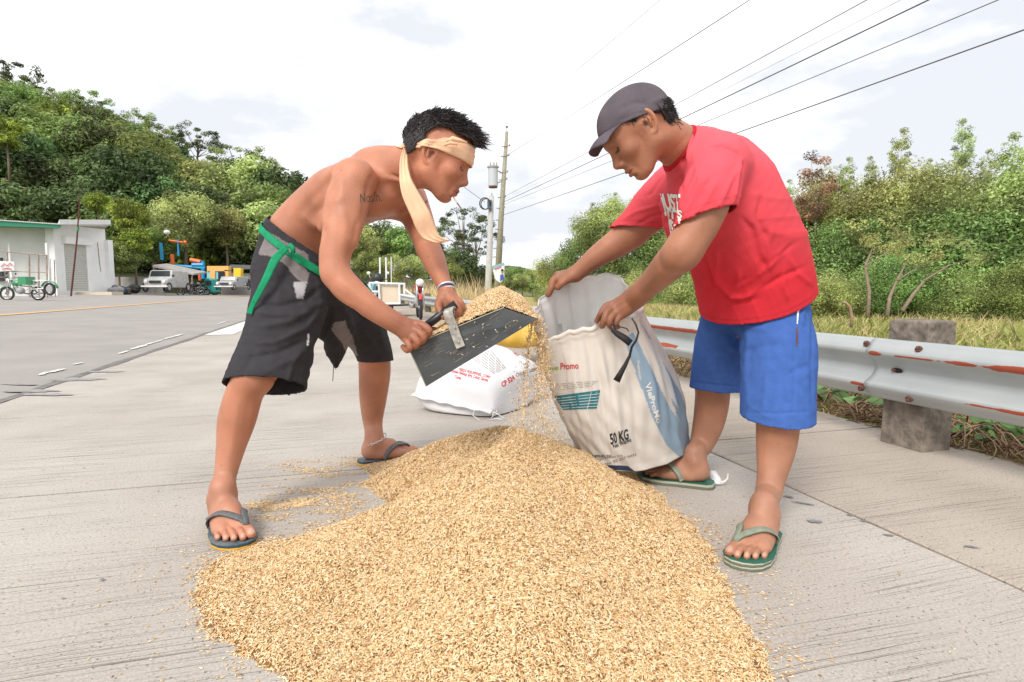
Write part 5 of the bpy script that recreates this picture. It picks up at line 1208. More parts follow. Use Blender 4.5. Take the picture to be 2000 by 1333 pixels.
def sandal(parent, o, x, y, tips, s, fld, top_c, strap_m, mats, lam=False, thick=.014, wide=1.0):
    "flip-flop: two-layer sole and a V strap; o foot origin, x forward, y to the big toe"
    base = o.copy(); base[2] = 0
    outl = [(-.018, 0), (-.014, .022), (.0, .034), (.04, .038), (.09, .036), (.14, .044), (.18, .051), (.215, .050), (.24, .038), (.252, .018), (.252, -.004), (.242, -.026), (.222, -.044), (.19, -.054), (.15, -.053), (.10, -.044), (.04, -.038), (.0, -.034), (-.014, -.022)]
    def ring(z, g): return [base + (x * (a * s + (g if a > .1 else -g)) + y * (b * s * wide + math.copysign(g, b) if b else 0)) + ZC * z for a, b in outl]
    n = len(outl)
    t = thing('sandal', tuple(base), None, None); t.parent = parent; t.location = tuple(np.array(base) - np.array(worigin(parent)))
    def layer(nm, z0, z1, m, g=0):
        A, Bv = ring(z0, g), ring(z1, g); Fc = [tuple(range(n))[::-1], tuple(range(n, 2 * n))] + [(i, (i + 1) % n, n + (i + 1) % n, n + i) for i in range(n)]
        q = obj(nm, A + Bv, Fc, m, t); b = q.modifiers.new('b', 'BEVEL'); b.width = .0015; b.segments = 2
        # orientation follows the big-toe side, so recompute
        bm = bmesh.new(); bm.from_mesh(q.data); bmesh.ops.recalc_face_normals(bm, faces=bm.faces); bm.to_mesh(q.data); bm.free(); return q
    if lam:
        k = 4
        for i in range(k): layer('sole_layer', .0 + thick * i / k + .0006, thick * (i + 1) / k, mats[0 if i % 2 == 0 else 1], -.0012 * (i % 2))
    else: layer('sole_layer', .0006, thick * .5, mats[0]); layer('sole_layer', thick * .5, thick, mats[1], -.0008)
    layer('footbed', thick, thick + .0015, mats[2], -.003)
    def q(a, b, c): return base + (x * a + y * b) * s + ZC * (c * s + thick)
    toe = q(.178, .0185, .004)
    for b in (1, -1):
        if b > 0: pts = [toe, q(.172, .019, .024), q(.155, .030, .044), q(.13, .040, .050), q(.105, .044, .034), q(.085, .043, .006)]
        else: pts = [toe, q(.172, .018, .026), q(.155, .0, .047), q(.132, -.022, .048), q(.105, -.040, .034), q(.085, -.043, .006)]
        P_ = [np.array(p) for p in pts]; fine = []
        for i in range(len(P_) - 1):
            p0 = P_[max(i - 1, 0)]; p1 = P_[i]; p2 = P_[i + 1]; p3 = P_[min(i + 2, len(P_) - 1)]
            for u in np.linspace(0, 1, 5)[:-1]: fine.append(.5 * ((2 * p1) + (-p0 + p2) * u + (2 * p0 - 5 * p1 + 4 * p2 - p3) * u * u + (-p0 + 3 * p1 - 3 * p2 + p3) * u ** 3))
        fine.append(P_[-1]); V = []; Fc = []; cen = q(.13, 0, .0)
        for _ in range(5):
            for i in range(3, len(fine) - 2):
                p = fine[i]; nrm = p - cen; nrm /= np.linalg.norm(nrm); d_ = float(chunk_ev(fld, p[None], far=.05)[0])
                if abs(d_) < .06: fine[i] = p + nrm * (.0035 - d_) * .9
            for i in range(2, len(fine) - 2): fine[i] = (fine[i - 1] + 2 * fine[i] + fine[i + 1]) / 4
        for i in range(3, len(fine) - 2):
            d_ = float(chunk_ev(fld, fine[i][None], far=.05)[0]); nrm = fine[i] - cen; nrm /= np.linalg.norm(nrm)
            if d_ < .003: fine[i] = fine[i] + nrm * (.003 - d_)
        for i, p in enumerate(fine):
            tn = fine[min(i + 1, len(fine) - 1)] - fine[max(i - 1, 0)]; tn /= np.linalg.norm(tn); nrm = p - cen; nrm[:] = nrm - tn * nrm.dot(tn); nrm /= np.linalg.norm(nrm) + 1e-9; sd = np.cross(tn, nrm)
            wd = .0045 + .0065 * min(1, i / 6); 
            for (a, b2) in ((-1, 0), (-.6, .0035), (.6, .0035), (1, 0), (.6, -.001), (-.6, -.001)): V.append(p + sd * wd * a * s + nrm * b2)
        m_ = len(fine)
        for i in range(m_ - 1):
            for k in range(6): Fc.append((i * 6 + k, i * 6 + (k + 1) % 6, (i + 1) * 6 + (k + 1) % 6, (i + 1) * 6 + k))
        Fc += [tuple(range(6)), tuple(range((m_ - 1) * 6, m_ * 6))[::-1]]
        obj('strap', V, Fc, strap_m, t, smooth=True)
    return t

# ================================================================== shirtless man with the scoop (left)
def W(x, y, d): return P(x, y, d)
manL = thing('person', (-.85, 1.95, 0), 'shirtless tanned man in dark knee shorts and cloth headband tipping a scoop of grain', 'person')
fd = Field()
d0 = 1.98
# axes of the trunk
pel = W(585, 512, 2.02); wst = W(592, 450, 2.02); rib = W(652, 392, 1.99); che = W(718, 372, 1.95); nb = W(775, 343, 1.93)
ta = che - wst; ta /= np.linalg.norm(ta)
shR = W(692, 352, 1.765); shL = W(800, 385, 2.09)
ln = shL - shR; ln -= ta * ln.dot(ta); ln /= np.linalg.norm(ln)        # across the shoulders, away from the camera
fr = np.cross(ta, ln)                                                     # towards the back or front
Rt = np.stack([ta, ln, fr])
fd.ell(W(585, 520, 2.03), (.10, .150, .100), Rt, k=.04)
fd.ell(W(588, 462, 2.02), (.10, .132, .096), Rt, k=.05)
fd.ell(W(622, 422, 2.01), (.10, .130, .092), Rt, k=.05)
fd.ell(W(668, 388, 1.985), (.115, .142, .100), Rt, k=.05)
fd.ell(W(722, 370, 1.96), (.105, .150, .095), Rt, k=.05)
fd.ell(W(765, 362, 1.96), (.070, .125, .075), Rt, k=.045)
# shoulder blade, trapezius, collar region, pectoral
fd.ell(W(672, 345, 1.88), (.065, .060, .030), Rt, k=.035)
fd.cone(W(720, 318, 1.93), W(800, 318, 1.86), rr_(26, 1.9), rr_(22, 1.85), .04)
fd.cone(W(735, 330, 2.0), W(810, 330, 1.92), rr_(26, 2.0), rr_(24, 1.9), .04)
fd.ell(W(745, 398, 1.88), (.062, .062, .034), Rt, k=.045)
fd.ell(W(782, 398, 2.02), (.060, .060, .034), Rt, k=.045)
fd.cone(W(712, 345, 1.80), W(770, 352, 1.86), .011, .010, .02)            # collar bone
fd.cone(W(672, 398, 1.84), W(640, 440, 1.86), .035, .03, .03)                   # side of the ribs
# neck
fd.path([W(752, 338, 1.92), W(800, 326, 1.85), W(842, 318, 1.79)], [rr_(46, 1.92), rr_(36, 1.85), rr_(36, 1.80)], k=.035, ki=.02)
fd.cone(W(790, 372, 1.88), W(838, 352, 1.745), .012, .012, .018)              # neck tendon
# furrow of the spine, ribs, belly crease
fd.cone(W(600, 425, 1.99) , W(640, 440, 1.86), .02, .02, .03)
# right arm (near)
limb(fd, [(692, 352, 1.765, 42), (678, 392, 1.735, 41), (664, 450, 1.70, 34), (654, 505, 1.68, 30), (654, 535, 1.67, 27)], k=.035)
fd.cone(W(700, 395, 1.72), W(682, 470, 1.69), rr_(20, 1.7), rr_(17, 1.7), .02)   # biceps
limb(fd, [(654, 532, 1.67, 26), (676, 560, 1.665, 29), (706, 585, 1.665, 24.5), (740, 610, 1.67, 20), (768, 628, 1.68, 17)], k=.014)
limb(fd, [(722, 602, 1.668, 15), (768, 628, 1.68, 16.5), (788, 638, 1.69, 17)], k=.02, n=(.35, .2, 1), f=1.1)
# right hand round the pipe
fd.ell(W(795, 644, 1.69), (.040, .026, .020), frame(W(815, 650, 1.70) - W(770, 628, 1.69), (-.2, -.6, .7)), k=.02)
fd.ell(W(800, 650, 1.688), (.026, .034, .018), frame(W(812, 640, 1.70) - W(790, 664, 1.69), (0, -1, .1)), k=.018)
FR = [([(806, 632, 1.70), (822, 634, 1.685), (838, 646, 1.675), (831, 658, 1.70), (818, 656, 1.73)], 7.4), ([(802, 642, 1.69), (816, 647, 1.675), (828, 659, 1.67), (820, 669, 1.695), (808, 664, 1.725)], 7.2),
      ([(796, 652, 1.69), (806, 658, 1.672), (816, 669, 1.668), (808, 677, 1.69), (798, 670, 1.72)], 7.0), ([(789, 660, 1.69), (795, 668, 1.675), (801, 679, 1.67), (795, 685, 1.69), (787, 678, 1.715)], 6.4)]
for i, (p_, r_) in enumerate(FR): finger(fd, [W(*a) for a in p_], rr_(r_, 1.69), 10 + i)
finger(fd, [W(800, 634, 1.72), W(818, 638, 1.75), W(836, 644, 1.755), W(850, 644, 1.75)], rr_(7.4, 1.72), 14)
# left arm (far)
limb(fd, [(800, 388, 2.09, 33), (815, 425, 2.04, 30), (829, 462, 1.96, 26), (836, 486, 1.91, 23)], k=.035)
limb(fd, [(836, 484, 1.91, 22), (846, 505, 1.88, 23.5), (858, 534, 1.83, 19), (868, 560, 1.79, 15.5), (873, 575, 1.775, 15)], k=.014)
fd.ell(W(876, 588, 1.765), (.034, .030, .017), frame(W(884, 602, 1.755) - W(870, 572, 1.775), (-.1, -1, .2)), k=.018)
finger(fd, [W(862, 582, 1.765), W(856, 596, 1.745), (W(860, 610, 1.73)), W(866, 619, 1.725)], rr_(7.6, 1.75), 20, k=.012)
finger(fd, [W(880, 586, 1.755), W(892, 596, 1.735), W(897, 612, 1.735), W(891, 626, 1.75)], rr_(7.6, 1.75), 21, k=.01)
finger(fd, [W(886, 584, 1.77), W(899, 592, 1.755), W(903, 608, 1.76), W(897, 620, 1.78)], rr_(7.2, 1.76), 22, k=.01)
finger(fd, [W(888, 584, 1.785), W(899, 592, 1.78), W(902, 606, 1.785), W(896, 616, 1.80)], rr_(6.8, 1.78), 23, k=.01)
finger(fd, [W(886, 586, 1.80), W(895, 594, 1.80), W(897, 606, 1.81)], rr_(6.4, 1.8), 24, k=.01)
# legs
limb(fd, [(570, 540, 1.93, 50), (540, 640, 1.86, 47), (497, 735, 1.79, 38)], k=.03)
hl, tl_ = G(430, 1016), G(474, 1082)
fo = foot(fd, hl, hl + (tl_ - hl) / np.linalg.norm((tl_ - hl)[:2]) * .25, .014, big=1, s=1.06, bi=30)
def leg(fd, J, A, k=.02):
    fd.path([P(x, y, d) for x, y, d, r in J] + [A[4], A[5]], [r * d / F for x, y, d, r in J] + [.0335, .030], k=k)
leg(fd, [(497, 735, 1.79, 34), (478, 768, 1.80, 35), (463, 820, 1.80, 35.5), (452, 870, 1.79, 28), (441, 925, 1.77, 21.5)], fo)
limb(fd, [(640, 560, 2.14, 44), (690, 620, 2.24, 40), (730, 685, 2.34, 31)], k=.03)
hl2 = G(706, 906); tl2 = G(828, 893)
fo2 = foot(fd, hl2, hl2 + (tl2 - hl2) / np.linalg.norm((tl2 - hl2)[:2]) * .25, .016, big=-1 * -1, s=1.02, bi=40)
leg(fd, [(730, 685, 2.34, 30), (732, 725, 2.37, 31), (729, 775, 2.40, 27), (728, 820, 2.42, 20)], fo2)
# head
def pose_head(ear, nose, d, s, side, th=14, roll=0):
    "head frame from where the ear and the nose tip show; side = which way the near ear lies"
    e_ = W(ear[0], ear[1], d); n_ = W(nose[0], nose[1], d); f0 = frame(n_ - e_, (0, 0, 1)); c_, s_ = math.cos(R(th)), math.sin(R(th))
    Rm = np.stack([f0[0] * c_ + f0[2] * s_, f0[1], f0[2] * c_ - f0[0] * s_]); return e_ + Rm[0] * .010 * s, Rm
sL = .96
HL, RmL = pose_head((847, 310), (911, 364), 1.78, sL, -1)
qL = head(fd, HL, RmL, s=sL)
lo, hi = (-1.15, 1.45, -.01), (-.05, 2.75, 1.32)
def cullL(V):
    px = proj(V)
    # hidden inside the shorts
    return ((px[:, 1] > 545) & (px[:, 1] < 735) & (px[:, 0] > 480) & (px[:, 0] < 640) & (V[:, 1] > 1.74) & (px[:, 0] < 630 - (px[:, 1] - 545) * .3) )
def colL(V, C):
    C = tint_head(V, C, HL, RmL, sL, SK_L, .12)
    return weather(V, C, [W(808, 650, 1.69), W(885, 600, 1.75)], [fo, fo2], HL)
def weather(V, C, hands, feet, hd):
    "hands and feet tan darker, dust greys the feet, blotches everywhere"
    for h_ in hands: a = np.clip(1.3 - np.linalg.norm(V - h_, axis=1) / .16, 0, 1)[:, None] * .22; C = C * (1 - a * np.array((1, 1.15, 1.25)))
    for f_ in feet: a = np.clip(1.2 - np.linalg.norm(V - f_[0], axis=1) / .26, 0, 1)[:, None] * .30; C = C * (1 - a) + np.array((.42, .30, .23)) * a * .8
    n_ = np.sin(V[:, 0] * 31 + 2 * np.sin(V[:, 2] * 23)) * np.sin(V[:, 2] * 37 + 3 * np.sin(V[:, 1] * 29)) * .5 + np.sin(V[:, 0] * 83 + V[:, 2] * 61) * np.sin(V[:, 1] * 77) * .25
    C = C * (1 + .075 * n_)[:, None]; C[:, 0] *= 1 + .02 * n_
    a = np.clip(1.2 - np.linalg.norm(V - hd, axis=1) / .16, 0, 1); C[:, 1] *= 1 - .06 * a; C[:, 2] *= 1 - .06 * a
    rs = np.random.default_rng(3); sp = V[rs.integers(0, len(V), 60)]
    for p in sp: d = np.linalg.norm(V - p, axis=1); C = C * (1 - .45 * (np.clip(1.4 - d / rs.uniform(.0012, .0022), 0, 1) > 0)[:, None] * .6)
    return C
nails = nail_list(fo[3], fo[1]) + nail_list(fo2[3], fo2[1])
t1 = time.time()
SKF = [([(690, 318), (650, 345), (605, 395), (575, 430)], 8, -4.65), ([(640, 335), (665, 350), (668, 385), (650, 400)], 7, 4.65), ([(600, 400), (622, 440), (632, 470)], 9, -3.875), ([(575, 425), (600, 450), (628, 478)], 4, -3.875), ([(585, 415), (612, 440), (634, 462)], 4, 3.1), ([(610, 385), (630, 420), (640, 450)], 7, 3.1),
       ([(700, 425), (692, 470), (678, 510)], 5, -4.65), ([(668, 400), (676, 440), (668, 490)], 7, 3.875), ([(735, 330), (720, 360), (712, 400), (706, 440)], 5, -4.65), ([(750, 352), (758, 372), (775, 380)], 4, -4.65), ([(742, 345), (775, 352), (800, 360)], 4, 4.65), ([(760, 340), (785, 350), (800, 366)], 3, -4.65),
       ([(700, 445), (740, 440), (790, 425)], 4, 3.875), ([(660, 545), (700, 578), (745, 608)], 4, 2.48), ([(672, 530), (705, 562), (740, 592)], 5, -2.48), ([(650, 560), (668, 578), (690, 592)], 4, -2.48), ([(745, 600), (775, 622), (795, 640)], 2.2, 2.17), ([(838, 500), (850, 530), (862, 560)], 2.5, 2.48), ([(850, 500), (862, 530), (868, 556)], 2.5, 2.17), ([(829, 470), (842, 478), (850, 470)], 4, -3.875),
       ([(468, 770), (456, 850), (444, 920)], 6, 2.325), ([(488, 775), (478, 850)], 6, -2.325), ([(742, 720), (740, 790)], 4, 1.86), ([(808, 648), (800, 655), (795, 664)], 1.8, -1.86), ([(820, 480), (830, 470)], 3, -2.325), ([(640, 395), (634, 430), (632, 470)], 3, -3.1)]
bodyL = build_body('body', fd, lo, hi, .0033, manL, M['skin_l'], SK_L, None, colL, nails, SKF, [(HL, .13), (W(808, 652, 1.69), .06), (W(885, 602, 1.76), .055), (fo[0] + fo[1] * .17, .10), (fo2[0] + fo2[1] * .17, .10)])
print('body L', len(bodyL.data.vertices), round(time.time() - t1, 1))
# ---------------- what he wears
def head_loc(HC, Rm, s, px, py, d):
    L = ((W(px, py, d) - HC) @ np.array(Rm).T) / s; return L[0], L[2]
def hair_cap(name, parent, HC, Rm, s, poly, d, grow, m, h=.0036, strands=0, seed=0, ln=(.02, .045), dirf=None, rs=.0016, top=.0):
    fh = Field(); q = lambda a, b, c: HC + (Rm[0] * a + Rm[1] * b + Rm[2] * c) * s
    fh.ell(q(-.012, 0, .040 + top * .5), np.array((.098 + grow, .076 + grow, .080 + grow + top)) * s, Rm, k=.02); fh.ell(q(-.045, 0, .022), np.array((.058 + grow, .066 + grow, .062 + grow)) * s, Rm, k=.03 * s); fh.ell(q(.040, 0, .045 + top * .4), np.array((.050 + grow, .062 + grow, .052 + grow + top)) * s, Rm, k=.03 * s)
    fh.cone(q(-.06, 0, .0), q(-.055, 0, -.04), .05 * s, .045 * s, .03)
    V, Q, Nn = mesh_field(fh, HC - .17, HC + .17, h)
    L = ((V - HC) @ Rm.T) / s; pl = [head_loc(HC, Rm, s, a, b, d) for a, b in poly]
    inp = inside_poly(np.stack([L[:, 0], L[:, 2]], 1) + np.random.default_rng(seed).normal(0, .0012, (len(L), 2)), pl)
    V, Q, u = clean(V, Q, inp[Q].all(1)); Nn = Nn[u]; L = L[u]
    r = np.random.default_rng(seed)
    # clumpy relief
    n_ = np.sin(L[:, 0] * 160 + 3 * np.sin(L[:, 1] * 90)) * np.sin(L[:, 1] * 140 + L[:, 2] * 60); V = V + Nn * (n_ * .0012)[:, None]
    o = obj(name, V, Q, m, parent, smooth=True); sd = o.modifiers.new('s', 'SOLIDIFY'); sd.thickness = .006; sd.offset = -1
    if strands:
        mb = MB(); k = 0
        while k < strands:
            i = r.integers(len(V)); l = L[i]; dr, lg = dirf(l, Nn[i], r)
            if lg <= 0: continue
            k += 1; p = V[i] - Nn[i] * .002; dr = dr / np.linalg.norm(dr); c = r.normal(0, .35, 3); pts = [p + dr * lg * t + c * lg * t * t * .6 + v3(0, 0, -.25) * lg * t ** 3 for t in (0, .35, .7, 1)]
            mb.tube(pts, [rs * q_ * r.uniform(.7, 1.2) for q_ in (1.3, 1.1, .7, .12)], 3, cap=False)
        ob = mb.build('strands', m, o, smooth=True); ob['kind'] = 'stuff'
    return o
def dirL(l, n, r):
    f = RmL[0]; u = RmL[2]; x, y, z = l
    if x < -.03 and z < .085: return n * .16 + u * .9 - f * .1 + r.normal(0, .08, 3), r.uniform(.010, .020)     # combed up the back of the head
    if z < .065: return n * .2 + f * .6 + u * .5, r.uniform(.008, .014)
    tuft = math.sin(x * 120 + 2 * math.sin(y * 90)) * math.sin(y * 110 + x * 40)
    return n * .38 + f * (.8 + 1.6 * max(0, x)) + u * .6 + r.normal(0, .12, 3) + RmL[1] * tuft * .5, (.016 + .016 * max(0, tuft + .3)) * r.uniform(.7, 1.15) * (1.0 + .45 * (x > .035))
hairpoly = [(786, 262), (800, 312), (818, 306), (822, 292), (838, 288), (842, 272), (862, 258), (884, 262), (906, 276), (930, 284), (950, 262), (935, 215), (870, 190), (800, 210)]
hairL = hair_cap('hair', manL, HL, RmL, sL, hairpoly, 1.78, .009, M['hair'], strands=5200, seed=2, dirf=dirL, top=.010, rs=.0013)
# shorts
M['short_l'] = mat('dark_shorts_cloth', (.032, .032, .037), .8, .15, attr=True, var=.12, vscale=30, bump=.0012, bscale=300)
up_w = W(618, 412, 2.0) - W(592, 450, 2.0); up_w /= np.linalg.norm(up_w)
pA = W(520, 757, 1.83); nA = W(513, 800, 1.80) - pA; nA /= np.linalg.norm(nA)
pB = W(712, 706, 2.33); nB = W(713, 750, 2.33) - pB; nB /= np.linalg.norm(nB)
pT = W(586, 462, 2.0)
fs = Field()
fs.ell(W(580, 525, 2.02), (.125, .165, .118), Rt, k=.05); fs.ell(W(588, 462, 2.02), (.115, .145, .108), Rt, k=.05)
fs.path([W(585, 500, 2.0), W(568, 580, 1.93), W(547, 665, 1.87), W(519, 752, 1.82), W(506, 800, 1.81)], [rr_(64, 2.0), rr_(72, 1.93), rr_(72, 1.87), rr_(79, 1.83), rr_(83, 1.82)], k=.05, n=YC, f=.86, cut=(pA, nA))
fs.path([W(632, 545, 2.14), W(688, 612, 2.22), W(728, 682, 2.33), W(738, 750, 2.38)], [rr_(56, 2.14), rr_(52, 2.2), rr_(36, 2.33), rr_(36, 2.38)], k=.05, cut=(pB, nB))
fs.path([W(640, 580, 2.05), W(652, 640, 2.10), W(656, 680, 2.14), W(656, 715, 2.15)], [rr_(48, 2.05), rr_(36, 2.1), rr_(22, 2.14), rr_(6, 2.15)], k=.04)
fb = Field(); fb.ops = [((lambda p, f=op[0]: f(p) - .0055), op[1], op[2] + .01, op[3], op[4], op[5]) for op in fs.ops]
grey = (.21, .19, .19); dark = np.array((.040, .038, .043))
gp1 = [(523, 452), (503, 498), (520, 499), (538, 505), (559, 519), (572, 535), (589, 552), (581, 580), (590, 583), (599, 553), (605, 535), (596, 525), (603, 510), (602, 497), (560, 474)]
gp2 = [(652, 630), (674, 627), (690, 662), (699, 696), (678, 695), (668, 670), (647, 646)]; gp3 = [(598, 735), (606, 715), (612, 720), (596, 770), (585, 772)]
def colShL(V, C):
    px = proj(V); C[:] = dark
    for g_, yl in ((gp1, 2.02), (gp2, 2.4)):
        m_ = inside_poly(px, g_) & (V[:, 1] < yl); C[m_] = grey
    m_ = inside_poly(px, [(601, 651), (604.5, 651), (603.5, 676), (599.5, 676)]) & (V[:, 1] < 2); C[m_] = (.6, .6, .6)
    m_ = inside_poly(px, [(573, 552), (600, 550), (592, 584), (579, 582)]) & (V[:, 1] < 2); C[m_] = (.42, .42, .43)
    return C
FLs = [([(505, 640), (560, 630), (620, 600)], 7, 10), ([(490, 672), (540, 668), (600, 640), (628, 600)], 6, 9), ([(495, 590), (540, 600), (600, 585), (630, 560)], 6, -8), ([(480, 700), (540, 690), (600, 665)], 6, -8), ([(560, 560), (600, 600), (640, 590)], 6, 8),
       ([(500, 610), (545, 618), (590, 610)], 6, 8), ([(460, 725), (520, 728), (580, 700), (610, 680)], 7, 4), ([(640, 560), (648, 610), (632, 660), (610, 700)], 6, -10), ([(655, 570), (680, 620), (700, 680)], 6, 9), ([(620, 540), (628, 580), (618, 620)], 6, 5), ([(690, 600), (720, 640), (750, 690)], 7, -4),
       ([(512, 480), (530, 500), (560, 505)], 4, 4), ([(540, 485), (570, 505), (595, 520)], 4, 4), ([(520, 470), (514, 498)], 4, -4), ([(470, 740), (490, 700), (500, 660)], 6, -4), ([(560, 755), (570, 715), (590, 680)], 6, 5), ([(600, 752), (612, 715)], 5, -5), ([(540, 520), (520, 560), (512, 610)], 8, 4), ([(740, 640), (756, 690)], 5, 4)]
CUL = [(pA, nA, W(518, 757, 1.83), .16), (pB, nB, W(730, 706, 2.33), .13), (pT, up_w, pT, .3, 1)]
shortsL = shell('shorts', fs, (-1.1, 1.55, .33), (-.25, 2.65, 1.05), .0052, manL, M['short_l'], CUL, .005, FLs, colShL, ymax=2.35, cr=[(.0050, 38, -.35, 1.0), (.0030, 70, .5, 4.0)])
tuck_obj(bodyL, fs, [q_[:4] for q_ in CUL], margin=.017)
# green belt with a hanging end, and the buckle
M['green_belt'] = mat('green_webbing', (.01, .27, .12), .7, .2, var=.15, vscale=60, bump=.001, bscale=400)
pb1 = pT - up_w * .030; pb2 = pT - up_w * .054
belt = shell('belt', fb, (-1.0, 1.7, .6), (-.4, 2.4, 1.0), .0044, shortsL, M['green_belt'], [(pb1, up_w, pT, .4, 1), (pb2, -up_w, pT, .4, 1)], .003)
def ribbon(name, A, Bp, m, parent, th=.0025, wob=0, nv=5, twist=None, seed=0, pleat=0):
    "cloth ribbon between two edge lines; pleat gives lengthwise folds"
    A = np.array(A); Bp = np.array(Bp); n0 = len(A); uu = np.linspace(0, n0 - 1, n0 * 5)
    def sp(Pn): return np.stack([np.interp(uu, np.arange(n0), Pn[:, k]) for k in range(3)], 1)
    a, b = sp(A), sp(Bp)
    for X in (a, b):
        for _ in range(3): X[1:-1] = (X[:-2] + 2 * X[1:-1] + X[2:]) / 4
    V = []; 
    for i in range(len(a)):
        for j in range(nv):
            t = j / (nv - 1); p = a[i] * (1 - t) + b[i] * t; p = p + v3(0, -1, .2) * (pleat * math.sin(t * 17 + .6 * math.sin(i * .5)) + wob * math.sin(i * .55 + t * 2)); V.append(p)
    mb = MB().grid(np.array(V), len(a), nv); o = mb.build(name, m, parent, smooth=True); s = o.modifiers.new('t', 'SOLIDIFY'); s.thickness = th; return o
ribbon('belt_tail', [W(558, 478, 1.845), W(530, 500, 1.81), W(514, 540, 1.79), W(497, 575, 1.79), W(486, 600, 1.80), W(482, 612, 1.80)], [W(566, 486, 1.845), W(543, 512, 1.81), W(526, 548, 1.79), W(508, 580, 1.79), W(495, 603, 1.80), W(492, 615, 1.80)], M['green_belt'], shortsL, .003)
MB().torus(W(571, 487, 1.84), (.25, 1, .2), .011, .0022, 16, 6).build('buckle', M['chrome'], shortsL, smooth=True)
MB().tube([W(566, 480, 1.838), W(572, 484, 1.828), W(572, 494, 1.832)], .005, 6, flat=2).build('belt_loop', M['green_belt'], shortsL, smooth=True)
MB().tube([W(652, 708, 2.12), W(651, 728, 2.12), W(650, 745, 2.12)], .0014, 5).tube([W(654, 708, 2.12), W(656, 722, 2.12)], .0014, 5).build('drawstring', M['black'], shortsL)
# inner dark waistband of the underwear is the cloth above the belt
# headband
M['band'] = mat('peach_cloth', (.80, .52, .34), .85, .1, var=.08, vscale=25, bump=.0012, bscale=220)
def loc2(px, py): return head_loc(HL, RmL, sL, px, py, 1.74)
xs = [(799, 283, 291), (820, 284, 296), (846, 281, 298), (868, 274, 303), (895, 277, 312), (918, 280, 320), (932, 284, 322)]
tb = np.array([[loc2(x, (a + b) / 2)[0], loc2(x, a)[1], loc2(x, b)[1]] for x, a, b in xs]); tb = tb[np.argsort(tb[:, 0])]
nphi, nv = 90, 9; PP = []
for i in range(nphi):
    ph = 2 * math.pi * i / nphi; dx, dy = math.cos(ph), math.sin(ph); xloc = .085 * dx
    zt_, zb_ = np.interp(xloc, tb[:, 0], tb[:, 1]), np.interp(xloc, tb[:, 0], tb[:, 2])
    for j in range(nv): t = j / (nv - 1); PP.append((dx, dy, zt_ * (1 - t) + zb_ * t, t, ph))
PP = np.array(PP); O = HL + (PP[:, 2:3] * RmL[2]) * sL + RmL[0] * (-.005); D = PP[:, 0:1] * RmL[0] + PP[:, 1:2] * RmL[1]
lo_, hi_ = np.full(len(PP), .02), np.full(len(PP), .14)
fhd = Field(); fhd.ops = fd.ops
for _ in range(14):
    md = (lo_ + hi_) / 2; ins = chunk_ev(fd, O + D * md[:, None]) < 0; lo_ = np.where(ins, md, lo_); hi_ = np.where(ins, hi_, md)
rad = lo_.reshape(nphi, nv); rad = np.maximum(rad, (np.roll(rad, 1, 0) + np.roll(rad, -1, 0)) / 2); rad = rad.ravel()
pleat = .0028 * np.abs(np.sin(PP[:, 3] * 9.5 + .9 * np.sin(PP[:, 4] * 2 + 1) + .4 * np.sin(PP[:, 4] * 5))) + .0025
Vb = O + D * (rad + pleat)[:, None]
hb = MB().grid(Vb, nphi, nv, closeu=True).build('headband', M['band'], manL, smooth=True); s_ = hb.modifiers.new('t', 'SOLIDIFY'); s_.thickness = .003; s_.offset = -1
MB().tube([W(872, 276, 1.685), W(884, 271, 1.68), (W(898, 275, 1.69)), W(912, 279, 1.70)], [.003, .007, .006, .003], 8).tube([W(868, 284, 1.685), W(880, 279, 1.68), W(893, 283, 1.685)], [.003, .005, .003], 8).build('headband_fold', M['band'], hb, smooth=True)
MB().ball(W(796, 289, 1.76), (.012, .014, .014), 8).build('knot', M['band'], hb, smooth=True)
ed = [((789, 284), (797, 290), 1.755), ((780, 318), (797, 325), 1.72), ((779, 352), (803, 350), 1.695), ((786, 386), (824, 386), 1.685), ((802, 422), (840, 415), 1.69), ((812, 446), (851, 443), 1.70), ((824, 467), (857, 461), 1.71), ((850, 476), (872, 467), 1.715), ((866, 473), (884, 469), 1.72)]
ribbon('headband_tail', [W(*a, d) for a, b, d in ed], [W(*b, d + .004) for a, b, d in ed], M['band'], hb, .002, .0015, 11, pleat=.0026)
# eyes (near one and far one), bracelets, anklet, cigarette
for b in (1, -1): MB().ball(qL(.0735, .031 * b, .0060), .0105 * sL, 8).build('eye', M['eye'], manL, smooth=True)
silver = mat('silver', (.75, .8, .8), .3, metal=.6)
for k, (m_, r_) in enumerate([(silver, .0032), (mat('blue_band', (.03, .05, .2), .5), .002), (silver, .003)]):
    c = W(871 + k * 1.2, 562 + k * 4, 1.785); MB().torus(c, W(873, 575, 1.775) - W(866, 552, 1.80), .0255, r_, 24, 6).build('bracelet', m_, manL, smooth=True)
ca = fo2[5] + v3(.0, 0, .018); ax = unit_ = v3(-.35, -.15, 1.0); ax /= np.linalg.norm(ax); u_ = v3(1, 0, 0) - ax * ax[0]; u_ /= np.linalg.norm(u_); w_ = np.cross(ax, u_)
ank = thing('anklet', tuple(ca), None, None); ank.parent = manL; ank.location = tuple(ca - np.array(manL.location))
mb = MB()
for k in range(26):
    a = 2 * math.pi * k / 26; c = ca + (u_ * math.cos(a) + w_ * math.sin(a)) * .0475 * (1.0 if True else 1); tn = -u_ * math.sin(a) + w_ * math.cos(a)
    mb.torus(c, (u_ * math.cos(a) + w_ * math.sin(a)) if k % 2 else ax, .0042, .0013, 8, 4)
mb.build('chain', silver, ank)
t = thing('cigarette', tuple(W(891, 392, 1.775)), 'thin cigarette hanging from the lips of the shirtless man', 'cigarette')
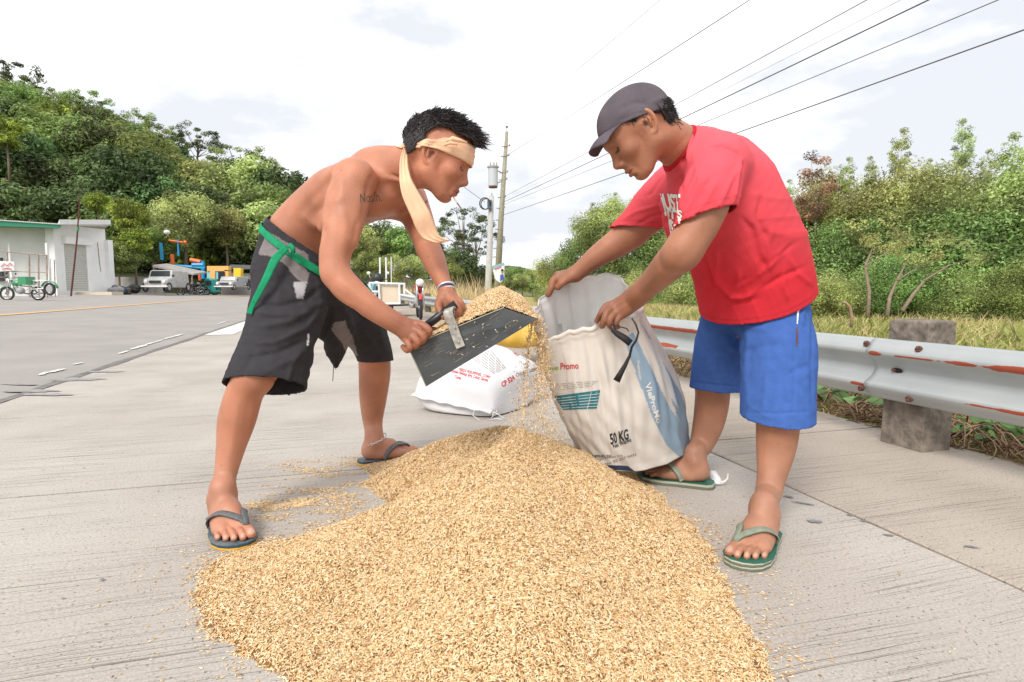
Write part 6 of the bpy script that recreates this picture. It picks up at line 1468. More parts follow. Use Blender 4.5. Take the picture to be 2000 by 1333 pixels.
MB().tube([W(883, 381, 1.775), W(893, 397, 1.77)], .0022, 8).build('paper', mat('paper', (.62, .45, .36), .8), t); MB().tube([W(893, 397, 1.77), W(901, 408, 1.77)], .0023, 8).build('burnt_end', mat('ash', (.12, .09, .08), .9, color2=(.35, .3, .28), vscale=200), t)
sm = [mat('sole_yellow', (.65, .36, .03), .6), mat('sole_navy', (.02, .06, .09), .6), mat('footbed_blue', (.05, .09, .11), .6, color2=(.16, .18, .19), vscale=30)]
strapL = mat('strap_grey', (.11, .115, .12), .6, var=.3, vscale=120)
sandal(manL, fo[0], fo[1], fo[2], fo[3], 1.06, fd, None, strapL, sm, thick=.015, wide=1.05)
sandal(manL, fo2[0], fo2[1], fo2[2], fo2[3], 1.02, fd, None, strapL, sm, thick=.015)
# ================================================================== man in the red shirt (right)
manR = thing('person', (.70, 1.95, 0), 'man in faded red t-shirt, blue shorts and dark cap bending to hold the open sack', 'person')
fr_ = Field()
nb = W(1330, 285, 1.72); ch = W(1395, 375, 1.80); wt = W(1455, 500, 1.90); pl_ = W(1478, 600, 1.95)
tr = nb - wt; tr /= np.linalg.norm(tr)
sN, sF = W(1392, 325, 1.63), W(1335, 355, 1.95)
lr = sF - sN; lr -= tr * lr.dot(tr); lr /= np.linalg.norm(lr); RtR = np.stack([tr, lr, np.cross(tr, lr)])
fr_.ell(pl_, (.10, .145, .10), RtR, k=.04); fr_.ell(wt, (.12, .13, .10), RtR, k=.05); fr_.ell(W(1425, 430, 1.85), (.12, .14, .10), RtR, k=.05)
fr_.ell(ch, (.10, .15, .085), RtR, k=.05); fr_.ell(W(1362, 330, 1.77), (.07, .13, .065), RtR, k=.045)
fr_.cone(W(1375, 300, 1.70), W(1325, 275, 1.68), rr_(26, 1.7), rr_(24, 1.68), .04); fr_.cone(W(1375, 310, 1.86), W(1320, 285, 1.74), rr_(26, 1.8), rr_(24, 1.74), .04)
# neck
fr_.path([W(1362, 318, 1.76), W(1325, 288, 1.71), W(1290, 262, 1.66)], [rr_(48, 1.76), rr_(40, 1.71), rr_(40, 1.66)], k=.035)
# near arm
def limbR(J, **k): limb(fr_, J, **k)
limbR([(1392, 328, 1.64, 44), (1385, 380, 1.60, 44), (1366, 432, 1.58, 41), (1340, 482, 1.575, 36), (1330, 498, 1.58, 34)], k=.035)
limbR([(1334, 490, 1.58, 34), (1312, 512, 1.645, 33), (1284, 541, 1.73, 27), (1258, 566, 1.81, 22), (1238, 583, 1.87, 20)], k=.02)
limbR([(1258, 566, 1.81, 19.5), (1238, 583, 1.87, 20), (1224, 594, 1.88, 20)], k=.02, n=(.5, .3, .8), f=1.1)
fr_.ell(W(1214, 602, 1.885), (.034, .034, .019), frame(W(1192, 612, 1.890) - W(1238, 586, 1.870), (-.25, -.75, .6)), k=.02)
fr_.ell(W(1203, 606, 1.885), (.024, .034, .017), frame(W(1184, 600, 1.890) - W(1222, 610, 1.880), (-.1, -1, .3)), k=.02)
FN = [([(1196, 594, 1.890), (1184, 598, 1.885), (1174, 612, 1.882), (1170, 620, 1.890), (1166, 627, 1.900)], 7.0), ([(1196, 603, 1.878), (1186, 610, 1.865), (1180, 625, 1.860), (1176, 637, 1.872)], 7.6),
      ([(1203, 612, 1.872), (1194, 620, 1.860), (1190, 632, 1.862), (1193, 639, 1.880)], 7.2), ([(1212, 616, 1.875), (1206, 624, 1.865), (1203, 634, 1.870), (1206, 639, 1.885)], 7.0)]
for i, (p_, r_) in enumerate(FN): finger(fr_, [W(*a) for a in p_], rr_(r_, 1.71), 10 + i)
finger(fr_, [W(1212, 596, 1.905), W(1196, 602, 1.925), W(1180, 614, 1.925), W(1172, 622, 1.920)], rr_(7.4, 1.75), 15)
# far arm
limbR([(1335, 358, 1.95, 38), (1290, 400, 2.0, 36), (1248, 442, 2.04, 31), (1232, 456, 2.05, 29.5)], k=.035)
limbR([(1234, 455, 2.05, 29), (1208, 474, 2.06, 28), (1168, 500, 2.07, 22), (1138, 524, 2.08, 17), (1124, 536, 2.085, 16.5)], k=.015)
fr_.ell(W(1103, 541, 2.085), (.040, .030, .019), frame(W(1085, 546, 2.08) - W(1124, 536, 2.085), (0, -.5, 1)), k=.02)
finger(fr_, [W(1092, 545, 2.07), W(1081, 548, 2.065), W(1077, 562, 2.06), W(1071, 575, 2.065)], rr_(7.4, 2.07), 20, k=.012)
for i in range(3): finger(fr_, [W(1098 + 8 * i, 538, 2.10 + .008 * i), W(1088 + 9 * i, 538, 2.13), W(1086 + 9 * i, 552, 2.14), W(1090 + 9 * i, 562, 2.135)], rr_(7.4, 2.1), 21 + i, k=.01)
finger(fr_, [W(1108, 546, 2.065), W(1098, 553, 2.055), W(1090, 561, 2.06)], rr_(7.4, 2.07), 25, k=.012)
# legs
limbR([(1500, 620, 1.88, 54), (1508, 720, 1.80, 48), (1516, 790, 1.76, 38)], k=.03)
hR, tR = G(1500, 1050), G(1450, 1108)
foR = foot(fr_, hR, hR + (tR - hR) / np.linalg.norm((tR - hR)[:2]) * .25, .018, big=-1, s=1.03, bi=30)
leg(fr_, [(1516, 785, 1.76, 39), (1519, 825, 1.765, 40.5), (1516, 870, 1.765, 37.5), (1508, 925, 1.74, 28.5), (1500, 965, 1.71, 25)], foR)
limbR([(1425, 630, 2.02, 50), (1405, 700, 2.08, 44), (1392, 750, 2.14, 33)], k=.03)
hR2, tR2 = G(1386, 953), G(1240, 932)
foR2 = foot(fr_, hR2, hR2 + (tR2 - hR2) / np.linalg.norm((tR2 - hR2)[:2]) * .25, .02, big=-1, s=1.06, bi=40)
leg(fr_, [(1392, 745, 2.14, 32), (1391, 780, 2.17, 33), (1384, 825, 2.18, 30), (1370, 868, 2.17, 23)], foR2)
sR = .96
HR, RmR = pose_head((1264, 241), (1217, 315), 1.585, sR, 1)
HR = HR + YC * .070 * sR; HL_ = None
qR = head(fr_, HR, RmR, s=sR, mouth_open=.003)
def colR(V, C): return weather(V, tint_head(V, C, HR, RmR, sR, SK_R, .35), [W(1200, 610, 1.88), W(1100, 545, 2.1)], [foR, foR2], HR)
t1 = time.time()
RF = [([(1300, 520), (1270, 550), (1235, 580)], 4, 1.4), ([(1385, 440), (1350, 490), (1310, 530)], 6, -1.8), ([(1345, 470), (1335, 490), (1345, 510)], 5, -1.5), ([(1240, 576), (1215, 590), (1196, 600)], 2, 1.2), ([(1236, 590), (1212, 604), (1196, 614)], 2, 1.2), ([(1500, 830), (1496, 900), (1490, 960)], 6, 1.5), ([(1540, 830), (1536, 880)], 7, 2), ([(1380, 770), (1372, 840)], 5, 1.5), ([(1350, 260), (1310, 300)], 6, -1.5), ([(1490, 1020), (1470, 1050)], 3, 1.2), ([(1476, 1020), (1460, 1045)], 3, 1.2), ([(1175, 490), (1150, 505), (1125, 530)], 3, 1.2)]
bodyR = build_body('body', fr_, (.05, 1.25, -.01), (1.15, 2.55, 1.35), .0033, manR, M['skin_r'], SK_R, None, colR, nail_list(foR[3], foR[1]) + nail_list(foR2[3], foR2[1]), RF, [(HR, .13), (W(1192, 614, 1.88), .06), (W(1085, 553, 2.08), .055), (foR[0] + foR[1] * .17, .10), (foR2[0] + foR2[1] * .17, .10)])
# --- t-shirt
M['red_cloth'] = mat('red_cotton', (.62, .03, .045), .85, .15, attr=True, var=.06, vscale=14, bump=.0010, bscale=260)
pS = W(1380, 426, 1.58); nS = W(1386, 443, 1.575) - W(1380, 426, 1.58); nS /= np.linalg.norm(nS)
pF = W(1239, 447, 2.03); nF = W(1236, 470, 2.03) - W(1239, 447, 2.03); nF /= np.linalg.norm(nF)
pH = W(1480, 584, 1.95); nH = v3(.38, .26, -1); nH /= np.linalg.norm(nH)
pC = W(1322, 290, 1.70); nC = W(1300, 279, 1.70) - pC; nC[1] -= .004; nC /= np.linalg.norm(nC)
ft = Field()
ft.path([W(1340, 296, 1.72), W(1398, 350, 1.79), W(1429, 426, 1.85), W(1465, 525, 1.92), W(1484, 640, 1.97)], [rr_(46, 1.72), rr_(86, 1.79), rr_(105, 1.85), rr_(107, 1.92), rr_(106, 1.97)], k=.04, n=lr, f=1.12, cut=(pC, nC))
ft.cone(W(1378, 292, 1.70), W(1400, 325, 1.66), rr_(34, 1.7), rr_(54, 1.66), .04, cut=(pC, nC))
ft.path([W(1402, 318, 1.67), W(1388, 375, 1.60), W(1377, 425, 1.575), W(1362, 490, 1.56)], [rr_(55, 1.67), rr_(57, 1.6), rr_(56, 1.575), rr_(56, 1.56)], k=.025, n=YC, f=.9, cut=(pS, nS))
ft.path([W(1345, 345, 1.92), W(1292, 390, 1.98), W(1242, 438, 2.03), W(1205, 475, 2.05)], [rr_(50, 1.92), rr_(46, 1.98), rr_(35, 2.03), rr_(33, 2.05)], k=.035, cut=(pF, nF))
ft.cone(W(1318, 400, 1.80), W(1318, 470, 1.85), rr_(30, 1.8), rr_(14, 1.85), .05)
TF = [([(1330, 430), (1350, 385), (1372, 340)], 3.28, 6.4), ([(1340, 425), (1368, 375), (1392, 340)], 3.28, -6.4), ([(1332, 400), (1350, 360), (1366, 330)], 3.28, 6.4), ([(1350, 432), (1385, 385), (1402, 350)], 4.1, 5.6), ([(1334, 372), (1344, 345), (1352, 325)], 3.28, 6.4), ([(1446, 312), (1440, 350), (1432, 400)], 4.1, 9.6), ([(1450, 318), (1447, 350), (1440, 390)], 3.28, -11.2), ([(1400, 412), (1425, 360), (1442, 325)], 4.1, 6.4),
      ([(1380, 288), (1412, 284), (1440, 300), (1447, 312)], 2.2, -5.6), ([(1341, 262), (1336, 290), (1330, 330), (1328, 380)], 4.1, -8), ([(1352, 258), (1346, 290), (1342, 320)], 4.1, 8), ([(1330, 300), (1328, 350), (1330, 400)], 3.28, 8),
      ([(1445, 420), (1470, 450), (1482, 500), (1500, 530)], 5.74, -8), ([(1380, 500), (1395, 540), (1420, 575), (1450, 585), (1500, 560)], 5.74, 12.8), ([(1385, 520), (1400, 560), (1430, 590), (1480, 585)], 4.92, -9.6), ([(1400, 480), (1400, 530), (1405, 560)], 4.92, 8), ([(1375, 500), (1388, 540), (1398, 575)], 4.92, -8), ([(1540, 480), (1500, 520), (1440, 560)], 6.56, 8), ([(1575, 520), (1520, 545), (1450, 590)], 4.92, -6.4), ([(1510, 440), (1500, 480), (1505, 540)], 5.74, 5.6), ([(1490, 380), (1480, 430), (1500, 470)], 5.74, -6.4),
      ([(1560, 470), (1520, 500), (1470, 540), (1430, 560)], 4.92, -6.4), ([(1300, 440), (1310, 420), (1325, 380)], 4.1, -6.4), ([(1215, 430), (1240, 415), (1290, 400)], 3.28, 4.8), ([(1245, 440), (1270, 425), (1300, 415)], 3.28, -5.6), ([(1262, 385), (1275, 375), (1292, 345)], 3.28, -4.8), ([(1590, 560), (1560, 535), (1540, 500)], 4.92, 4.8), ([(1420, 600), (1440, 560), (1445, 520)], 4.92, 6.4), ([(1540, 590), (1530, 560), (1535, 530)], 4.1, 6.4)]
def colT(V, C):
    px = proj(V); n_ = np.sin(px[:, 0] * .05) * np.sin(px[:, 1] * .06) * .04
    # light from above put into the colour: paler, pinker towards shoulders and back
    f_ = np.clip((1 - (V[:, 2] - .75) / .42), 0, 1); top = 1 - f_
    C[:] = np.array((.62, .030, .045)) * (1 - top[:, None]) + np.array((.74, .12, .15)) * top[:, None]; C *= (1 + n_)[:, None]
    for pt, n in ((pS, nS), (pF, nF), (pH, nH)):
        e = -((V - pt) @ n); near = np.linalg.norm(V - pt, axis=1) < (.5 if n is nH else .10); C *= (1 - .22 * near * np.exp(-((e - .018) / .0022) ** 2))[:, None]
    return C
CUT = [(pS, nS, W(1378, 428, 1.58), .10), (pF, nF, W(1239, 447, 2.03), .09), (pH, nH, pH, .30, 1), (pC, nC, pC, .13)]
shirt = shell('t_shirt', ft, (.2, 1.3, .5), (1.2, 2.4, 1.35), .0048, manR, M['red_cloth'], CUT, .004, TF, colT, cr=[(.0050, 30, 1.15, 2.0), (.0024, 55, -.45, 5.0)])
tuck_obj(bodyR, ft, [q_[:4] for q_ in CUT], margin=.012, reach=.016, hem=.004)
print('shirt', round(time.time() - t1, 1))
fcb = Field(); fcb.ops = [((lambda p, f=op[0]: f(p) - .0016), op[1], op[2] + .01, op[3], op[4], op[5]) for op in ft.ops]
shell('collar', fcb, W(1325, 290, 1.75) - .20, W(1325, 290, 1.75) + .20, .0042, shirt, mat('red_rib', (.50, .02, .035), .85, .1, bump=.001, bscale=300), [(pC, nC, pC, .2), (pC - nC * .016, -nC, pC, .2, 1)], .003)
# --- blue shorts
M['blue_cloth'] = mat('blue_fleece', (.055, .125, .38), .9, .1, var=.10, vscale=40, bump=.0014, bscale=330)
q0, q1 = W(1517, 815, 1.78), W(1515, 850, 1.78); n0 = q1 - q0; n0 /= np.linalg.norm(n0); n0 = n0 + v3(0, .12, 0)
r0_, r1_ = W(1398, 760, 2.14), W(1395, 795, 2.14); n1_ = r1_ - r0_; n1_ /= np.linalg.norm(n1_)
fp = Field()
fp.ell(W(1478, 600, 1.95), (.12, .152, .108), RtR, k=.05)
fp.path([W(1505, 600, 1.90), W(1520, 690, 1.83), W(1518, 780, 1.79), W(1518, 860, 1.77)], [rr_(70, 1.9), rr_(70, 1.83), rr_(70, 1.79), rr_(72, 1.77)], k=.03, cut=(q0, n0 / np.linalg.norm(n0)))
fp.path([W(1425, 610, 2.04), W(1404, 690, 2.10), W(1398, 760, 2.14), W(1396, 830, 2.16)], [rr_(52, 2.04), rr_(49, 2.1), rr_(50, 2.14), rr_(50, 2.16)], k=.02, cut=(r0_, n1_))
PF_ = [([(1590, 600), (1586, 700), (1588, 800)], 3.6, -4.2), ([(1550, 640), (1552, 740), (1550, 810)], 2.7, -3.5), ([(1453, 690), (1480, 680), (1530, 668)], 6.3, -4.9), ([(1380, 640), (1420, 650), (1450, 668)], 5.4, -5.6), ([(1385, 655), (1420, 672), (1448, 690)], 5.4, 5.6), ([(1462, 640), (1458, 680), (1456, 740)], 5.4, 5.6), ([(1500, 700), (1495, 760), (1490, 805)], 7.2, 4.2), ([(1400, 690), (1395, 730), (1400, 755)], 5.4, 4.2),
       ([(1450, 806), (1520, 808), (1586, 804)], 1.98, -3.5), ([(1352, 748), (1400, 752), (1446, 757)], 1.98, -3.08), ([(1570, 600), (1566, 640)], 3.6, 5.6), ([(1530, 740), (1560, 720), (1585, 715)], 6.3, -4.2), ([(1440, 620), (1470, 640), (1500, 645)], 6.3, 4.2)]
fpc = [(q0, n0, q0, .15), (r0_, n1_, r0_, .12), (W(1472, 560, 1.94), v3(.1, 0, 1), W(1472, 560, 1.94), .35, 1)]
shR_ = shell('shorts', fp, (.3, 1.4, .2), (1.2, 2.5, .95), .005, manR, M['blue_cloth'], fpc, .005, PF_, cr=[(.0040, 30, 1.35, 3.0), (.0022, 60, .3, 1.0)])
tuck_obj(bodyR, fp, [q_[:4] for q_ in fpc], margin=.017, hem=.006)
# pocket zip and white lining edge at the hip
# --- cap
M['cap'] = mat('cap_cloth', (.085, .072, .085), .85, .15, color2=(.125, .105, .12), vscale=14, bump=.0012, bscale=240)
def qc(a, b, c): return HR + (RmR[0] * a + RmR[1] * b + RmR[2] * c) * sR
pf_, pb_ = head_loc(HR, RmR, sR, 1186, 262, 1.64), head_loc(HR, RmR, sR, 1302, 219, 1.64)
fwC = RmR[0] * (pf_[0] - pb_[0]) + RmR[2] * (pf_[1] - pb_[1]); fwC /= np.linalg.norm(fwC); upC = np.cross(fwC, RmR[1]); RC = np.stack([fwC, RmR[1], upC])
cc = (qc(pf_[0], 0, pf_[1]) + qc(pb_[0], 0, pb_[1])) / 2
fc = Field(); fc.ell(cc + upC * .012 + fwC * .004, (.101, .080, .083), RC, k=.02); fc.ell(cc + upC * .030 - fwC * .018, (.075, .070, .066), RC, k=.03); fc.ell(cc - upC * .01, (.100, .0805, .060), RC, k=.02)
fc.plane(cc, -upC, .001)
V, Q, Nn = mesh_field(fc, cc - .14, cc + .14, .0035); kl = (((V - cc) @ -upC) > -.002) & (np.abs(Nn @ upC) > .8); V, Q, u = clean(V, Q, ~(kl[Q].sum(1) >= 3)); Nn = Nn[u]
V = folds(V, Nn, [([(1231, 169), (1210, 200), (1200, 255)], 1.6, -1.5), ([(1250, 168), (1262, 195), (1270, 225)], 1.6, -1.5), ([(1205, 238), (1245, 222), (1298, 212)], 1.6, -1.5), ([(1268, 205), (1285, 196), (1300, 190)], 5, 3), ([(1210, 215), (1240, 200), (1270, 205)], 6, -2.5), ([(1200, 235), (1225, 215), (1240, 190)], 6, 2)])
cap = obj('cap', V, Q, M['cap'], manR, smooth=True); sd = cap.modifiers.new('s', 'SOLIDIFY'); sd.thickness = .003; sd.offset = -1
MB().ball(cc + upC * .095 - fwC * .01, (.006, .006, .004), 6).build('button', M['cap'], cap, smooth=True)
MB().tube([cc - fwC * .094 + upC * .012 + RmR[1] * .03, cc - fwC * .108 + upC * .02, cc - fwC * .094 + upC * .012 - RmR[1] * .03], [.007, .009, .007], 6, flat=.5).build('strap', M['cap'], cap, smooth=True)
# brim: curved sheet reaching forward and down
V = []; nu, nv = 24, 9; tipd = W(1160, 292, 1.64) - qc(pf_[0], 0, pf_[1]); tipd -= RmR[1] * tipd.dot(RmR[1]); Lb = np.linalg.norm(tipd); tdir = tipd / Lb; bup = np.cross(tdir, RmR[1])
for i in range(nu + 1):
    a = -1.28 + 2.56 * i / nu; sa, ca_ = math.sin(a), math.cos(a)
    root = cc + fwC * .100 * math.cos(a * .78) + RmR[1] * .079 * math.sin(a * .78) * 1.12 - upC * .0
    tipp = cc + fwC * .094 + tdir * (Lb * 1.02 * max(.0, ca_) ** .55) + RmR[1] * .082 * sa - bup * .024 * sa * sa
    for j in range(nv): t = j / (nv - 1); V.append(root * (1 - t) + tipp * t + bup * .004 * math.sin(t * 3.1))
br = MB().grid(np.array(V), nu + 1, nv).build('brim', M['cap'], cap, smooth=True); sd = br.modifiers.new('s', 'SOLIDIFY'); sd.thickness = .003
hpR = [(1218, 262), (1252, 258), (1253, 268), (1248, 262), (1240, 256), (1212, 252), (1240, 225), (1300, 205), (1322, 222), (1330, 243), (1318, 252), (1300, 250), (1292, 243), (1286, 236), (1278, 232), (1258, 235), (1254, 262)]
hpR = [(1208, 252), (1235, 254), (1246, 258), (1251, 268), (1254, 250), (1256, 236), (1280, 232), (1288, 240), (1298, 252), (1314, 255), (1328, 246), (1330, 225), (1300, 190), (1215, 230)]
hairR = hair_cap('hair', manR, HR, RmR, sR, hpR, 1.64, .004, M['hair'], strands=900, seed=5, dirf=lambda l, n, r: (n * .25 - RmR[2] * .8 - RmR[0] * .35 + r.normal(0, .15, 3), r.uniform(.008, .016)), rs=.0013)
for b in (1, -1): MB().ball(qR(.0735, .031 * b, .0060), .0105 * sR, 8).build('eye', M['eye'], manR, smooth=True)
gs = [mat('sole_green', (.13, .145, .10), .7), mat('sole_cream', (.42, .42, .33), .7), mat('footbed_green', (.02, .12, .08), .6, var=.2, vscale=40)]
strapR = mat('strap_green', (.22, .25, .19), .6, var=.15, vscale=60)
sandal(manR, foR[0], foR[1], foR[2], foR[3], 1.03, fr_, None, strapR, gs, lam=True, thick=.022, wide=1.06)
sandal(manR, foR2[0], foR2[1], foR2[2], foR2[3], 1.06, fr_, None, strapR, gs, lam=False, thick=.020)
# printed letters: laid on the cloth where the view ray meets it
def bvh_of(o):
    dg = bpy.context.evaluated_depsgraph_get(); return BVHTree.FromObject(o, dg), np.array(worigin(o))
def text_mesh(txt, bold=0.0, spacing=1.0):
    cu = bpy.data.curves.new('t', 'FONT'); cu.body = txt; cu.size = 1; cu.offset = bold; cu.space_character = spacing; cu.resolution_u = 3
    o = bpy.data.objects.new('t', cu); sc.collection.objects.link(o); bpy.context.view_layer.update(); dg = bpy.context.evaluated_depsgraph_get(); me = bpy.data.meshes.new_from_object(o.evaluated_get(dg))
    sc.collection.objects.unlink(o); bpy.data.objects.remove(o)
    bm = bmesh.new(); bm.from_mesh(me); bmesh.ops.triangulate(bm, faces=bm.faces); x = [v.co.x for v in bm.verts]; y = [v.co.y for v in bm.verts]; w_ = max(x) - min(x)
    for _ in range(4):
        le = [e for e in bm.edges if e.calc_length() > .12]
        if not le: break
        bmesh.ops.subdivide_edges(bm, edges=le, cuts=1); bmesh.ops.triangulate(bm, faces=bm.faces)
    V = np.array([v.co[:] for v in bm.verts]); Fc = [tuple(v.index for v in f.verts) for f in bm.faces]; bm.free(); bpy.data.meshes.remove(me)
    V = V[:, :2]; V[:, 0] = (V[:, 0] - V[:, 0].min()) / max(w_, 1e-6); h_ = max(V[:, 1].max(), .6) ; V[:, 1] /= .7
    return V, Fc
def decal(name, uv, Fc, quad, target, m, parent, off=.0018):
    "quad: photo points for (0,0) (1,0) (1,1) (0,1); every vertex is dropped on the target's surface"
    bv, og = target; A, Bq, C_, Dq = [np.array(p, float) for p in quad]; out_ = []; okm = []
    for u, v in uv:
        p = A * (1 - u) * (1 - v) + Bq * u * (1 - v) + C_ * u * v + Dq * (1 - u) * v
        r = ray(*p); r /= np.linalg.norm(r); loc, nn, i, ds = bv.ray_cast(Vector(v3(0, 0, H) - og), Vector(r))
        if loc is None: out_.append((0, 0, 0)); okm.append(False); continue
        if nn.dot(Vector(r)) > 0: nn = -nn
        out_.append(np.array(loc) + og + np.array(nn) * off); okm.append(True)
    Fk = [f for f in Fc if all(okm[i] for i in f)]
    Fk = [f for f in Fk if max(np.linalg.norm(out_[f[a]] - out_[f[a - 1]]) for a in range(len(f))) < .04]
    if not Fk: return None
    used = sorted({i for f in Fk for i in f}); mp_ = {a: b for b, a in enumerate(used)}
    return obj(name, [out_[i] for i in used], [tuple(mp_[i] for i in f) for f in Fk], m, parent)
def text(txt, quad, target, m, parent, bold=0.0, name='lettering', spacing=1.0, off=.0018):
    uv, Fc = text_mesh(txt, bold, spacing); return decal(name, uv, Fc, quad, target, m, parent, off)
def patch_grid(n=14, k=6):
    uv = [(i / n, j / k) for i in range(n + 1) for j in range(k + 1)]; return uv, [(i * (k + 1) + j, (i + 1) * (k + 1) + j, (i + 1) * (k + 1) + j + 1, i * (k + 1) + j + 1) for i in range(n) for j in range(k)]
tg = bvh_of(shirt); M['print_white'] = mat('print_white', (.70, .76, .70), .8)
text('JUST', [(1296, 410), (1330, 412), (1329, 381), (1286, 379)], tg, M['print_white'], shirt, .035, spacing=.9)
text('IT\'S', [(1305, 428), (1333, 426), (1333, 412), (1303, 411)], tg, M['print_white'], shirt, .035)
text('N', [(1310, 460), (1331, 456), (1331, 428), (1306, 429)], tg, M['print_white'], shirt, .04)
tgP = bvh_of(shR_)
decal('pocket_lining', *patch_grid(2, 8), [(1555, 634), (1557, 634), (1563, 575), (1556, 575)], tgP, M['white_metal'], shR_, .003)
decal('zip', *patch_grid(1, 6), [(1555, 676), (1558, 676), (1558, 640), (1555, 640)], tgP, M['rust'], shR_, .003)
tgL = bvh_of(bodyL); M['ink'] = mat('tattoo_ink', (.055, .065, .055), .6)
text('Noslh.', [(703, 396), (746, 394), (742, 373), (703, 378)], tgL, M['ink'], bodyL, -.01, name='tattoo', off=.0009)
text('ef', [(829, 399), (842, 392), (846, 384), (832, 388)], tgL, M['ink'], bodyL, 0.0, name='tattoo', off=.0009)
# ================================================================== scoop
M['scoop'] = mat('scoop_sheet', (.028, .033, .036), .45, .5, color2=(.075, .08, .082), vscale=9, bump=.0006, bscale=90, detail=10)
M['scoop_edge'] = mat('scoop_raw_edge', (.30, .29, .22), .5)
M['strap_metal'] = mat('strap_metal', (.24, .23, .20), .45, metal=.3, color2=(.52, .50, .45), vscale=70, detail=9)
M['scratch'] = mat('scratch', (.32, .24, .17), .7)
ns0 = [W(798, 678, 1.70), W(833, 755, 1.70), W(1050, 624, 1.69), W(984, 602, 1.70)]        # near side plate: back-top, back-bottom, front tip, top corner
across = v3(-.04, 1.0, .05); across /= np.linalg.norm(across); across *= .27
scoop = thing('grain_scoop', tuple(ns0[1]), 'dark sheet-metal scoop heaped with grain, tipped over the open sack', 'scoop')
thn = across / np.linalg.norm(across) * .0025
for k, off_ in enumerate((v3(0, 0, 0), across)):
    MB().prism([p + off_ for p in ns0], thn).build('side_plate', M['scoop'], scoop)
up_ = np.cross(ns0[2] - ns0[1], across); up_ /= np.linalg.norm(up_)
MB().prism([ns0[1] + thn, ns0[2] + thn, ns0[2] + across, ns0[1] + across], up_ * .003).build('floor', M['scoop'], scoop)
MB().prism([ns0[0] + thn, ns0[1] + thn, ns0[1] + across, ns0[0] + across], (ns0[2] - ns0[1]) / np.linalg.norm(ns0[2] - ns0[1]) * .003).build('back_plate', M['scoop'], scoop)
mb = MB().tube([ns0[0] + v3(0, -.0012, .0012), ns0[3] + v3(0, -.0012, .0012)], .0018, 6).tube([ns0[0] - v3(.001, .001, 0), ns0[1] - v3(.001, .001, 0)], .0016, 6); mb.build('rim', M['scoop_edge'], scoop)
# scratches and scale on the near face
r_ = random.Random(4); mb = MB()
for k in range(46):
    u, v_ = r_.uniform(.03, .9), r_.uniform(.08, .92); a = ns0[0] * (1 - u) + ns0[3] * u; b = ns0[1] * (1 - u) + ns0[2] * u; p = a * (1 - v_) + b * v_ - v3(0, .0008, 0)
    d_ = (ns0[2] - ns0[1]); d_ /= np.linalg.norm(d_); d_ = d_ + v3(0, 0, r_.uniform(-.25, .25)); L_ = r_.uniform(.004, .03); w_ = r_.uniform(.0003, .0009); q_ = v3(0, 0, 1) * w_
    mb.add([p - q_, p + d_ * L_ - q_ * .3, p + d_ * L_ + q_ * .3, p + q_], [(0, 1, 2, 3)])
o = mb.build('scratches', M['scratch'], scoop); o['kind'] = 'stuff'
# flat strap bent up and over the pipe
def flatbar(name, pts, w_, th, m, parent, side):
    V = []; n = len(pts); side = np.array(side, float); side /= np.linalg.norm(side)
    for i, p in enumerate(pts):
        t = pts[min(i + 1, n - 1)] - pts[max(i - 1, 0)]; t /= np.linalg.norm(t); s = side - t * side.dot(t); s /= np.linalg.norm(s); q = np.cross(t, s)
        for a, b in ((-1, -1), (1, -1), (1, 1), (-1, 1)): V.append(p + s * w_ / 2 * a + q * th / 2 * b)
    Fc = [(i * 4 + k, i * 4 + (k + 1) % 4, i * 4 + 4 + (k + 1) % 4, i * 4 + 4 + k) for i in range(n - 1) for k in range(4)] + [(3, 2, 1, 0), ((n - 1) * 4, (n - 1) * 4 + 1, (n - 1) * 4 + 2, (n - 1) * 4 + 3)]
    o = obj(name, V, Fc, m, parent); b = o.modifiers.new('b', 'BEVEL'); b.width = .0012; b.segments = 2; return o
sd_ = W(905, 676, 1.69) - W(891, 682, 1.69)
flatbar('strap', [W(900, 679, 1.692), W(891, 656, 1.692), W(883, 634, 1.69), W(877, 620, 1.685), W(875, 610, 1.685), W(877, 604, 1.69), W(880, 603, 1.70), W(884, 606, 1.71)], .027, .004, M['strap_metal'], scoop, sd_)
MB().ball(W(888, 640, 1.684), (.004, .003, .004), 6).build('rivet', M['strap_metal'], scoop); MB().ball(W(896, 668, 1.688), (.004, .003, .004), 6).build('rivet', M['strap_metal'], scoop)
# pipe handle, black paint worn to white
pm = mat('worn_pipe', (.012, .012, .014), .35, .5, color2=(.70, .70, .68), vscale=22, detail=7, stretch=(1, 1, 1.2)); 
for n_ in pm.node_tree.nodes:
    if n_.type == 'MAP_RANGE': n_.inputs[1].default_value = .535; n_.inputs[2].default_value = .55
pa, pb = W(886, 597, 1.725), W(812, 652, 1.735)
MB().tube([pa + (pa - pb) * .06, pb - (pa - pb) * .12], .0125, 16).build('handle', pm, scoop, smooth=True)
flatbar('strap', [pb - (pa - pb) * .1, (pb + ns0[0]) / 2 + v3(0, .06, .0), ns0[0] + across * .5 + v3(.0, 0, -.01)], .022, .004, M['strap_metal'], scoop, across)

# ================================================================== rice
M['grain'] = mat('paddy_grain', (.66, .40, .14), .5, .35, rand=.30)
gn = M['grain'].node_tree
for n_ in gn.nodes:
    if n_.type == 'HUE_SAT':
        hs_ = n_
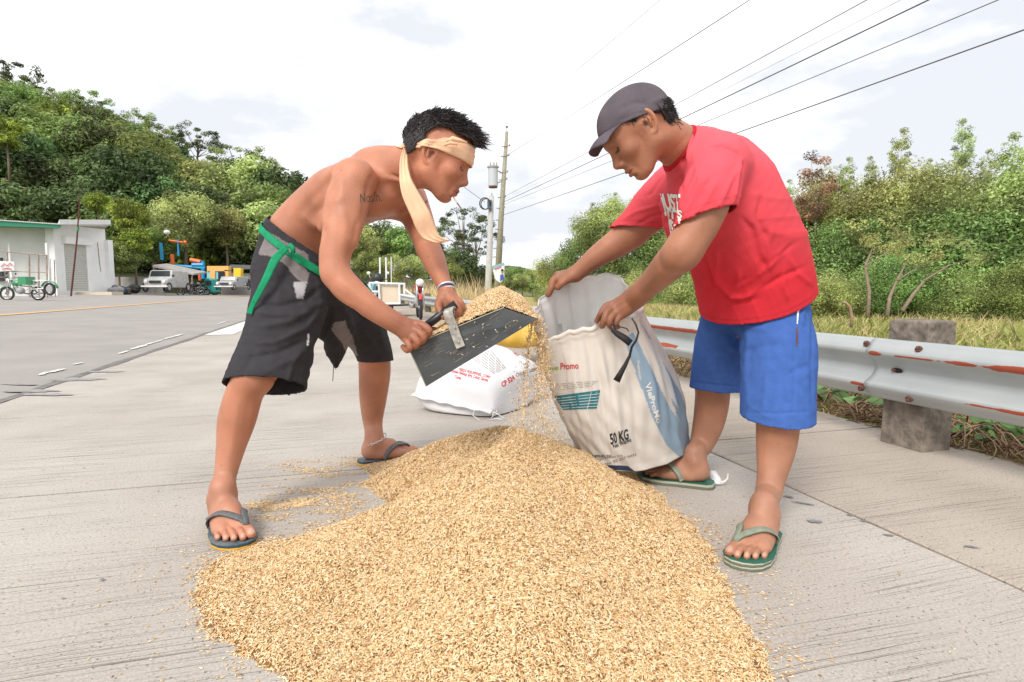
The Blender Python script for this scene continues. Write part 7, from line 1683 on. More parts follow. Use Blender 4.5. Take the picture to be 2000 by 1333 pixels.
# husk colours run from pale straw through gold to brown
oi = gn.nodes.new('ShaderNodeObjectInfo'); crp = gn.nodes.new('ShaderNodeValToRGB'); el = crp.color_ramp.elements
el[0].position = 0; el[0].color = (.22, .11, .045, 1); el[1].position = 1; el[1].color = (.90, .76, .55, 1)
for pos, c in ((.10, (.50, .28, .11, 1)), (.45, (.72, .50, .25, 1)), (.75, (.82, .63, .38, 1))): e = el.new(pos); e.color = c
gn.links.new(oi.outputs['Random'], crp.inputs[0]); gn.links.new(crp.outputs[0], gn.nodes['Principled BSDF'].inputs['Base Color'])
# a grain: six-sided spindle with a small awn end
def grain_mesh():
    mb = MB(); xs = [-.5, -.36, -.12, .14, .36, .5]; rs = [.02, .095, .145, .14, .09, .015]; n = 6; V = []; Fc = []
    for x, r in zip(xs, rs):
        for k in range(n): a = 2 * math.pi * k / n; V.append((x, r * math.cos(a), r * .82 * math.sin(a) + .03 * (x * x)))
    for i in range(len(xs) - 1):
        for k in range(n): Fc.append((i * n + k, i * n + (k + 1) % n, (i + 1) * n + (k + 1) % n, (i + 1) * n + k))
    me = mesh_from('grain', V, Fc, True); me.materials.append(M['grain']); return me
GM = bpy.data.objects.new('grain_shape', grain_mesh())
GM_me = GM.data
def gn_scatter(name, Pts, rot, scl, parent=None, loc=(0, 0, 0), label=None, cat=None):
    "one object whose geometry nodes set a grain on every point"
    o0 = worigin(parent) if parent is not None else Vector(loc)
    me = bpy.data.meshes.new(name); Pn = np.asarray(Pts, np.float32) - np.array(o0, np.float32); me.vertices.add(len(Pn)); me.vertices.foreach_set('co', Pn.ravel())
    a = me.attributes.new('rot', 'FLOAT_VECTOR', 'POINT'); a.data.foreach_set('vector', np.asarray(rot, np.float32).ravel())
    a = me.attributes.new('scl', 'FLOAT', 'POINT'); a.data.foreach_set('value', np.asarray(scl, np.float32)); me.materials.append(M['grain'])
    o = bpy.data.objects.new(name, me); sc.collection.objects.link(o)
    if parent is not None: o.parent = parent
    else: o.location = o0
    g = bpy.data.node_groups.new('grains', 'GeometryNodeTree'); g.interface.new_socket('Geometry', in_out='INPUT', socket_type='NodeSocketGeometry'); g.interface.new_socket('Geometry', in_out='OUTPUT', socket_type='NodeSocketGeometry')
    N = g.nodes.new; i_ = N('NodeGroupInput'); o_ = N('NodeGroupOutput'); mp_ = N('GeometryNodeMeshToPoints'); ip = N('GeometryNodeInstanceOnPoints')
    ra = N('GeometryNodeInputNamedAttribute'); ra.data_type = 'FLOAT_VECTOR'; ra.inputs[0].default_value = 'rot'; sa = N('GeometryNodeInputNamedAttribute'); sa.data_type = 'FLOAT'; sa.inputs[0].default_value = 'scl'
    oi_ = N('GeometryNodeObjectInfo'); oi_.inputs['Object'].default_value = GM; er = N('FunctionNodeEulerToRotation')
    L = g.links.new; L(i_.outputs[0], mp_.inputs[0]); L(mp_.outputs[0], ip.inputs['Points']); L(oi_.outputs['Geometry'], ip.inputs['Instance']); L(ra.outputs[0], er.inputs[0]); L(er.outputs[0], ip.inputs['Rotation']); L(sa.outputs[0], ip.inputs['Scale']); L(ip.outputs[0], o_.inputs[0])
    m = o.modifiers.new('grains', 'NODES'); m.node_group = g
    if label: tag(o, label, cat)
    o['kind'] = 'stuff'; return o
def grain_rots(Nn, r, tilt=.35):
    n = len(Nn); Nn = Nn / np.linalg.norm(Nn, axis=1, keepdims=True); t = r.normal(size=(n, 3)); t -= Nn * (t * Nn).sum(1, keepdims=True); t /= np.linalg.norm(t, axis=1, keepdims=True); t = t + Nn * r.normal(0, tilt, n)[:, None]; t /= np.linalg.norm(t, axis=1, keepdims=True)
    yaw = np.arctan2(t[:, 1], t[:, 0]); pitch = -np.arcsin(np.clip(t[:, 2], -1, 1)); return np.stack([r.uniform(0, 6.28, n), pitch, yaw], 1)
GL = .0084
# outline of the heap on the ground (photograph points) and its ridges
OUT = [(372, 1165), (392, 1120), (430, 1088), (520, 1062), (610, 1040), (700, 1018), (760, 985), (738, 968), (700, 948), (722, 928), (705, 912), (760, 900), (830, 888), (900, 870), (1000, 862), (1100, 880), (1190, 903), (1260, 935), (1310, 985), (1370, 1040), (1405, 1090), (1425, 1150), (1460, 1210), (1490, 1270), (1530, 1340), (1600, 1500), (1500, 1700), (700, 1700), (560, 1345), (470, 1290), (405, 1250), (375, 1205)]
OG = np.array([G(*p)[:2] for p in OUT])
ridges = [((-.08, 1.93, .262), (-.42, 1.47, .085), .50), ((-.08, 1.93, .262), (.02, 1.15, .12), .48), ((-.08, 1.93, .262), (.26, 1.66, .15), .52), ((-.08, 1.93, .262), (-.26, 2.2, .06), .45), ((0, 1.3, .13), (.05, .85, .05), .4)]
xs_, ys_ = np.arange(-1.0, .95, .011), np.arange(.72, 2.62, .011); GX, GY = np.meshgrid(xs_, ys_, indexing='ij'); PG = np.stack([GX.ravel(), GY.ravel()], 1)
dd, _ = dist_poly(PG, list(OG), closed=True); ins = inside_poly(PG, OG); din = np.where(ins, dd, -dd)
def sn(x, y, f, s): return np.sin(x * f + s) * np.cos(y * f * 1.13 - s * 2) + .5 * np.sin(x * f * 2.3 - y * f * 1.7 + s)
hr = np.full(len(PG), -1.0)
for a, b, sl_ in ridges:
    a, b = np.array(a), np.array(b); ba = (b - a)[:2]; t = np.clip(((PG - a[:2]) @ ba) / (ba @ ba), 0, 1); dz = np.sqrt(((PG - a[:2] - t[:, None] * ba) ** 2).sum(1) + .008) - .09; hh = a[2] + t * (b[2] - a[2]) - sl_ * dz
    hr = np.maximum(hr, hh) if hr.max() < 0 else -smin(-hr, -hh, .02)
hr = np.maximum(hr, .018)
dn_ = np.clip(din + .010 * sn(PG[:, 0], PG[:, 1], 26, 1) + .006 * sn(PG[:, 0], PG[:, 1], 80, 2), 0, None); edge = .14 * dn_ + .47 * np.sqrt(dn_ * dn_ + .0016) - .47 * .04
Z = smin(hr, edge, .02); Z = np.where(din < -.01, -.01, np.maximum(Z, -.004)) + np.where(din > .03, .0035 * sn(PG[:, 0], PG[:, 1], 16, 3) + .0015 * sn(PG[:, 0], PG[:, 1], 47, 5), 0)
Z = Z.reshape(GX.shape)
def zat(x, y):
    fx = np.clip((x - xs_[0]) / .011, 0, len(xs_) - 2.001); fy = np.clip((y - ys_[0]) / .011, 0, len(ys_) - 2.001); i = fx.astype(int); j = fy.astype(int); u, v = fx - i, fy - j
    return Z[i, j] * (1 - u) * (1 - v) + Z[i + 1, j] * u * (1 - v) + Z[i, j + 1] * (1 - u) * v + Z[i + 1, j + 1] * u * v
M['grain_bed'] = mat('grain_bed', (.16, .08, .03), .8, .2, color2=(.34, .19, .07), vscale=230, bump=.003, bscale=200)  # bed colour darkened to stand for the shade in gaps between grains
heap = thing('rice_heap', (0, 1.6, 0), 'wide golden heap of unhusked rice spread over the concrete between the two men', 'rice heap'); heap['kind'] = 'stuff'
ok = (Z > 0).ravel(); ny_ = len(ys_); Fq = []
ii, jj = np.meshgrid(np.arange(len(xs_) - 1), np.arange(ny_ - 1), indexing='ij'); ii, jj = ii.ravel(), jj.ravel(); q_ = np.stack([ii * ny_ + jj, (ii + 1) * ny_ + jj, (ii + 1) * ny_ + jj + 1, ii * ny_ + jj + 1], 1); q_ = q_[ok[q_].all(1)]
Vv = np.stack([GX.ravel(), GY.ravel(), Z.ravel() - .002], 1); Vv, q_, _ = clean(Vv, q_, np.ones(len(q_), bool))
o = obj('grain_bed', Vv, q_, M['grain_bed'], heap, smooth=True); o['kind'] = 'stuff'
rg = np.random.default_rng(11)
def sample(n, fil=None):
    x = rg.uniform(xs_[0], xs_[-1], n); y = rg.uniform(ys_[0], ys_[-1], n); z = zat(x, y); k = z > .0005; return x[k], y[k], z[k]
x, y, z = sample(560000)
e_ = .012; nx_ = -(zat(x + e_, y) - zat(x - e_, y)) / (2 * e_); ny2 = -(zat(x, y + e_) - zat(x, y - e_)) / (2 * e_)
Nn = np.stack([nx_, ny2, np.ones(len(x))], 1)
keep = rg.uniform(0, 1, len(x)) < np.clip(.35 + z / .02, 0, 1); x, y, z, Nn = x[keep], y[keep], z[keep], Nn[keep]
Pg = np.stack([x, y, z], 1) + Nn / np.linalg.norm(Nn, axis=1, keepdims=True) * rg.uniform(-.0022, .0026, len(x))[:, None]
print('grains', len(Pg)); gn_scatter('grains', Pg, grain_rots(Nn, rg, .38), GL * rg.uniform(.8, 1.15, len(Pg)), heap)
# loose grains round the heap: dense bands and a thin scatter
def loose(poly, n, dens=lambda x, y: 1):
    A = np.array([G(*p)[:2] for p in poly]); lo, hi = A.min(0), A.max(0); p = rg.uniform(lo, hi, (n, 2)); k = inside_poly(p, A); p = p[k]; w_ = dens(p[:, 0], p[:, 1]); de, _ = dist_poly(p, list(A), closed=True); w_ = w_ * np.clip((de + .02 * sn(p[:, 0], p[:, 1], 40, 1)) / .07, 0.02, 1); return p[rg.uniform(0, 1, len(p)) < w_]
def streak(x, y, f=9, thr=0, sharp=.5): q = .5 + .5 * np.sin(x * f + 4 * np.sin(y * f * .6)) * np.cos(y * f * 2.6 + np.sin(x * 3)); return np.clip((q - thr) / sharp, 0, 1) ** 1.5
PL = []
PL.append(loose([(520, 905), (720, 880), (730, 930), (560, 945)], 9000, lambda x, y: .55 * streak(x, y, 17, .2)))
PL.append(loose([(465, 985), (560, 975), (640, 968), (600, 995), (480, 1003)], 6500, lambda x, y: .95))
PL.append(loose([(500, 950), (700, 940), (760, 985), (640, 1030), (480, 1030)], 16000, lambda x, y: .5 * streak(x, y, 19, .25)))
PL.append(loose([(330, 1080), (480, 1060), (700, 1010), (620, 1050), (420, 1100), (365, 1180)], 9000, lambda x, y: .8 * streak(x, y, 9, .1)))
PL.append(loose([(250, 1050), (480, 1040), (420, 1300), (560, 1420), (240, 1420), (180, 1200)], 3000, lambda x, y: .10))
PL.append(loose([(380, 1100), (420, 1250), (560, 1345), (600, 1420), (480, 1400), (370, 1290), (350, 1150)], 5000, lambda x, y: .55 * streak(x, y, 14, .2)))
PL.append(loose([(350, 1130), (420, 1050), (620, 1010), (760, 960), (700, 1060), (420, 1140), (430, 1260), (600, 1400), (520, 1420), (360, 1260)], 14000, lambda x, y: .5 * streak(x, y, 21, .1)))
PL.append(loose([(1290, 940), (1420, 1040), (1480, 1160), (1600, 1380), (1480, 1400), (1360, 1080)], 7000, lambda x, y: .45 * streak(x, y, 21, .1)))
PL.append(loose([(0, 900), (700, 860), (300, 1330), (0, 1330)], 1600, lambda x, y: .10))
PL.append(loose([(1320, 970), (1420, 1030), (1500, 1150), (1620, 1333), (1480, 1340), (1400, 1100)], 5000, lambda x, y: .35 * streak(x, y, 12, .15)))
PL.append(loose([(1330, 1000), (1500, 1020), (1700, 1333), (1500, 1340), (1400, 1080)], 2600, lambda x, y: .16))
PL.append(loose([(1400, 1100), (2000, 900), (2000, 1333), (1600, 1333)], 3000, lambda x, y: .05))
PL.append(loose([(1030, 820), (1090, 820), (1160, 890), (1040, 870)], 2600, lambda x, y: .8))
PL.append(loose([(900, 780), (1080, 780), (1140, 880), (900, 860)], 1800, lambda x, y: .2))
PL.append(loose([(1120, 880), (1260, 915), (1300, 960), (1200, 935)], 2500, lambda x, y: .7))
PL.append(loose([(1240, 930), (1330, 975), (1340, 1010), (1280, 970)], 1200, lambda x, y: .4))
p = np.concatenate(PL); zz_ = np.maximum(zat(p[:, 0], p[:, 1]), 0); k = zz_ < .003; p = p[k]
Pn = np.concatenate([p, np.full((len(p), 1), .0022)], 1); Nn = np.tile([0, 0, 1.0], (len(p), 1))
gn_scatter('loose_grains', Pn, grain_rots(Nn, rg, .06), GL * rg.uniform(.8, 1.15, len(p)), None, (-.5, 1.9, 0), )
# grain in the scoop: heaped bed with grains, spilling over the lip
def S(u, v, hgt): return ns0[1] + (ns0[2] - ns0[1]) * u + across * v + up_ * hgt
if up_[2] < 0: up_ = -up_
nu, nv = 44, 24; Hs = np.zeros((nu, nv, 3)); b_ax = ns0[2] - ns0[1]; uc = float((ns0[3] - ns0[1]) @ b_ax / (b_ax @ b_ax))
for i in range(nu):
    u = i / (nu - 1) * .995
    tp = ns0[0] + (ns0[3] - ns0[0]) * (u / uc) if u < uc else ns0[3] + (ns0[2] - ns0[3]) * (u - uc) / (1 - uc)
    for j in range(nv):
        v_ = j / (nv - 1); crown = np.interp(u, [0, .25, .5, .72, uc, .93, 1], [.000, .012, .034, .052, .050, .040, .006]) * (1 - abs(2 * v_ - 1) ** 2.2) + np.interp(u, [0, .2, .6, 1], [.000, .004, .008, .002])
        Hs[i, j] = tp + across * (.012 + .976 * v_) + v3(0, 0, crown + .0015 * math.sin(i * 1.3 + j))
mb = MB().grid(Hs, nu, nv)
sg = thing('scooped_grain', tuple(Hs[20, 12]), 'mound of golden rice carried in the tipped scoop', 'rice'); sg['kind'] = 'stuff'
mb.build('grain_bed', M['grain_bed'], sg, smooth=True)['kind'] = 'stuff'
n = 27000; fi = rg.uniform(0, nu - 1.001, n); fj = rg.uniform(0, nv - 1.001, n); i = fi.astype(int); j = fj.astype(int); a = (fi - i)[:, None]; b = (fj - j)[:, None]
pp = Hs[i, j] * (1 - a) * (1 - b) + Hs[i + 1, j] * a * (1 - b) + Hs[i, j + 1] * (1 - a) * b + Hs[i + 1, j + 1] * a * b
Nn = np.cross(Hs[i + 1, j] - Hs[i, j], Hs[i, j + 1] - Hs[i, j]); Nn /= np.linalg.norm(Nn, axis=1, keepdims=True); Nn *= np.sign(Nn[:, 2:3] + 1e-9)
pp = pp + Nn * rg.uniform(-.001, .003, n)[:, None]; gn_scatter('grains', pp, grain_rots(Nn, rg, .3), GL * rg.uniform(.75, 1.05, n), sg)
# falling stream from the lip, thinning towards the heap, and stray grains hanging in the air
lip = (ns0[2] + across * .35)
n = 4600; t = rg.uniform(0, 1, n) ** .9; y0 = ns0[2][2]; z = (y0 + .005) * (1 - t) + .20 * t
wd = .011 + .022 * t; ln_ = np.where(t < .45, .7, 1.15); px_ = np.interp(t, [0, .3, .6, 1], [1050, 1062, 1052, 1050]); 
c = np.array([W(a_, 700, 1.80)[0] for a_ in px_]); keep = rg.uniform(0, 1, n) < np.interp(t, [0, .12, .5, .6, 1], [1, .85, .75, .45, .30])
Pf = np.stack([c + rg.normal(0, 1, n) * wd * ln_, 1.80 + rg.normal(0, .045, n), z], 1)[keep]
side_ = 900; t2 = rg.uniform(.0, .95, side_); Pf2 = np.stack([np.interp(t2, [0, 1], [W(1040, 700, 1.8)[0], W(1020, 700, 1.8)[0]]) - rg.exponential(.028, side_) * t2, 1.80 + rg.normal(0, .05, side_), (y0 * (1 - t2) + .22 * t2)], 1)
Pf = np.concatenate([Pf, Pf2]); rot = np.stack([rg.uniform(0, 6.28, len(Pf)), rg.uniform(-1.5, 1.5, len(Pf)), rg.uniform(0, 6.28, len(Pf))], 1)
gn_scatter('falling_grain', Pf, rot, GL * .95 * rg.uniform(.75, 1.1, len(Pf)), None, tuple(lip), 'stream of rice grains falling from the scoop tip past the sack mouth', 'rice')
st = [(902, 716, 0), (925, 678, 0), (927, 630, 0), (943, 640, 1), (925, 655, 0), (944, 652, 0), (968, 645, 1), (971, 649, 0), (1004, 627, 1), (1010, 627, 0), (996, 637, 0), (912, 663, 0), (951, 677, 0), (975, 680, 1), (943, 634, 0), (949, 660, 0), (988, 640, 0), (903, 693, 0), (880, 690, 1), (1016, 640, 0), (1030, 646, 1)]
Ps = np.array([W(a_, b_, 1.66 + .01 * c_) for a_, b_, c_ in st]); rot = np.stack([rg.uniform(0, 6.28, len(Ps)), rg.uniform(-1.2, 1.2, len(Ps)), rg.uniform(-.5, .5, len(Ps))], 1)
gn_scatter('flying_grain', Ps, rot, np.full(len(Ps), GL * .9), None, tuple(Ps[0]), 'stray rice grains flying in front of the dark scoop plate', 'rice')

# ================================================================== open sack held by the man in red
M['sack_out'] = mat('woven_plastic', (.66, .60, .54), .55, .3, attr=True, var=.05, vscale=12, bump=.0008, bscale=300, transl=.40)
bl = np.array((.42, .56, .68)); crm = np.array((.90, .85, .79)); wh_ = np.array((.92, .915, .90))
rim_near = [(1063, 663), (1085, 655), (1110, 645), (1135, 640), (1160, 633), (1185, 624), (1215, 622), (1238, 618)]
rim_far = [(1246, 600), (1236, 575), (1215, 548), (1195, 536), (1165, 540), (1140, 545), (1110, 550), (1085, 562), (1060, 585), (1047, 605), (1048, 635)]
rim = [W(x_, y_, 1.905 + .004 * i) for i, (x_, y_) in enumerate(rim_near)] + [W(x_, y_, d_) for (x_, y_), d_ in zip(rim_far, (1.98, 2.04, 2.08, 2.10, 2.11, 2.11, 2.105, 2.09, 2.06, 2.01, 1.95))]
bot = [(1140, 886), (1162, 901), (1185, 912), (1207, 919), (1232, 922), (1262, 919), (1300, 906), (1333, 890)]
bd_ = [2.06, 2.04, 2.02, 2.01, 2.01, 2.02, 2.05, 2.10]
botn = [W(x_, y_, d_) for (x_, y_), d_ in zip(bot, bd_)]
botf = [W(1350, 862, 2.22), W(1345, 850, 2.34), W(1320, 846, 2.40), W(1280, 848, 2.44), W(1230, 850, 2.46), W(1190, 850, 2.45), W(1160, 852, 2.42), W(1140, 856, 2.38), W(1126, 862, 2.32), W(1122, 868, 2.24), W(1128, 878, 2.16)]
ringT, ringB = np.array(rim), np.array(botn + botf)
def resample(Pn, n):
    Pc = np.vstack([Pn, Pn[:1]]); L_ = np.r_[0, np.cumsum(np.linalg.norm(np.diff(Pc, axis=0), axis=1))]; q = np.linspace(0, L_[-1], n + 1)[:-1]; return q, L_, Pc
nu = 456; nk = 19; uu = np.linspace(0, nk, nu + 1)[:-1]
def ringat(Pn, u): Pc = np.vstack([Pn, Pn[:1]]); i = np.floor(u).astype(int) % nk; f_ = (u - np.floor(u))[:, None]; f_ = f_ * f_ * (3 - 2 * f_) * .35 + f_ * .65; return Pc[i] * (1 - f_) + Pc[i + 1] * f_
Tt, Bb = ringat(ringT, uu), ringat(ringB, uu)
for _ in range(3): Tt = (np.roll(Tt, 1, 0) + 2 * Tt + np.roll(Tt, -1, 0)) / 4; Bb = (np.roll(Bb, 1, 0) + 2 * Bb + np.roll(Bb, -1, 0)) / 4
nv = 150; cT_, cB_ = Tt.mean(0), Bb.mean(0); Vs = np.zeros((nu, nv, 3)); rs_ = random.Random(8); ph = [rs_.uniform(0, 6.28) for _ in range(12)]
# outline of the bag's left and right flanks, as bulge factors down its height
for j in range(nv):
    v_ = j / (nv - 1); base = Tt * (1 - v_) + Bb * v_; cen = cT_ * (1 - v_) + cB_ * v_; rad = base - cen
    bul = 1 + .10 * math.sin(math.pi * min(1, v_ * 1.05)) + .05 * math.sin(math.pi * v_) ** 2
    Vj = cen + rad * bul; R0 = np.linalg.norm(rad, axis=1); dirs = rad / R0[:, None]; th0 = uu / nk * 2 * math.pi
    fold = .006 * np.sin(th0 * 9 + ph[0] + 2.2 * v_) * math.sin(math.pi * v_) + .0045 * np.sin(th0 * 17 + ph[1] - 3 * v_) * (1 - v_) + .003 * np.sin(th0 * 5 + v_ * 9 + ph[2]) + .0025 * np.sin(th0 * 29 + v_ * 14 + ph[3]) * math.sin(math.pi * v_) + .0022 * np.sin(th0 * 13 - v_ * 31 + ph[4]) * v_
    # rolled rim
    roll = .010 * math.exp(-((v_ - .012) / .014) ** 2) + .004 * math.exp(-((v_ - .045) / .02) ** 2)
    Vs[:, j] = Vj + dirs * (fold + roll)[:, None] if hasattr(fold, '__len__') else Vj
sack = thing('open_sack', tuple(np.array(ringB.mean(0))), 'open white woven feed sack held upright over the heap, blue stripes on its side', 'sack')
Vf = Vs.reshape(-1, 3); px = proj(Vf); C = np.tile(crm, (len(Vf), 1)); near_side = np.repeat((uu < 8.6) | (uu > 18.2), nv)
stripe1 = [(1218, 660), (1236, 650), (1262, 700), (1290, 760), (1310, 800), (1335, 835), (1352, 862), (1340, 888), (1328, 895), (1300, 868), (1272, 810), (1248, 745), (1228, 690)]; stripe2 = [(1246, 625), (1262, 648), (1300, 718), (1330, 770), (1352, 835), (1350, 862), (1322, 815), (1308, 770), (1290, 700)]
cow = [(1290, 850), (1296, 828), (1308, 818), (1316, 822), (1322, 838), (1332, 850), (1342, 866), (1336, 878), (1326, 872), (1322, 880), (1314, 878), (1316, 868), (1306, 858), (1300, 856), (1296, 862)]
for pl in (stripe1, stripe2): C[inside_poly(px, pl) & near_side] = bl
C[inside_poly(px, [(1262, 660), (1275, 665), (1310, 745), (1325, 800), (1308, 775), (1285, 715)]) & near_side] = wh_
C[~near_side] = wh_
mb = MB().grid(Vs, nu, nv, closeu=True); ob = obj('bag', np.array(mb.v), mb.f, M['sack_out'], sack, smooth=True, col=C); sd = ob.modifiers.new('s', 'SOLIDIFY'); sd.thickness = .0018; sd.offset = -1
# bottom of the bag
bt = Vs[:, -1]; mb = MB(); rings = [bt, bt * .6 + bt.mean(0) * .4 - v3(0, 0, .012), bt * .2 + bt.mean(0) * .8 - v3(0, 0, .014)]; Vb_ = np.concatenate(rings + [bt.mean(0)[None] - v3(0, 0, .014)])
Fb = [(k * nu + i, k * nu + (i + 1) % nu, (k + 1) * nu + (i + 1) % nu, (k + 1) * nu + i) for k in range(2) for i in range(nu)] + [(2 * nu + i, 2 * nu + (i + 1) % nu, 3 * nu) for i in range(nu)]
obj('bag_bottom', Vb_, Fb, mat('bag_base', (.6, .57, .53), .6), sack, smooth=True)
tgS = bvh_of(ob)
M['print_black'] = mat('print_black', (.02, .022, .025), .6); M['print_red'] = mat('print_red', (.55, .03, .04), .6); M['print_green'] = mat('print_green', (.30, .42, .05), .6); M['print_teal'] = mat('print_teal', (.02, .17, .21), .6); M['print_navy'] = mat('print_navy', (.02, .035, .08), .6); M['print_pale'] = mat('print_pale', (.74, .72, .70), .6); M['print_grey'] = mat('print_grey', (.28, .24, .21), .6)
text('50 KG', [(1193, 868), (1228, 857), (1226, 838), (1190, 848)], tgS, M['print_black'], sack, .03)
text('Net Weight', [(1198, 876), (1233, 862), (1231, 855), (1196, 868)], tgS, M['print_black'], sack, .02)
text('Promo', [(1094, 722), (1130, 720), (1129, 708), (1094, 709)], tgS, M['print_red'], sack, .02)
text('ne', [(1073, 724), (1091, 722), (1090, 713), (1073, 716)], tgS, M['print_green'], sack, .02)
text('PHILIPPINES INC.', [(1148, 894), (1198, 893), (1197, 888), (1147, 889)], tgS, M['print_navy'], sack, .02)
text('Ortigas Avenue Ave', [(1160, 900), (1216, 891), (1215, 887), (1158, 896)], tgS, M['print_grey'], sack, .01)
text('No. 02 227 0422', [(1182, 909), (1243, 889), (1242, 885), (1181, 904)], tgS, M['print_grey'], sack, .02)
text('VieProMo', [(1263, 752), (1292, 823), (1284, 829), (1254, 757)][::-1], tgS, M['print_pale'], sack, .03) if False else text('VieProMo', [(1259, 750), (1283, 828), (1292, 825), (1270, 746)], tgS, M['print_pale'], sack, .03)
text('Premium', [(1243, 705), (1249, 742), (1254, 741), (1249, 704)], tgS, M['print_pale'], sack, .02)
uvg, Fg_ = patch_grid(20, 6)
decal('printed_table', uvg, Fg_, [(1100, 801), (1166, 798), (1172, 762), (1083, 774)], tgS, M['print_teal'], sack, .0014)
for k in range(5):
    t_ = (k + .7) / 5.6; decal('table_line', [(i / 14, j) for i in range(15) for j in (0, 1)], [(2 * i, 2 * i + 2, 2 * i + 3, 2 * i + 1) for i in range(14)], [(1100 - 15 * t_, 801 - 26 * t_), (1168 + 4 * t_, 798 - 34 * t_), (1168 + 4 * t_, 797 - 34 * t_), (1100 - 15 * t_, 800 - 26 * t_)], tgS, M['print_pale'], sack, .002)
decal('table_rule', [(i / 8, j) for i in range(9) for j in (0, 1)], [(2 * i, 2 * i + 2, 2 * i + 3, 2 * i + 1) for i in range(8)], [(1146, 800), (1154, 765), (1155, 765), (1147, 800)], tgS, M['print_pale'], sack, .002)
for k in range(4): text(['- improves growth and', 'performance of the herd', 'use as directed under the', 'advice of your technician'][k] if False else 'llllll lllll lll lllll'.replace('l', 'i'), [(1078 + 2 * k, 750 + 4 * k), (1165, 744 + 3.4 * k), (1165, 742.4 + 3.4 * k), (1078 + 2 * k, 748.4 + 4 * k)], tgS, M['print_grey'], sack, -.01) if False else decal('fine_print', [(i / 30, j) for i in range(31) for j in (0, 1)], [(2 * i, 2 * i + 2, 2 * i + 3, 2 * i + 1) for i in range(30) if (i * 7 + k * 3) % 5], [(1076 + 3 * k, 752 + 3.6 * k), (1168 - 4 * k, 745 + 3.4 * k), (1168 - 4 * k, 744.2 + 3.4 * k), (1076 + 3 * k, 751.2 + 3.6 * k)], tgS, M['print_grey'], sack, .0014)
decal('printed_animal', *((lambda A: ([((x_ - 1290) / 52, (880 - y_) / 62) for x_, y_ in A], [tuple(range(len(A)))]))(cow)), [(1290, 880), (1342, 880), (1342, 818), (1290, 818)], tgS, M['print_pale'], sack, .0016)
decal('printed_strip', *patch_grid(10, 3), [(1196, 917), (1240, 921), (1226, 910), (1180, 908)], tgS, M['print_navy'], sack, .0014)
decal('inner_print', *patch_grid(4, 6), [(1093, 648), (1099, 647), (1097, 632), (1089, 633)], tgS, mat('print_faint', (.60, .62, .62), .7), sack, .0012)
# black plastic strip hanging from the hand
MB().tube([W(1198, 637, 1.855), W(1205, 648, 1.855), W(1222, 659, 1.855)], [.004, .007, .009], 6, flat=.3).build('tie_strip', M['black'], sack, smooth=True)
ts = thing('black_strap', tuple(W(1235, 620, 1.855)), 'black plastic strip hanging in a curve from the hand holding the sack rim', 'strap')
def strip3(name, pts, wds, m, par):
    V = []; n = len(pts)
    for i, (x_, y_, d_) in enumerate(pts):
        p = W(x_, y_, d_); a_ = np.array(pts[min(i + 1, n - 1)][:2], float) - np.array(pts[max(i - 1, 0)][:2], float); nr = np.array([-a_[1], a_[0]]); nr /= np.linalg.norm(nr); wv = W(x_ + nr[0] * wds[i], y_ + nr[1] * wds[i], d_) - p; V += [p - wv, p + wv]
    o = obj(name, V, [(2 * i, 2 * i + 1, 2 * i + 3, 2 * i + 2) for i in range(n - 1)], m, par, smooth=True); s = o.modifiers.new('s', 'SOLIDIFY'); s.thickness = .0015; return o
strip3('strip', [(1234, 622, 1.855), (1242, 634, 1.855), (1247, 650, 1.855), (1243, 665, 1.865), (1234, 678, 1.875), (1230, 695, 1.880), (1222, 712, 1.885), (1212, 730, 1.890), (1204, 745, 1.895)], [1.6, 1.6, 1.8, 2, 2.2, 2.6, 4, 5.5, 7], M['black'], ts)
strip3('strip', [(1198, 635, 1.845), (1197, 645, 1.845), (1205, 652, 1.845), (1218, 660, 1.845), (1232, 671, 1.845)], [3.5, 4.5, 6, 7, 7], M['black'], ts)
strip3('strip', [(1206, 638, 1.855), (1216, 640, 1.855), (1224, 642, 1.855), (1228, 648, 1.855)], [1, 1.2, 1.2, 1], M['black'], ts)
# white knotted end of the sack on the ground behind the heel
t = thing('sack_knot', tuple(G(1400, 940)), 'white knotted plastic sack end lying behind the heel of the man in red', 'sack end')
MB().tube([W(1384, 925, 2.2), W(1392, 928, 2.18), W(1400, 937, 2.14), W(1406, 942, 2.12)], [.012, .022, .016, .008], 9, flat=.8).build('knot', M['white_metal'], t, smooth=True)
MB().tube([W(1390, 935, 2.14), W(1400, 944, 2.11), W(1412, 945, 2.1)], [.012, .012, .004], 7, flat=.6).tube([W(1406, 943, 2.1), W(1415, 941, 2.1), W(1421, 935, 2.1), W(1422, 925, 2.11)], [.004, .004, .003, .002], 6).build('string', M['white_metal'], t, smooth=True)

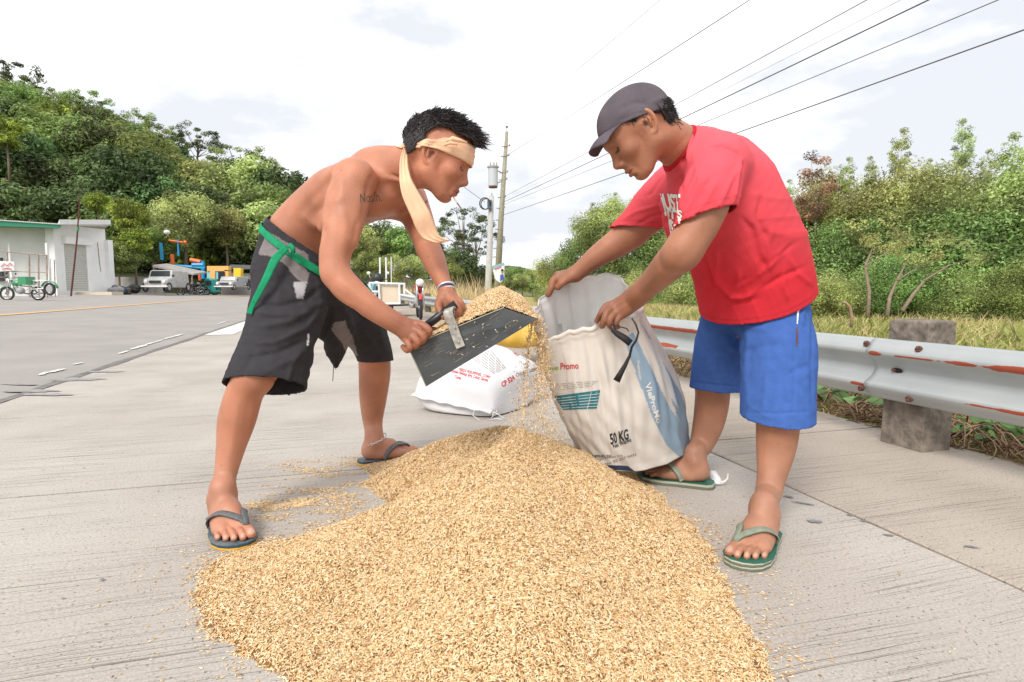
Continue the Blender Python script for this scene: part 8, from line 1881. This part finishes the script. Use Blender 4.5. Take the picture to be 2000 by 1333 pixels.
# ================================================================== full white sack lying behind, and the yellow one
M['white_sack'] = mat('white_woven', (.66, .655, .67), .6, .3, var=.03, vscale=6, bump=.0016, bscale=22)
def pillow(c, L_, Wd, Ht, yaw, pitch=0, seed=0, name='full_sack', m=None, label=None, pinch=.35, roll=0):
    t = thing(name, tuple(c), label, 'sack'); r = random.Random(seed); nu_, nv_ = 48, 30; V = []; ph = [r.uniform(0, 6.28) for _ in range(8)]
    ex = v3(math.cos(yaw), math.sin(yaw), pitch); ex /= np.linalg.norm(ex); ey = np.cross(ZC, ex); ey /= np.linalg.norm(ey); ez = np.cross(ex, ey); ey, ez = ey * math.cos(roll) + ez * math.sin(roll), ez * math.cos(roll) - ey * math.sin(roll)
    for i in range(nu_ + 1):
        u = -1 + 2 * i / nu_; au = abs(u)
        w_ = Wd / 2 * (1 - .10 * au ** 4 + .06 * au ** 10); h_ = Ht / 2 * max(.02, (1 - au ** 2.6)) ** .62
        for j in range(nv_):
            a = 2 * math.pi * j / nv_; ca__, sa__ = math.cos(a), math.sin(a); x_ = math.copysign(abs(ca__) ** .72, ca__) * w_; z_ = math.copysign(abs(sa__) ** .8, sa__) * h_
            if z_ < 0: z_ *= .82
            wr = .006 * math.sin(u * 9 + a * 3 + ph[0]) * au + .004 * math.sin(a * 8 + u * 4 + ph[1]) * au ** 3 + .003 * math.sin(u * 14 + ph[2] + 2 * ca__)
            V.append(np.array(c) + ex * (u * L_ / 2 * (1 + .03 * ca__ * ca__)) + ey * (x_ + wr * ca__) + ez * (z_ + Ht / 2 * .82 + wr * sa__))
    Fc = [(i * nv_ + j, (i + 1) * nv_ + j, (i + 1) * nv_ + (j + 1) % nv_, i * nv_ + (j + 1) % nv_) for i in range(nu_) for j in range(nv_)] + [tuple(range(nv_)), tuple(nu_ * nv_ + j for j in range(nv_))[::-1]]
    o = obj('bag', V, Fc, m, t, smooth=True); return t, o, ex, ey, ez
# drawn as in the photograph: mouth seam towards the lower left, long body to the upper right
c = G(945, 808); c = c + v3(0, .30, .0)
Cn = [W(808, 757, 3.42), W(963, 806, 3.22), W(1063, 765, 3.75), W(905, 700, 4.0)]
for q_ in Cn: pass
ctr = sum(Cn) / 4; ex = ((Cn[1] - Cn[0]) + (Cn[2] - Cn[3])) / 2; ey = ((Cn[3] - Cn[0]) + (Cn[2] - Cn[1])) / 2
nu_, nv_ = 44, 44; V = []; C0 = [q_.copy() for q_ in Cn]
zb = [.10, .04, .12, .16]
for k in range(4): C0[k][2] = zb[k]
T_ = []
for i in range(nu_ + 1):
    u = i / nu_
    for j in range(nv_ + 1):
        v_ = j / nv_; p = C0[0] * (1 - u) * (1 - v_) + C0[1] * u * (1 - v_) + C0[2] * u * v_ + C0[3] * (1 - u) * v_
        e = (1 - abs(2 * u - 1) ** 2.4) * (1 - abs(2 * v_ - 1) ** 2.4); T_.append((p, max(e, 0), u, v_))
def face(sgn):
    out_ = []
    for p, e, u, v_ in T_:
        q = p.copy(); e2 = e ** .5; wr = .006 * math.sin(u * 23 + v_ * 7) * (1 - e) + .005 * math.sin(v_ * 31 + u * 5) * (1 - e) ** 2
        if sgn > 0: q[2] = p[2] + e2 * .27 + wr * (e > 0)
        else: q[2] = max(.008, p[2] - e2 * .16)
        # the belly of the bag swells past its seam
        sw = .05 * math.sin(math.pi * min(1, e * 1.6)) * (1 - e); 
        q[:2] += (q[:2] - ctr[:2]) / (np.linalg.norm(q[:2] - ctr[:2]) + 1e-6) * sw; out_.append(q)
    return out_
ws = thing('full_sack', tuple(ctr * (1, 1, 0)), 'full white feed sack with red print lying sewn shut on the concrete under the scoop', 'sack')
mb = MB(); mb.grid(np.array(face(1)), nu_ + 1, nv_ + 1).grid(np.array(face(-1)), nu_ + 1, nv_ + 1); wb = mb.build('bag', M['white_sack'], ws, smooth=True)
bm = bmesh.new(); bm.from_mesh(wb.data); bmesh.ops.remove_doubles(bm, verts=bm.verts, dist=.001); bmesh.ops.recalc_face_normals(bm, faces=bm.faces); bm.to_mesh(wb.data); bm.free()
for f_ in wb.data.polygons: f_.use_smooth = True
# sewn hem along the near-left edge, with strings at the corner
V = []; 
for i in range(40):
    u = i / 39; p = C0[0] * (1 - u) + C0[1] * u; V.append([p + v3(-.012, -.03, .004 * math.sin(u * 30)), p + v3(0, .012, .012 + .004 * math.sin(u * 26))])
mb = MB().grid(np.array(V).reshape(-1, 3), 40, 2); hm_ = mb.build('sewn_hem', M['white_sack'], ws, smooth=True); s_ = hm_.modifiers.new('s', 'SOLIDIFY'); s_.thickness = .008
q = C0[1]; MB().tube([q, q + v3(.0, -.03, -.02), q + v3(-.02, -.05, -.035), q + v3(.02, -.04, -.03), q + v3(.05, -.05, -.033)], .003, 5).tube([q, q + v3(.03, -.03, -.01), q + v3(.06, -.03, -.03)], .003, 5).tube([q + v3(-.10, -.02, .02), q + v3(-.11, -.05, -.01), q + v3(-.07, -.07, -.033)], .002, 5).build('sewing_thread', M['white_metal'], ws)
tgW = bvh_of(wb)
text('CP 524', [(981, 757), (1006, 741), (1002, 733), (978, 748)], tgW, M['print_red'], ws, .03)
text('Chicken Layer', [(1008, 737), (1050, 722), (1048, 714), (1007, 730)], tgW, M['print_grey'], ws, .02)
text('FEEDS PHILIPPINES, CORP.', [(896, 724), (957, 740), (959, 735), (898, 719)], tgW, M['print_red'], ws, .02)
text('Romulo Highway, Brgy. Cutcut, Gerona', [(880, 727), (952, 746), (954, 740), (883, 721)], tgW, M['print_red'], ws, .02)
text('Tarlac', [(888, 739), (901, 742), (902, 736), (889, 733)], tgW, M['print_red'], ws, .02)
text('CP', [(994, 684), (1010, 684), (1004, 678), (988, 678)], tgW, M['print_red'], ws, .04); text('FEED', [(1008, 696), (1020, 692), (1012, 684), (1000, 686)], tgW, M['print_red'], ws, .03)
for k in range(8):
    o_ = decal('fine_print', [(i / 20, j) for i in range(21) for j in (0, 1)], [(2 * i, 2 * i + 2, 2 * i + 3, 2 * i + 1) for i in range(20) if (i * 5 + k * 3) % 7], [(922 + 5 * k, 700 - 2.2 * k), (966 + 3 * k, 732 - 1.6 * k), (966.8 + 3 * k, 731.2 - 1.6 * k), (922.8 + 5 * k, 699.2 - 2.2 * k)], tgW, M['print_grey'], ws, .002)
# yellow sack behind
pillow(G(1015, 716) + v3(.0, .35, .14), .72, .44, .40, .35, 0, 3, 'full_sack', mat('yellow_woven', (.78, .46, .03), .6, color2=(.80, .55, .15), vscale=5, bump=.001, bscale=30), 'orange-yellow full sack lying behind the white one under the scoop tip')
